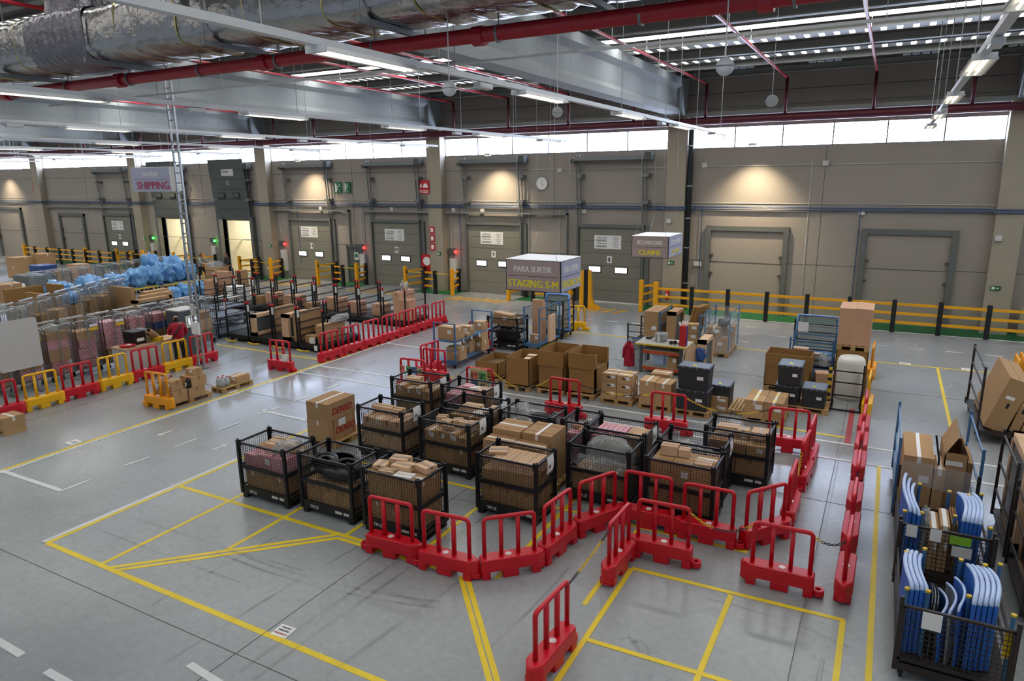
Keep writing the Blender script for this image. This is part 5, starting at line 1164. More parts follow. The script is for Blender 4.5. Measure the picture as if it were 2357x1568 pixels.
for k, (x, y) in enumerate([(-5.52, 20.42), (-5.42, 20.5)]):
    m = MB(); m.tube([(0, -.03, .06), (0, .03, .06)], .06, 14); o = m.build('tape_dispenser', 'worn', None, loc=(x, y, .94)); tag(o, 'brown tape roll, %s of two on packing table' % ['left', 'right'][k], 'tape', 'tape rolls on the table')
m = MB(); m.tube([(-.1, 0, .05), (.1, 0, .05)], .05, 12); o = m.build('label_roll', 'paper', None, True, loc=(-5.33, 20.6, .94)); tag(o, 'white label roll beside red carton on packing table', 'roll')
m = MB(); m.tube(arc([(-.1, 0, .04), (.05, 0, .04), (.1, .05, .08)], .04), .035, 8); o = m.build('scanner', 'blackp', None, True, loc=(-6.35, 20.85, .94)); tag(o, 'black handheld scanner on back of packing table', 'scanner')
carton(-5.45, 20.5, .22, .3, .3, .34, 'open carton of brown bottles on lower table shelf', 'card', 0, tape=None)
for k in range(3): one('bottle', MB().lathe([(.04, 0), (.045, .02), (.045, .16), (.02, .2), (.02, .24)], n=10).xf(Matrix.Translation((-5.54 + .09 * k, 20.52, .561))), 'worn', 'brown bottle, %s of three in carton under table' % ['left', 'middle', 'right'][k], 'bottle', 'brown bottles under the table')
one('wire_basket', MB().box(-6.1, -5.75, 20.5, 20.9, .22, .6), 'crate_lit_top', 'pale blue crate on lower table shelf', 'crate', bevel=.02)
m = MB(); m.tube([(0, -.03, 0), (0, .03, 0)], .3, 24); o = m.build('strap_reel', 'teal', None, loc=(-4.85, 20.35, .62)); tag(o, 'large teal strapping reel at right end of packing table', 'reel'); o.rotation_euler = (0, 0, R(65)); m = MB(); m.tube([(0, -.045, 0), (0, -.03, 0)], .36, 24); m.tube([(0, .03, 0), (0, .045, 0)], .36, 24); m.build('flange', 'cardl', o); m = MB(); m.bar((0, 0, -.02), (0, 0, -.62), .06, .06); m.box(-.2, .2, -.15, .15, -.62, -.59); m.build('stand', 'monitor', o)
lump('plastic_sack', 'bluet', 'dark blue sack draped beside strapping reel', 'sack', (-4.62, 20.5, .5), (.34, .3, .46), 51, .3, flat=False); one('sack_stand', MB().box(-4.72, -4.5, 20.4, 20.6, 0, .52), 'monitor', 'grey stand under the dark blue sack', 'stand')
def framebox(x, y, z, sx, sy, sz, label, m='kraft', rz=0, inner='monitor', group=None, axis='y'):
    """picture-frame style carton: deep border, dark open face"""
    o = E('frame_carton', label, 'box', (x, y, z), rz, group); b = .12; m_ = MB()
    if axis == 'y':
        m_.box(-sx / 2, sx / 2, -sy / 2, -sy / 2 + b, 0, sz); m_.box(-sx / 2, sx / 2, sy / 2 - b, sy / 2, 0, sz); m_.box(-sx / 2, sx / 2, -sy / 2, sy / 2, sz - b, sz); m_.box(-sx / 2, sx / 2, -sy / 2, sy / 2, 0, b)
        m_.build('border', m, o); MB().box(-sx / 2 + .02, sx / 2 - .05, -sy / 2 + b, sy / 2 - b, b, sz - b).build('wrapped_face', inner, o)
    return o
framebox(-4.6, 21.0, 0, .26, 1.1, 1.15, 'upright frame-shaped carton right of packing table', 'cardl')
j = E('hanging_jacket', 'crimson jacket hanging at left end of packing table', 'jacket', (-6.83, 20.35, 0)); 
def jfn(u, v):
    t = 2 * PI * u; z = .12 + .82 * v; w = .17 - .13 * v ** 3 + .012 * math.sin(5 * t + 4 * v); dd = .1 - .05 * v ** 2
    return (w * math.cos(t), dd * math.sin(t) + .015 * math.sin(6 * t), z)
MB().surf(jfn, 26, 14, wrap=True).build('body', 'redcloth', j, True)
for s in (-1, 1): MB().tube([(s * .06, -.03, .86), (s * .14, -.06, .68), (s * .17, -.07, .4)], [.05, .05, .035], 8).build('sleeve', 'redcloth', j, True)
MB().tube([(0, 0, .9), (0, 0, 1.0), (0.05, .05, 1.0)], .012, 6).build('hook', 'galv', j)
w = E('waste_bin', 'blue-lidded sack holder with clear sack behind jacket', 'bin', (-6.75, 20.85, 0)); MB().tube([(.3 * math.cos(2 * PI * k / 20), .3 * math.sin(2 * PI * k / 20), .86) for k in range(20)], .02, 6, closed=True).build('ring', 'bluet', w)
MB().surf(lambda u, v: ((.24 + .05 * v + .015 * math.sin(9 * 2 * PI * u)) * math.cos(2 * PI * u), (.24 + .05 * v) * math.sin(2 * PI * u), .03 + .83 * v), 30, 8, wrap=True).build('sack', 'filmd', w, True); m = MB()
for a in (0, 2.1, 4.2): m.tube([(.3 * math.cos(a), .3 * math.sin(a), 0), (.3 * math.cos(a), .3 * math.sin(a), .86)], .014, 5)
m.build('leg', 'bluet', w)
# tall cartons on trolleys behind the table
c = post_cart(-7.75, -7.0, 22.9, 24.4, .95, 'low black trolley with ladder end left of the tall cartons', rails=(.45, .65, .9), ends='x')
carton(-6.85, 23.3, .22, .5, 1.3, 1.25, 'tall deep carton standing behind packing table, leftmost', 'card', 0, 'tall cartons behind the table', tape=None); framebox(-6.2, 23.4, .22, .3, 1.2, 1.25, 'tall frame-shaped carton behind packing table', 'card', inner='blackp')
post_cart(-6.55, -5.2, 22.7, 24.1, 1.5, 'blue post trolley holding tall cartons behind packing table', 'bluesteel', rails=(1.0, 1.4), ends='y')
for k in range(2):
    q = carton(-5.75 + .1 * k, 23.6, .24, .08, .8, 1.45, 'tilted narrow carton, %s of two behind packing table' % ['left', 'right'][k], 'kraft', 0, 'tilted narrow cartons', tape=None, lab=False); q.rotation_euler = (0, R(14), R(-15))
for k in range(3): carton(-5.52, 22.98, .225 + .3 * k, .55, .5, .29, 'carton in stack behind red tower, %s of three' % ['lowest', 'middle', 'topmost'][k], 'card', .04 * k, 'stack behind the red carton', yl=k == 2)
# wrapped pallet load
pallet(-4.72, 23.9, 'pallet under the film-wrapped mixed load', PI / 2, sc=(1.3, 1, 1))
for k, (x, y, z, sx, sy, sz, w1) in enumerate([(-4.72, 23.5, .146, .7, .7, .5, 'front lower'), (-4.72, 24.25, .146, .7, .7, .5, 'rear lower'), (-4.85, 23.45, .65, .45, .6, .35, 'front upper'), (-4.5, 24.1, .65, .4, .8, .3, 'rear upper')]): carton(x, y, z, sx, sy, sz, '%s carton inside the film-wrapped load' % w1, 'card', .03 * k, 'cartons inside wrapped load', yl=k == 3)
m = MB()
for x in (-5.12, -4.32):
    for y in (23.15, 24.7): m.box(x - .02, x + .02, y - .02, y + .02, .15, 1.55)
    for z in (.9, 1.1, 1.3, 1.5): m.bar((x, 23.15, z), (x, 24.7, z), .025)
one('blue_side_frame', m, 'bluesteel', 'blue ladder side frames around the film-wrapped load', 'frame')
m = MB(); m.surf(lambda u, v: ((-.44 if (u < .25 or u >= .75) else .44) if False else .45 * max(-1, min(1, 1.6 * math.cos(2 * PI * u))), .84 * max(-1, min(1, 1.6 * math.sin(2 * PI * u))), .16 + 1.3 * v), 40, 8, wrap=True)
o = m.build('stretch_film', 'film', None, True, loc=(-4.72, 23.92, 0)); tag(o, 'clear stretch film wrapped round the mixed pallet load', 'film')
lump('plastic_sack', 'tote', 'dark crumpled sack on the film-wrapped load', 'sack', (-4.6, 23.6, 1.0), (.4, .6, .26), 55, .35)
# blue picking trolley
post_cart(-12.6, -11.8, 17.95, 20.3, 1.5, 'long blue picking trolley with two decks of cartons', 'bluesteel', deck=.25, shelf=(.9,), rails=(1.48, .6), ends='x', name='picking_trolley', deckm='bluesteel')
for k, (x, y, z, sx, sy, sz, w1) in enumerate([(-12.2, 18.35, .905, .68, .5, .42, 'large pale-topped carton at front of upper deck'), (-12.1, 19.1, .905, .46, .4, .3, 'medium carton in middle of upper deck'), (-11.95, 18.8, .905, .24, .16, .14, 'tiny carton on edge of upper deck'), (-12.05, 19.95, .905, .36, .36, .3, 'square carton at back of upper deck'),
                                             (-11.98, 18.3, .255, .5, .44, .42, 'carton with yellow label at front of lower deck'), (-12.15, 19.3, .255, .3, .4, .4, 'left carton in the lower middle stack'), (-11.98, 19.75, .255, .5, .46, .34, 'bottom carton in the lower back stack'), (-11.95, 19.75, .6, .38, .4, .28, 'top carton in the lower back stack')]):
    carton(x, y, z, sx, sy, sz, w1 + ' of blue trolley', 'card', .06 * (k % 3 - 1), 'cartons on the blue trolley', yl=k in (4, 7))
for k, y in enumerate((18.4, 18.9, 19.4, 19.9)): one('hanging_tag', MB().box(-11.775, -11.77, y, y + .06, .78, .92), 'paper', 'white tag, %s along the blue trolley edge' % ORD[k], 'tag', 'white tags on the blue trolley')
c2 = dup(CG, (-11.72, 21.3, 0), 0, 'black mesh cage of dark parts behind blue picking trolley', 'black mesh pallet cages'); lump('wrapped_bundle', 'blackp', 'dark wrapped parts inside cage behind blue trolley', 'bundle', (-11.72, 21.3, .15), (1.0, .6, .7), 61, .1)
carton(-11.8, 21.25, .86, .74, .45, .42, 'long carton lying tilted on cage behind blue trolley', 'card', -.1, tilt=(0, R(5), -.1)); carton(-11.35, 21.5, .86, .3, .3, .2, 'small carton on cage behind blue trolley', 'card', 0)
post_cart(-11.05, -10.45, 21.3, 23.0, 1.55, 'blue frame trolley holding tall upright carton', 'bluesteel', rails=(1.1, 1.5), ends='y')
carton(-10.78, 21.9, .225, .42, .16, 1.5, 'very tall thin carton upright on blue frame trolley', 'pinkc', 0, lab=False, tape=None); carton(-11.0, 22.4, .225, .5, .12, 1.3, 'second tall thin carton behind upright one', 'card', 0, lab=False, tape=None); carton(-10.72, 21.55, .225, .34, .2, .3, 'small carton at foot of the tall upright carton', 'card', 0); carton(-10.35, 22.1, .225, .08, .5, .95, 'narrow tan board right of the tall upright carton', 'cardl', 0, tape=None, lab=False, name='board', cat='board', seam=False)
c = post_cart(-11.35, -10.4, 23.2, 24.2, 1.5, 'black mesh trolley carrying blue-edged windscreen below staging sign', rails=(.4, .75, 1.1, 1.45), ends='xy')
m = MB()
for k in range(9): m.bar((-.475 + .11 * k, -.5, .22), (-.475 + .11 * k, -.5, 1.45), .012)
m.build('wire_mesh', 'black', c); screen('blue-edged windscreen upright on black mesh trolley below staging sign', 1.05, 1.35, (-10.9, 23.75, .26), (R(-4), 0, 0), t=.05); one('notice', MB().box(-10.62, -10.42, 23.16, 23.166, .95, 1.3), 'paper', 'white paper on the windscreen trolley below staging sign', 'notice')
# ------------------------------------------------------------------ floor notices
n = E('floor_notice', 'white floor notice about temporary parking beside yellow line', 'notice', (-6.73, 5.76, .004)); n.rotation_euler = (0, 0, R(4)); MB().box(-.13, .13, -.115, .115, 0, .002).build('sheet', 'paper', n)
joined_text(n, [('PARKING', (0, .05, .003), .035, .15), ('TEMPORAL', (0, -.01, .003), .035, .19)], 'ink', '+z', 'printed_text'); text(n, 'MAQUINA BT', 'redink', (0, -.075, .003), '+z', .035, .22, 'printed_text')
for x, y, lab in [(.9, 24.82, 'white floor notice on yellow line right of the giant carton'), (2.6, 24.9, 'white floor notice on yellow line near amber barriers'), (-16.52, 8.58, 'white floor notice on double line at far left'), (-16.5, 13.1, 'white floor notice beside the small pallet of bottles')]:
    q = E('floor_notice', lab, 'notice', (x, y, .005), group='white floor notices'); MB().box(-.16, .16, -.14, .14, 0, .002).build('sheet', 'paper', q); m = MB(); m.box(-.1, .1, .03, .06, .002, .003); m.box(-.1, .1, -.03, 0, .002, .003); m.build('printed_text', 'inkgrey', q)
# ------------------------------------------------------------------ right-hand trolleys of wrapped glass
def caps(c, pts, z):
    m = MB()
    for x, y in pts: m.cyl(x, y, z - .012, z + .012, .03, 8)
    m.build('yellow_cap', 'yedge', c)
def glass_trolley(y0, y1, label, front_h=1.0):
    c = post_cart(.58, 1.72, y0, y1, 1.12, label, 'worn', deck=.24, rails=(.45, .7), ends='y', name='glass_trolley', group='trolleys of wrapped car glass', deckm='worn'); d = y1 - y0
    m = MB(); y = -d / 2
    m.bar((-.55, y, front_h), (.55, y, front_h), .035); m.bar((-.55, y, .3), (.55, y, .3), .035)
    for x in (-.54, .54): m.bar((x, y, .25), (x, y, front_h), .035)
    for k in range(1, 18): m.bar((-.55 + 1.1 * k / 18, y, .3), (-.55 + 1.1 * k / 18, y, front_h), .007)
    for k in range(1, 11): m.bar((-.55, y, .3 + (front_h - .3) * k / 11), (.55, y, .3 + (front_h - .3) * k / 11), .007)
    m.build('front_mesh', 'worn', c)
    pts = [(-.52, -d / 2 + .2), (-.52, .1), (-.3, -d / 2 + .25), (-.3, .3), (.12, -d / 2 + .35), (.1, .2), (.38, -d / 2 + .3), (.36, .2), (.53, -d / 2 + .15), (.53, .3)]
    for x, yy in pts: MB().cyl(x, yy, .2, 1.12, .024, 8).build('divider_tube', 'bluesteel', c)
    caps(c, pts, 1.12); return c
g1 = glass_trolley(8.55, 10.62, 'rusty trolley of wrapped car glass, nearest at lower right'); g2 = glass_trolley(10.78, 12.86, 'rusty trolley of wrapped car glass, second at right')
MB().box(.46, .55, -.98, -.97, .62, .95).build('perforated_plate', 'yedge', g1)
def slab(x, y0, y1, z0, h, amp, label, group, t=.046, lean=0, cap=True, m_='bluewrap'):
    s = E('wrapped_glass', label, 'car glass', (x, y0, z0), group=group); Ly = y1 - y0
    hz = lambda v: h * (1 - .12 * v ** 3 - .06 * (1 - min(1, v / .06)) ** 2)
    cxv = lambda v: amp * .8 * math.sin(PI * v) + amp * .35 * v
    n = 16; vs = []; fs = []
    for k in range(n + 1):
        v = k / n; x_ = cxv(v); y_ = Ly * v; z_ = hz(v)
        vs += [(x_ - t / 2, y_, 0), (x_ + t / 2, y_, 0), (x_ + t / 2 + lean, y_, z_), (x_ - t / 2 + lean, y_, z_)]
    for k in range(n):
        a = 4 * k; b_ = a + 4
        for i in range(4): fs.append((a + i, a + (i + 1) % 4, b_ + (i + 1) % 4, b_ + i))
    fs += [(3, 2, 1, 0), (4 * n, 4 * n + 1, 4 * n + 2, 4 * n + 3)]
    m = MB(); m.add(vs, fs); m.build('sleeve', m_, s, bevel=.01)
    if cap: MB().tube([(cxv(k / n) + lean, Ly * k / n, hz(k / n) + .004) for k in range(n + 1)], t * .55, 8).build('lit_top_edge', 'crate_lit_top', s, True)  # paler tube paints the light falling on the blue foam's top edge
    return s
G_ = 'blue-sleeved curved glass'
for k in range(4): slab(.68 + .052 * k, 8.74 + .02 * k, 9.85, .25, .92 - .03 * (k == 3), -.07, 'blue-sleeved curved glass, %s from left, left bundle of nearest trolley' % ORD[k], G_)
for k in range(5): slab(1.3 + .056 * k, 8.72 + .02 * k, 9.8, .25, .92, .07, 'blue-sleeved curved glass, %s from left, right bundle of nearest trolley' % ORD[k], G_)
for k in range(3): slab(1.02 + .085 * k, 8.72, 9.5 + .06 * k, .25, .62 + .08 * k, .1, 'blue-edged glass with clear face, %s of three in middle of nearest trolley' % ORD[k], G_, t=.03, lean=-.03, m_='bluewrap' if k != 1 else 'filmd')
for k in range(3): slab(.9 + .03 * k, 8.8, 9.5, .25, .7, .03, 'dark thin moulding in film, %s of three left of centre in nearest trolley' % ORD[k], 'dark mouldings in film', t=.015, m_='blackp' if k != 1 else 'filmd', cap=False)
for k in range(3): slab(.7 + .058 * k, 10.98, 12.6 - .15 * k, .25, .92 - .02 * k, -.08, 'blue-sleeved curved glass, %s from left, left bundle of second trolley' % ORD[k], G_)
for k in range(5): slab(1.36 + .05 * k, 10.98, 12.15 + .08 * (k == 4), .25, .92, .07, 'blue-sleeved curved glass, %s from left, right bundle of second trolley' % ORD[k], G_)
lump('wrapped_bundle', 'filmd', 'tall pale film-wrapped bundle in middle of second trolley', 'bundle', (.93, 11.35, .25), (.16, .7, .85), 71, .25)
for k, (x, w1) in enumerate([(1.03, 'left'), (1.16, 'right')]): carton(x, 11.3, .25, .12, .62, .66 + .08 * k, 'upright narrow carton, %s of two in middle of second trolley' % w1, 'card', 0, 'upright cartons in second trolley', tape='w')
for k in range(3): carton(1.25 + .03 * k, 11.4, .25, .018, .6, .75, 'thin brown board, %s of three in second trolley' % ORD[k], 'kraft', 0, 'thin boards in second trolley', tape=None, lab=False, name='board', cat='board', seam=False)
for x, w1, y in ((.72, 'left', 10.74), (1.02, 'right', 10.74)): one('label_sheet', MB().box(x - .06, x + .08, y, y + .006, .84, 1.02), 'paper', 'white label, %s of two on front rail of second trolley' % w1, 'label', 'labels on second trolley rail')
one('label_sheet', MB().box(1.2, 1.46, 10.73, 10.736, .86, .99), 'greenlab', 'lime green label on front rail of second trolley', 'label'); one('label_sheet', MB().box(1.24, 1.48, 10.72, 10.726, .68, .84), 'greyboard', 'grey printed label under lime green label', 'label'); one('label_sheet', MB().box(.8, 1.0, 8.52, 8.526, .78, 1.0), 'paper', 'white label on front rail of nearest glass trolley', 'label')
c3 = post_cart(.55, 1.75, 13.0, 15.2, 1.55, 'tall blue-sided trolley of cartons behind the glass trolleys', 'bluesteel', rails=(.5, .9, 1.45), ends='y', deck=.24, deckm='worn')
carton(.87, 13.9, .24, .46, 1.3, .92, 'tall taped carton at left of the third right-hand trolley', 'card', 0, lab=True); carton(1.2, 13.6, .24, .16, .7, .75, 'narrow carton beside tall taped carton in third trolley', 'card', 0, lab=False)
q = E('open_carton', 'tall open-ended carton leaning in third right-hand trolley', 'box', (1.43, 13.5, .24)); m = MB(); t = .012
p_ = [(-.2, 0), (.2, 0), (.12, 1.0), (-.12, 1.25)]
m.extrude([(-.17, 0), (.17, 0), (.17, 1.0), (-.17, 1.0)], -.1, .0); m.add([(-.17, -.1, 1.0), (-.17, 1.0, .9), (.02, 1.0, 1.35), (.0, -.08, 1.32)], [(0, 1, 2, 3)]); m.add([(.17, -.1, 1.0), (.17, 1.0, .9), (.03, 1.0, 1.36), (.01, -.08, 1.33)], [(3, 2, 1, 0)]); m.box(-.17, -.158, -.1, 1.0, 0, .98); m.box(.158, .17, -.1, 1.0, 0, .98); m.box(-.17, .17, .99, 1.0, 0, .95)
m.build('body', 'card', q); MB().box(-.15, .1, -.105, -.1, .8, .88).build('label', 'paper', q)
carton(1.66, 14.1, .24, .1, .9, .8, 'flat carton right of leaning open carton', 'card', 0, lab=False, tape=None); one('rubber_moulding', MB().tube([(1.2, 13.4, .6), (1.18, 13.45, 1.1), (1.1, 13.55, 1.5)], .018, 6), 'blackp', 'black rubber strip sticking up in third trolley', 'strip')
o = MB().surf(lambda u, v: (.6 + 1.1 * u, 12.96 + .03 * math.sin(9 * u), .72 + .42 * v + .03 * math.sin(5 * u)), 16, 4).build('hanging_film', 'film', None, True); tag(o, 'sheet of clear film hung across third right-hand trolley', 'film')
# far right racks
c4 = post_cart(2.1, 3.5, 10.5, 12.0, 1.5, 'black-posted trolley of cartons at right edge, nearer', 'worn', rails=(.55, 1.0, 1.4), ends='y'); c5 = post_cart(2.1, 3.5, 12.2, 13.8, 1.7, 'black-posted trolley at right edge, farther', 'worn', rails=(.6, 1.1, 1.6), ends='y')
framebox(2.8, 13.0, .22, 1.2, 1.45, 1.5, 'huge pale frame carton on trolley at right edge', 'cardl', inner='blackp'); framebox(2.8, 11.2, .22, 1.2, 1.3, 1.05, 'huge brown frame carton on nearer trolley at right edge', 'card', inner='blackp')
c6 = post_cart(2.2, 4.0, 18.0, 20.5, .34, 'low black dolly of leaning cartons at upper right', 'worn', deck=.28, rails=(), ends='y')
m = MB()
for y in (18.05, 20.45): m.bar((0, 0, 0), (0, 0, .01), .01); m.box(2.2, 2.25, y - .02, y + .02, .25, 1.75)
for z in (.8, 1.3, 1.7): m.bar((2.22, 18.05, z), (2.22, 20.45, z), .03)
one('end_frame', m, 'worn', 'tall black end frame beside the leaning cartons', 'frame')
def leaner(x, w, h, y0, y1, tl, label, m_='card'):
    o = carton(x, (y0 + y1) / 2, .285, w, y1 - y0, h, label, m_, 0, 'leaning cartons at right', tape=None, lab=False); o.rotation_euler = (0, R(tl), 0)
    MB().box(-w * .25, w * .15, -(y1 - y0) / 2 - .004, -(y1 - y0) / 2, h * .62, h * .68).build('address_label', 'paper', o); MB().box(-.02, .03, -(y1 - y0) / 2 - .004, -(y1 - y0) / 2, h * .45, h * .55).build('hand_hole', 'ink', o); return o
leaner(2.55, .42, 1.25, 18.15, 20.2, 17, 'thick leaning carton, first from left on low dolly at right'); leaner(2.93, .18, 1.0, 18.2, 20.1, 13, 'thin leaning carton, second from left on low dolly at right'); leaner(3.14, .18, 1.05, 18.2, 20.1, 13, 'thin leaning carton, third from left on low dolly at right'); leaner(3.46, .36, 1.25, 18.2, 20.1, 13, 'thick leaning carton at right end of low dolly')
one('green_cabinet', MB().box(3.95, 4.6, 22.4, 24.2, 0, 1.2), 'green', 'green machine cabinet at right edge behind amber barriers', 'machine', bevel=.03)

# ------------------------------------------------------------------ dark order trolleys with red-capped posts
def make_cart():
    w, d = 1.2, 1.48; c = E('order_trolley', 'x', 'trolley'); m = MB(); m.box(-w / 2, w / 2, -d / 2, d / 2, .24, .28)
    for s in (-1, 1): m.box(-w / 2, w / 2, s * d / 2 - .03, s * d / 2 + .03, .12, .28); m.box(s * w / 2 - .03, s * w / 2 + .03, -d / 2, d / 2, .12, .28)
    m.build('deck', 'black', c); m = MB()
    for sx in (-1, 1):
        for sy in (-1, 1): m.tube([(sx * .48 - .02, sy * .6, .06), (sx * .48 + .02, sy * .6, .06)], .06, 8); m.box(sx * .48 - .03, sx * .48 + .03, sy * .6 - .03, sy * .6 + .03, .06, .24)
    m.build('caster', 'rubber', c)
    for sx in (-1, 1):
        for sy in (-1, 1):
            x, y = sx * (w / 2 - .035), sy * (d / 2 - .035); p = MB().box(x - .025, x + .025, y - .025, y + .025, .24, 1.54).build('post', 'black', c); MB().cyl(x, y, 1.52, 1.6, .04, 10).build('red_cap', 'redsign', p)
            if sy < 0 and sx < 0: MB().box(x - .05, x + .05, y - .032, y - .028, 1.22, 1.48).build('paper_tag', 'paper', p)
    for sx in (-1, 1):
        m = MB(); x = sx * (w / 2 - .035)
        for z in (.5, .75, 1.0, 1.35): m.bar((x, -d / 2, z), (x, d / 2, z), .022)
        m.build('side_rail', 'black', c)
    return c
CT = make_cart(); cf = [True]
def cart(x, y, label):
    if cf[0]: c = CT; cf[0] = False; c.location = (x, y, 0); c['label'] = label
    else: c = dup(CT, (x, y, 0), 0, label)
    c['group'] = 'red-capped order trolleys'; return c
for k in range(4): cart(-17.7 - 1.27 * k, 18.4, 'black trolley with red-capped posts, %s from right in front row' % ORD[k])
for k in range(10): cart(-17.7 - 1.27 * k, 23.15, 'black trolley with red-capped posts, %s from right in rear row' % ORD[k])
for k, (x, y, w1) in enumerate([(-23.1, 18.3, 'right-hand'), (-24.6, 19.6, 'left-hand')]):
    post_cart(x - .6, x + .6, y - .7, y + .7, 1.75, 'black two-deck shelf trolley, %s one, left of front row' % w1, 'black', rails=(.45, .6, 1.1, 1.3, 1.5), shelf=(.85,), ends='y', deckm='totelid', group='black shelf trolleys')
for k, (x, y) in enumerate([(-26.0, 21.0), (-27.3, 20.2)]): post_cart(x - .6, x + .6, y - .5, y + .5, .95, 'low pale-topped trolley, %s one, behind the kiosk' % ['right', 'left'][k], 'black', shelf=(.9,), ends='y', deckm='tabletop', group='low pale-topped trolleys')
# loads on them
LD = [(-19.0, 18.35, .3, .34, 1.3, .95, 'frame', 'dark-faced frame carton in third cell of front row'), (-20.7, 18.3, .3, .26, 1.2, .8, 'frame', 'lower frame carton toward left of front row'), (-20.25, 18.9, .29, .2, .9, 1.0, 'card', 'plain upright carton in front row'), (-18.55, 18.4, .29, .16, 1.3, 1.05, 'card', 'tall upright carton beside the frame carton in front row'),
      (-17.9, 17.95, .29, .5, .3, .25, 'card', 'small carton at front of first front-row trolley'), (-17.55, 18.5, .29, .3, 1.2, .62, 'card', 'long carton under film in first front-row trolley'), (-18.1, 18.7, .29, .4, .5, .5, 'card', 'square carton at back of first front-row trolley'), (-17.75, 17.85, .29, .2, .3, .2, 'white', 'small white carton at front edge of first trolley'),
      (-17.6, 23.0, .29, .3, 1.1, 1.15, 'pinkc', 'tall pinkish carton in first rear-row trolley'), (-17.2, 22.7, .29, .5, .5, .85, 'pinkc', 'wide film-topped carton in first rear-row trolley'), (-18.9, 23.1, .29, .55, .6, .5, 'pinkc', 'carton in second rear-row trolley'), (-20.2, 23.1, .29, .5, .5, .5, 'pinkc', 'carton in third rear-row trolley'), (-21.6, 23.3, .29, .9, .5, .55, 'pinkc', 'wide carton in fourth rear-row trolley'),
      (-24.1, 23.2, .29, .9, .6, .5, 'pinkc', 'wide carton in sixth rear-row trolley'), (-25.3, 23.1, .29, .6, .6, .55, 'pinkc', 'carton in seventh rear-row trolley'), (-25.9, 22.8, .29, .3, .4, .4, 'card', 'small carton beside seventh rear-row load'), (-22.7, 22.9, .29, .5, .5, .3, 'card', 'low carton in fifth rear-row trolley'), (-27.7, 23.0, .29, .9, .7, .7, 'white', 'white wrapped block in ninth rear-row trolley'), (-29.2, 23.5, .29, .9, .3, 1.3, 'pinkc', 'big pinkish panel carton in last rear-row trolley'), (-29.6, 23.0, .29, .5, .4, .9, 'pinkc', 'smaller pinkish carton beside the big panel carton')]
for x, y, z, sx, sy, sz, mm, lab in LD:
    if mm == 'frame': framebox(x, y, z, sx, sy, sz, lab, 'cardl', inner='monitor')
    else: carton(x, y, z, sx, sy, sz, lab, mm, 0, 'loads on the order trolleys', tape='b' if mm == 'pinkc' else None, lab=False)
lump('wrapped_bundle', 'filmd', 'silvery film-wrapped load in first front-row trolley', 'bundle', (-17.45, 18.9, .9), (.4, .9, .3), 81, .3); lump('wrapped_bundle', 'filmd', 'shiny wrapped bundle on first rear-row carton', 'bundle', (-17.5, 22.9, 1.42), (.3, .4, .4), 82, .4, peaks=2); lump('film_wrapped_board', 'blackp', 'dark film-wrapped panel leaning by first front-row trolley', 'panel', (-16.85, 18.7, .0), (.3, 1.2, .6), 83, .12)
for k, x in enumerate((-17.9, -19.1, -20.4, -21.6)): one('bumper_strip', MB().tube([(x - .3, 17.42, .1), (x, 17.36, .08), (x + .3, 17.42, .1)], .03, 6), 'yedge', 'yellow bumper strip, %s from right under front-row trolleys' % ORD[k], 'bumper strip', 'yellow bumper strips')
one('deck_card', MB().box(-17.45, -17.3, 17.5, 17.51, .12, .3), 'paper', 'white card on front of first front-row trolley', 'card')

# ------------------------------------------------------------------ galvanised roll cages
def make_roll():
    w, d, h = .72, .8, 1.75; c = E('roll_cage', 'x', 'roll cage'); m = MB(); m.box(-w / 2, w / 2, -d / 2, d / 2, .18, .21); m.build('base', 'galvd', c)
    m = MB()
    for sx in (-1, 1):
        for sy in (-1, 1): m.tube([(sx * .28 - .02, sy * .32, .06), (sx * .28 + .02, sy * .32, .06)], .06, 8); m.box(sx * .28 - .03, sx * .28 + .03, sy * .32 - .03, sy * .32 + .03, .06, .18)
    m.build('caster', 'rubber', c)
    def gate_(name, a, b_, n):
        A, B = Vector(a), Vector(b_); f = MB(); f.tube(arc([(A.x, A.y, .2), (A.x, A.y, h), (B.x, B.y, h), (B.x, B.y, .2)], .1, 4), .014, 6)
        for k in range(1, n): q = A.lerp(B, k / n); f.bar((q.x, q.y, .2), (q.x, q.y, h - .01), .007)
        for k in range(1, 18): z = .2 + (h - .2) * k / 18; f.bar((A.x, A.y, z), (B.x, B.y, z), .007)
        f.build(name, 'galv', c)
    gate_('side_gate', (-w / 2, -d / 2, 0), (w / 2, -d / 2, 0), 6); gate_('side_gate', (-w / 2, d / 2, 0), (w / 2, d / 2, 0), 6); gate_('back_gate', (-w / 2, -d / 2, 0), (-w / 2, d / 2, 0), 7); gate_('front_gate', (w / 2, -d / 2, 0), (w / 2, 0, 0), 4); gate_('front_gate', (w / 2, .02, 0), (w / 2, d / 2, 0), 4)
    m = MB(); m.tube([(-w / 2, -d / 2, h + .03), (-w / 2, d / 2, h + .03)], .02, 6); m.build('top_bar', 'galv', c); return c
RC = make_roll(); rf = [True]
def roll(x, y, rz, label, grp, plate=False):
    if rf[0]: c = RC; rf[0] = False; c.location = (x, y, 0); c.rotation_euler = (0, 0, rz); c['label'] = label; c['group'] = grp
    else: c = dup(RC, (x, y, 0), rz, label, grp)
    if plate: MB().box(.375, .38, .06, .36, 1.38, 1.48).build('yellow_plate', 'yedge', c); MB().box(.375, .38, .08, .34, 1.5, 1.58).build('white_plate', 'paper', c)
    return c
FI = ['card', 'stripe', 'bluet', 'card', 'stripe', 'cardl', 'stripe2', 'kraft']; rr_ = random.Random(11)
FN = {'stripe': ('striped_parcel', 'red striped parcel'), 'stripe2': ('striped_parcel', 'pale striped parcel'), 'bluet': ('blue_crate', 'blue crate')}
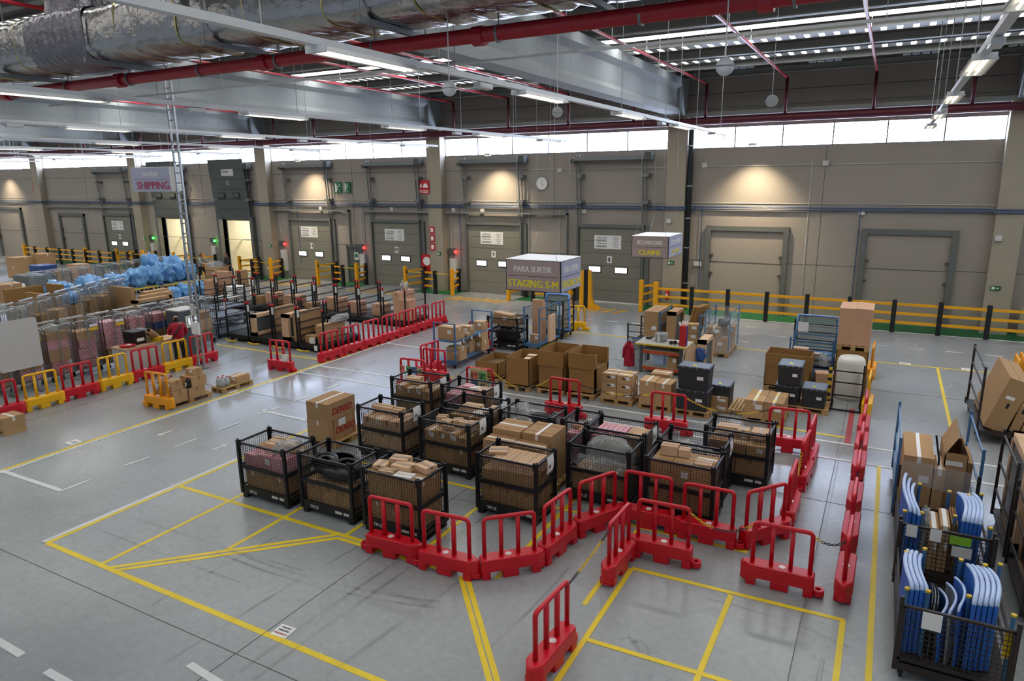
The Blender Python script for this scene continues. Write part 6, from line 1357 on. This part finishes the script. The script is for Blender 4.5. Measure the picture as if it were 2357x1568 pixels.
for k in range(10):
    y = 8.95 + .88 * k; x = -22.55; plc = ['first', 'second', 'third', 'fourth', 'fifth', 'sixth', 'seventh', 'eighth', 'ninth', 'tenth'][k] + ' roll cage from left, front row'
    roll(x, y, R(4), 'galvanised roll cage, %s from left in front row by barriers' % ORD[k], 'front row of roll cages', k in (2, 4, 5, 7))
    z = .22
    for j in range(4 if k < 9 else 3):
        mm = FI[(k * 3 + j * 2 + (j > 1)) % 8]; h = rr_.uniform(.24, .4); nm, w1 = FN.get(mm, ('carton', 'tan carton'))
        carton(x + rr_.uniform(-.03, .03), y, z, .56, rr_.uniform(.5, .66), h, '%s, %s layer in %s' % (w1, ['bottom', 'second', 'third', 'top'][j], plc), mm, rr_.uniform(-.08, .08), 'loads in the front roll cages', tape=None, lab=False, name=nm, cat='crate' if mm == 'bluet' else 'box'); z += h + .005
    if k in (3, 6, 8): lump('plastic_bag', 'filmd', 'clear plastic bag on top in %s' % plc, 'bag', (x, y, z), (.5, .5, .24), 90 + k, .4, n=18)
for k in range(9):
    t = k / 8; x, y = -26.3 - 4.2 * t, 11.2 + 7.4 * t; plc = '%s roll cage from left, second row' % ORD[k]
    roll(x, y, R(30), 'galvanised roll cage, %s from left in second row' % ORD[k], 'second row of roll cages')
    for j in range(2): carton(x, y, .22 + .5 * j, .54, .62, .48, 'brown carton, %s in %s' % (['lower', 'upper'][j], plc), ['card', 'kraft', 'card'][(k + j) % 3], R(30), 'loads in second row roll cages', tape=None, lab=False)
    if k in (2, 5): lump('plastic_bag', 'bag' if k == 5 else 'filmd', '%s plastic bag stuffed in %s' % ('blue' if k == 5 else 'clear', plc), 'bag', (x, y, 1.22), (.6, .6, .5), 100 + k, .4, n=18)
for k in range(9): roll(-36.3 - .03 * k, 18.6 + .86 * k, 0, 'galvanised roll cage, %s from left in far row behind blue bags' % ORD[k], 'far row of roll cages')
# whiteboard, counter, kiosk
b = E('whiteboard', 'blank pale panel with rounded corners before the roll cages', 'panel', (-21.75, 10.25, .75)); m = MB()
pts = [(.0 + .0, 0)]; q = []
for cx_, cz_, a0 in ((.5, .08, -90), (.5, 1.37, 0), (-.5, 1.37, 90), (-.5, .08, 180)):
    for k in range(5): a = R(a0 + 22.5 * k); q.append((cx_ + .08 * math.cos(a), cz_ + .08 * math.sin(a)))
m.extrude(q, -.015, .015, 'x'); m.build('board', 'greyboard', b); m = MB(); m.box(-.05, -.02, -.35, -.31, -.75, 1.2); m.box(-.05, -.02, .31, .35, -.75, 1.2); m.box(-.25, .2, -.36, -.3, -.75, -.71); m.box(-.25, .2, .3, .36, -.75, -.71); m.build('stand', 'galvd', b)
k_ = E('counter', 'stone coloured packing counter behind yellow barrier', 'counter', (-20.95, 13.45, 0)); MB().box(-.35, .35, -.8, 1.15, 0, .88).build('cabinet', 'greyboard', k_); MB().box(-.38, .38, -.83, 1.18, .88, .92).build('worktop', 'cardl', k_)
p = E('printer', 'black and silver label printer on packing counter', 'printer', (-21.05, 13.4, .925)); MB().box(-.3, .25, -.3, .12, 0, .42).build('body', 'blackp', p, bevel=.02); MB().box(-.28, .24, .12, .3, 0, .42).build('cover', 'silver', p); MB().box(.25, .26, -.2, .05, .1, .2).build('paper_slot', 'paper', p)
one('red_tray', MB().lathe([(.1, 0), (.22, .02), (.24, .06), (.22, .05)], -20.85, 12.9, 16).xf(Matrix.Translation((0, 0, .925))), 'redsign', 'red tray with paper on packing counter', 'tray'); one('paper_sheet', MB().box(-20.9, -20.75, 12.85, 13.0, .98, .986), 'paper', 'white paper lying in red tray on counter', 'paper'); carton(-20.72, 13.85, .925, .3, .22, .14, 'yellow box on right end of packing counter', 'yedge', 0, tape=None, lab=False)
s = E('terminal', 'dark grey computer cabinet with lit label screen behind person in red', 'terminal', (-21.6, 15.5, 0)); MB().box(-.35, .35, -.4, .4, 0, 1.62).build('cabinet', 'monitor', s, bevel=.02); MB().box(-.36, .36, -.41, .41, 1.62, 1.66).build('top', 'greyboard', s); MB().box(.35, .4, -.18, .34, 1.02, 1.42).build('screen_frame', 'signpale', s); m = MB(); m.box(.4, .405, -.12, .28, 1.08, 1.38); o = m.build('screen', 'inkgrey', s); m = MB()
for j in range(3): m.box(.405, .407, -.1 + .13 * j, -.02 + .13 * j, 1.1, 1.36)
m.build('screen_page', 'screen', o)
# blue bags on tables
for k, (x, y, l) in enumerate([(-33.6, 18.7, 2.6), (-33.4, 21.2, 2.2), (-33.2, 23.6, 2.2)]):
    t = E('bag_table', 'long low table with yellow edge under blue bags, %s from left' % ORD[k], 'table', (x, y, 0), group='tables under the blue bags'); MB().box(-.7, .7, -l / 2, l / 2, .78, .82).build('table_top', 'tabletop', t); MB().box(.7, .715, -l / 2, l / 2, .76, .83).build('edge_strip', 'yedge', t)
    for sx in (-.6, .6):
        for sy in (-l / 2 + .1, l / 2 - .1): MB().box(sx - .03, sx + .03, sy - .03, sy + .03, 0, .78).build('leg', 'black', t)
BG = [(-33.9, 18.1, .82, 1.2, 1.15, .7, 3), (-33.4, 19.2, .82, 1.1, 1.0, .85, 3), (-33.5, 20.7, .82, 1.1, .9, .75, 3), (-33.3, 21.6, .82, 1.1, .85, .95, 3), (-33.1, 22.4, .82, 1.0, .75, 1.0, 4), (-33.2, 23.05, .82, 1.2, .8, 1.05, 3), (-33.3, 23.75, .82, 1.1, .75, 1.3, 4), (-33.1, 24.35, .82, 1.1, .7, 1.0, 3), (-34.2, 23.1, .9, .8, 1.0, 1.35, 4), (-32.2, 22.7, 0, .8, .8, .7, 2), (-32.1, 23.5, 0, .8, .8, .75, 2), (-32.0, 24.3, 0, .8, .8, .8, 2)]
for k, (x, y, z, sx, sy, sz, pk) in enumerate(BG):
    lump('plastic_bag', 'bag', 'large blue polythene bag, %s' % ['far left of the bag tables', 'drooping over edge of the left table', 'left end of middle table', 'middle of the bag tables', 'right end of middle table', 'left end of right table', 'tallest one behind the mast', 'right end of the bag tables', 'peaked one standing at the back', 'on floor left of mast', 'on floor behind mast', 'on floor right of mast'][k], 'bag', (x, y, z), (sx, sy, sz), 110 + k, .4, peaks=pk + 1, group='blue polythene bags', n=30)
for k, (x, y, z, sx, sy, sz, mm, lab) in enumerate([(-32.5, 15.9, 0, .2, 1.5, 1.65, 'kraft', 'tall brown panel carton at far left edge'), (-31.0, 15.6, 0, 1.3, .16, 1.55, 'kraft', 'wide brown panel carton right of the far left one'), (-31.85, 16.85, 0, 1.0, .16, 1.7, 'kraft', 'brown panel carton behind the wide one'), (-29.6, 18.4, .0, 1.6, .2, 1.5, 'card', 'long low brown panel carton before middle bag table'), (-27.4, 18.5, 0, .22, 1.5, 1.35, 'card', 'upright panel carton behind second roll cage row'),
    (-28.6, 19.3, 0, .3, 1.2, 1.3, 'card', 'slim upright carton left of the black shelf trolleys'), (-34.4, 24.0, 0, .35, .5, 1.55, 'card', 'tall wood-coloured carton standing among blue bags'), (-31.2, 26.3, 0, .3, .6, 1.2, 'card', 'tan carton right of the blue bags'), (-48.0, 23.6, .2, 1.1, 1.1, 1.3, 'card', 'big taped carton stack at far left'), (-47.2, 24.6, .2, .9, .9, 1.45, 'card', 'second big carton behind far left stack'), (-43.2, 24.4, .2, 1.0, .8, 1.0, 'pinkc', 'pinkish carton on far left beyond bags'), (-43.9, 23.6, .2, .9, .8, .7, 'card', 'carton left of the pinkish far carton'), (-40.5, 19.0, 0, 1.2, 1.0, .9, 'card', 'flat carton pile at far left edge')]):
    carton(x, y, z, sx, sy, sz, lab, mm, .03 * (k % 3), 'large cartons at left', tape='w' if k > 7 else None, lab=k > 7)
framebox(-25.9, 17.3, .2, .3, 1.6, 1.25, 'long frame carton behind front roll cages', 'card', inner='monitor'); tote(-44.4, 23.0, .2, 1.3, 1.0, 1.05, 'large blue lidded tote at far left').__setitem__('group', 'far left totes')
swapmat([o for o in COL.objects if o.get('label') == 'large blue lidded tote at far left'][0], 'tote', 'bluet'); swapmat([o for o in COL.objects if o.get('label') == 'large blue lidded tote at far left'][0], 'totelid', 'bluet')
one('grey_crate', MB().box(-43.4, -41.2, 20.8, 22.0, 0, .95).box(-43.3, -41.3, 20.9, 21.9, .95, .98), 'doorf', 'large flat grey crate before far left tote', 'crate', bevel=.03); lump('wrapped_bundle', 'white', 'white wrapped heap beside grey crate at far left', 'bundle', (-41.5, 19.9, 0), (1.2, 1.0, .8), 131, .3, n=20)
framebox(-25.0, 18.0, .0, .26, 1.2, 1.1, 'frame carton between second roll cage row and shelf trolleys', 'card', inner='monitor')
# left small pallets
pallet(-16.95, 11.85, 'pallet under the jerrycans and cartons', PI / 2, sc=(1.1, 1, 1)); pallet(-16.72, 13.35, 'small pallet of clear bottles and one carton', PI / 2, sc=(.9, .62, 1))
for k, (x, y, z, sx, sy, sz, w1) in enumerate([(-16.85, 11.5, .146, .62, .44, .3, 'lower front'), (-16.8, 12.0, .146, .6, .5, .3, 'lower middle'), (-17.2, 11.55, .146, .2, .5, .3, 'lower left'), (-16.85, 11.5, .45, .44, .34, .28, 'upper front'), (-16.75, 12.1, .45, .5, .46, .28, 'upper middle'), (-16.75, 12.15, .735, .34, .3, .18, 'topmost')]): carton(x, y, z, sx, sy, sz, 'carton, %s one, on pallet beside amber barrier' % w1, 'card', .0, 'cartons beside the amber barrier', tape='b')
def can(x, y, z, mm, lab, grp, cap='redsign'):
    c = E('jerrycan', lab, 'jerrycan', (x, y, z), group=grp); MB().lathe([(.05, 0), (.07, .01), (.07, .18), (.05, .24), (.025, .27)], n=12).build('body', mm, c, True); MB().cyl(0, 0, .27, .3, .026, 10).build('cap', cap, c); MB().box(-.03, .03, -.074, -.07, .06, .16).build('label', 'paper', c)
for k in range(5): can(-17.22 + .15 * (k % 2), 11.42 + .17 * (k // 2), .45, 'canblack', 'black jerrycan with red cap, %s of five on left pallet' % ORD[k], 'black jerrycans')
can(-16.6, 11.82, .45, 'canblack', 'black jerrycan with red cap between cartons on left pallet', 'black jerrycans')
for k in range(4): can(-16.8 + .16 * (k % 2), 12.95 + .17 * (k // 2), .145, 'canclear', 'clear bottle with red cap, %s of four on small pallet' % ORD[k], 'clear bottles')
carton(-16.7, 13.6, .146, .34, .5, .2, 'flat carton on small pallet of clear bottles', 'card', 0); c = carton(-18.7, 8.3, .1, .5, .5, .34, 'carton with red print on floor pallet at left edge', 'card', 0, lab=False); text(c, 'FRAGILE' if False else '', 'redink', (0, 0, 0)) if False else None; one('skid', MB().box(-18.95, -18.45, 8.05, 8.55, 0, .02).box(-18.95, -18.85, 8.05, 8.55, .02, .1).box(-18.55, -18.45, 8.05, 8.55, .02, .1), 'wood', 'small wooden skid under carton at left edge', 'skid')

# ------------------------------------------------------------------ people
def skin(name, verts, edges, m_, parent, root=0, sub=1):
    me = bpy.data.meshes.new(name); me.from_pydata([v[:3] for v in verts], edges, []); o = bpy.data.objects.new(name, me); COL.objects.link(o)
    mo = o.modifiers.new('skin', 'SKIN'); mo.use_smooth_shade = True
    for i, v in enumerate(verts):
        sv = me.skin_vertices[0].data[i]; r = v[3]; sv.radius = r if isinstance(r, tuple) else (r, r); sv.use_root = i == root
    s = o.modifiers.new('sub', 'SUBSURF'); s.levels = sub; s.render_levels = sub
    dg = bpy.context.evaluated_depsgraph_get(); m2 = bpy.data.meshes.new_from_object(o.evaluated_get(dg)); bpy.data.objects.remove(o)
    m2.materials.clear(); m2.materials.append(K[m_])
    for p in m2.polygons: p.use_smooth = True
    o = bpy.data.objects.new(name, m2); COL.objects.link(o); o.parent = parent; return o
def person(label, loc, rz, J, top, trouser, hairm='hair', bald=False, strap=False):
    p = E('person', label, 'person', loc, rz)
    V = []; Ed = []
    def add(pt, r, par=None):
        V.append((*pt, r)); i = len(V) - 1
        if par is not None: Ed.append((par, i))
        return i
    lean = J.get('lean', 0)
    pel = add((0, 0, .95), .13); sp = add((0, lean * .3, 1.15), .12, pel); ch = add((0, lean * .7, 1.34), .14, sp); nk = add((0, lean, 1.49), .055, ch)
    hb = add((0, lean + .03, 1.56), (.07, .08), nk); hm = add((0, lean + .04, 1.645), (.078, .095), hb); ht = add((0, lean + .03, 1.72), (.06, .075), hm)
    add((0, lean + .135, 1.63), .014, hm); add((.083, lean + .03, 1.635), .018, hm); add((-.083, lean + .03, 1.635), .018, hm)
    arms = {}
    for s, key in ((-1, 'L'), (1, 'R')):
        sh = add((s * .18, lean * .7, 1.42), .06, ch); el = add(J['el' + key], .045, sh); wr = add(J['wr' + key], .03, el)
        d = (Vector(J['wr' + key]) - Vector(J['el' + key])).normalized(); pm = Vector(J['wr' + key]) + d * .05; pa = add(tuple(pm), (.035, .022), wr)
        side = Vector((d.y, -d.x, 0)); side = side.normalized() if side.length > .1 else Vector((0, 1, 0)); dn = Vector((0, 0, -1))
        for k in range(4):
            b0 = pm + side * (.024 * (k - 1.5)) + d * .035; i0 = add(tuple(b0), .009, pa); i1 = add(tuple(b0 + d * (.03 + .004 * (1 - abs(k - 1.5))) + dn * .012), .0085, i0); add(tuple(b0 + d * .045 + dn * .035), .008, i1)
        t0 = add(tuple(pm - d * .02 + side * .035 + dn * .01), .01, pa); add(tuple(pm + d * .015 + side * .05 + dn * .03), .009, t0)
        arms[key] = (tuple((s * .18, lean * .7, 1.42)), J['el' + key], J['wr' + key])
    for s, key in ((-1, 'L'), (1, 'R')):
        hp = add((s * .1, 0, .9), .1, pel); kn = add(J['kn' + key], .065, hp); an = add(J['an' + key], .042, kn); a = J['an' + key]; ft = add((a[0], a[1] + .1, .045), (.042, .03), an); add((a[0], a[1] + .18, .035), (.036, .024), ft)
    skin('body', V, Ed, 'skin', p)
    C = [(0, 0, .86, (.19, .15)), (0, lean * .3, 1.12, (.19, .145)), (0, lean * .7, 1.34, (.2, .15)), (0, lean * .95, 1.47, .085)]; e = [(0, 1), (1, 2), (2, 3)]
    for key in 'LR':
        a = arms[key]; i = len(C); C += [(*a[0], .088), (*a[1], .066), (*a[2], .048)]; e += [(2, i), (i, i + 1), (i + 1, i + 2)]
    skin('jacket', C, e, top, p)
    C = [(0, 0, .97, (.17, .13))]; e = []
    for s, key in ((-1, 'L'), (1, 'R')):
        i = len(C); C += [(s * .1, 0, .86, .115), (*J['kn' + key], .085), (J['an' + key][0], J['an' + key][1], .1, .068)]; e += [(0, i), (i, i + 1), (i + 1, i + 2)]
    skin('trousers', C, e, trouser, p)
    for key in 'LR':
        a = J['an' + key]; MB().surf(lambda u, v: (a[0] + .052 * math.cos(2 * PI * u) * (1 - .1 * v), a[1] + .06 + .14 * math.sin(2 * PI * u) * (1 - .35 * v), .0 + .09 * v), 16, 5, wrap=True).build('shoe', 'blackp', p, True)
    hz = 1.69 if not bald else 1.64
    m = MB(); m.surf(lambda u, v: (.094 * math.cos(2 * PI * u) * math.cos(v * PI / 2), lean + .025 + .108 * math.sin(2 * PI * u) * math.cos(v * PI / 2) - .012, (hz - .05 if math.sin(2 * PI * u) > .1 else hz - .11) * (1 - v) + (1.762 if not bald else 1.7) * v), 20, 7, wrap=True)
    if bald: m = MB(); m.surf(lambda u, v: ((.094 - .012 * v * v) * math.cos(PI * (1 + u)), lean + .035 + (.112 - .02 * v * v) * math.sin(PI * (1 + u)), 1.53 + .16 * v * math.sin(PI * (.12 + .76 * u))), 16, 6)
    m.build('hair', hairm, p, True)
    m = MB(); m.ball((-.032, lean + .125, 1.655), .011, 8); m.ball((.032, lean + .125, 1.655), .011, 8); m.build('eyes', 'ink', p); MB().cbox(0, lean + .122, 1.585, .045, .012, .01).build('mouth', 'redink', p)
    if strap: MB().tube([(.16, lean * .7 + .05, 1.5), (.05, -.19 + lean * .7, 1.38), (-.12, -.19, 1.15), (-.2, -.02, 1.0)], .025, 6).build('shoulder_strap', 'blackp', p, True)
    return p
person('person in a crimson jacket with black strap, seen from behind, holding long wrapped parcel', (-20.2, 14.25, 0), R(62), dict(lean=.06, elL=(-.27, .14, 1.16), wrL=(-.16, .36, 1.08), elR=(.28, .1, 1.15), wrR=(.2, .33, 1.0), knL=(-.11, .03, .5), anL=(-.12, 0, .08), knR=(.11, .05, .5), anR=(.13, .06, .08)), 'redcloth', 'darkcloth', bald=True, strap=True)
o = MB().surf(lambda u, v: (.11 * math.cos(2 * PI * u) * math.sin(PI * (.08 + .84 * v)) ** .4, .06 * math.sin(2 * PI * u), 1.1 * (v - .5)), 16, 12, wrap=True).build('wrapped_parcel', 'cardl', None, True, loc=(-20.72, 13.75, 1.16)); o.rotation_euler = (R(62), 0, R(40)); tag(o, 'long pale wrapped parcel held by person in crimson jacket', 'parcel')
person('person in light grey top pushing a loaded trolley past the open dock', (-36.7, 28.0, 0), R(-75), dict(lean=.05, elL=(-.25, .2, 1.18), wrL=(-.2, .45, 1.1), elR=(.25, .2, 1.18), wrR=(.2, .45, 1.1), knL=(-.1, .22, .5), anL=(-.1, .22, .08), knR=(.1, -.05, .5), anR=(.1, -.35, .1)), 'greycloth', 'darkcloth')
c = post_cart(-36.0, -34.4, 27.3, 28.4, .9, 'trolley pushed by person in grey, loaded with wrapped carton', 'black', rails=(.85,), ends='x'); carton(-35.1, 27.85, .225, 1.1, .8, .75, 'brown carton on trolley pushed by person in grey', 'card', 0, tape=None); lump('wrapped_bundle', 'film', 'crumpled clear film heaped on the pushed carton', 'bundle', (-35.2, 27.85, .98), (1.3, .8, .4), 140, .35, n=20)
person('person in dark grey top standing behind the pushed trolley, partly hidden', (-35.4, 28.9, 0), R(170), dict(lean=.02, elL=(-.24, .05, 1.17), wrL=(-.22, .22, 1.0), elR=(.24, .05, 1.17), wrR=(.22, .22, 1.0), knL=(-.1, .03, .5), anL=(-.1, 0, .08), knR=(.1, .03, .5), anR=(.1, 0, .08)), 'darkcloth', 'darkcloth')

# ------------------------------------------------------------------ light
w = bpy.data.worlds.new('world'); scn.world = w; w.use_nodes = True; bg = w.node_tree.nodes['Background']; bg.inputs['Color'].default_value = (.74, .86, 1, 1); bg.inputs['Strength'].default_value = .22
scn.view_settings.view_transform = 'Standard'; scn.view_settings.look = 'None'; scn.view_settings.exposure = .68; scn.view_settings.gamma = 1; scn.view_settings.use_curve_mapping = False
cy = scn.cycles
cy.max_bounces = 6; cy.diffuse_bounces = 3; cy.glossy_bounces = 3; cy.transmission_bounces = 3; cy.transparent_max_bounces = 10
cy.caustics_reflective = False; cy.caustics_refractive = False; cy.sample_clamp_indirect = 4; cy.use_denoising = True; cy.use_adaptive_sampling = True; cy.adaptive_threshold = .02
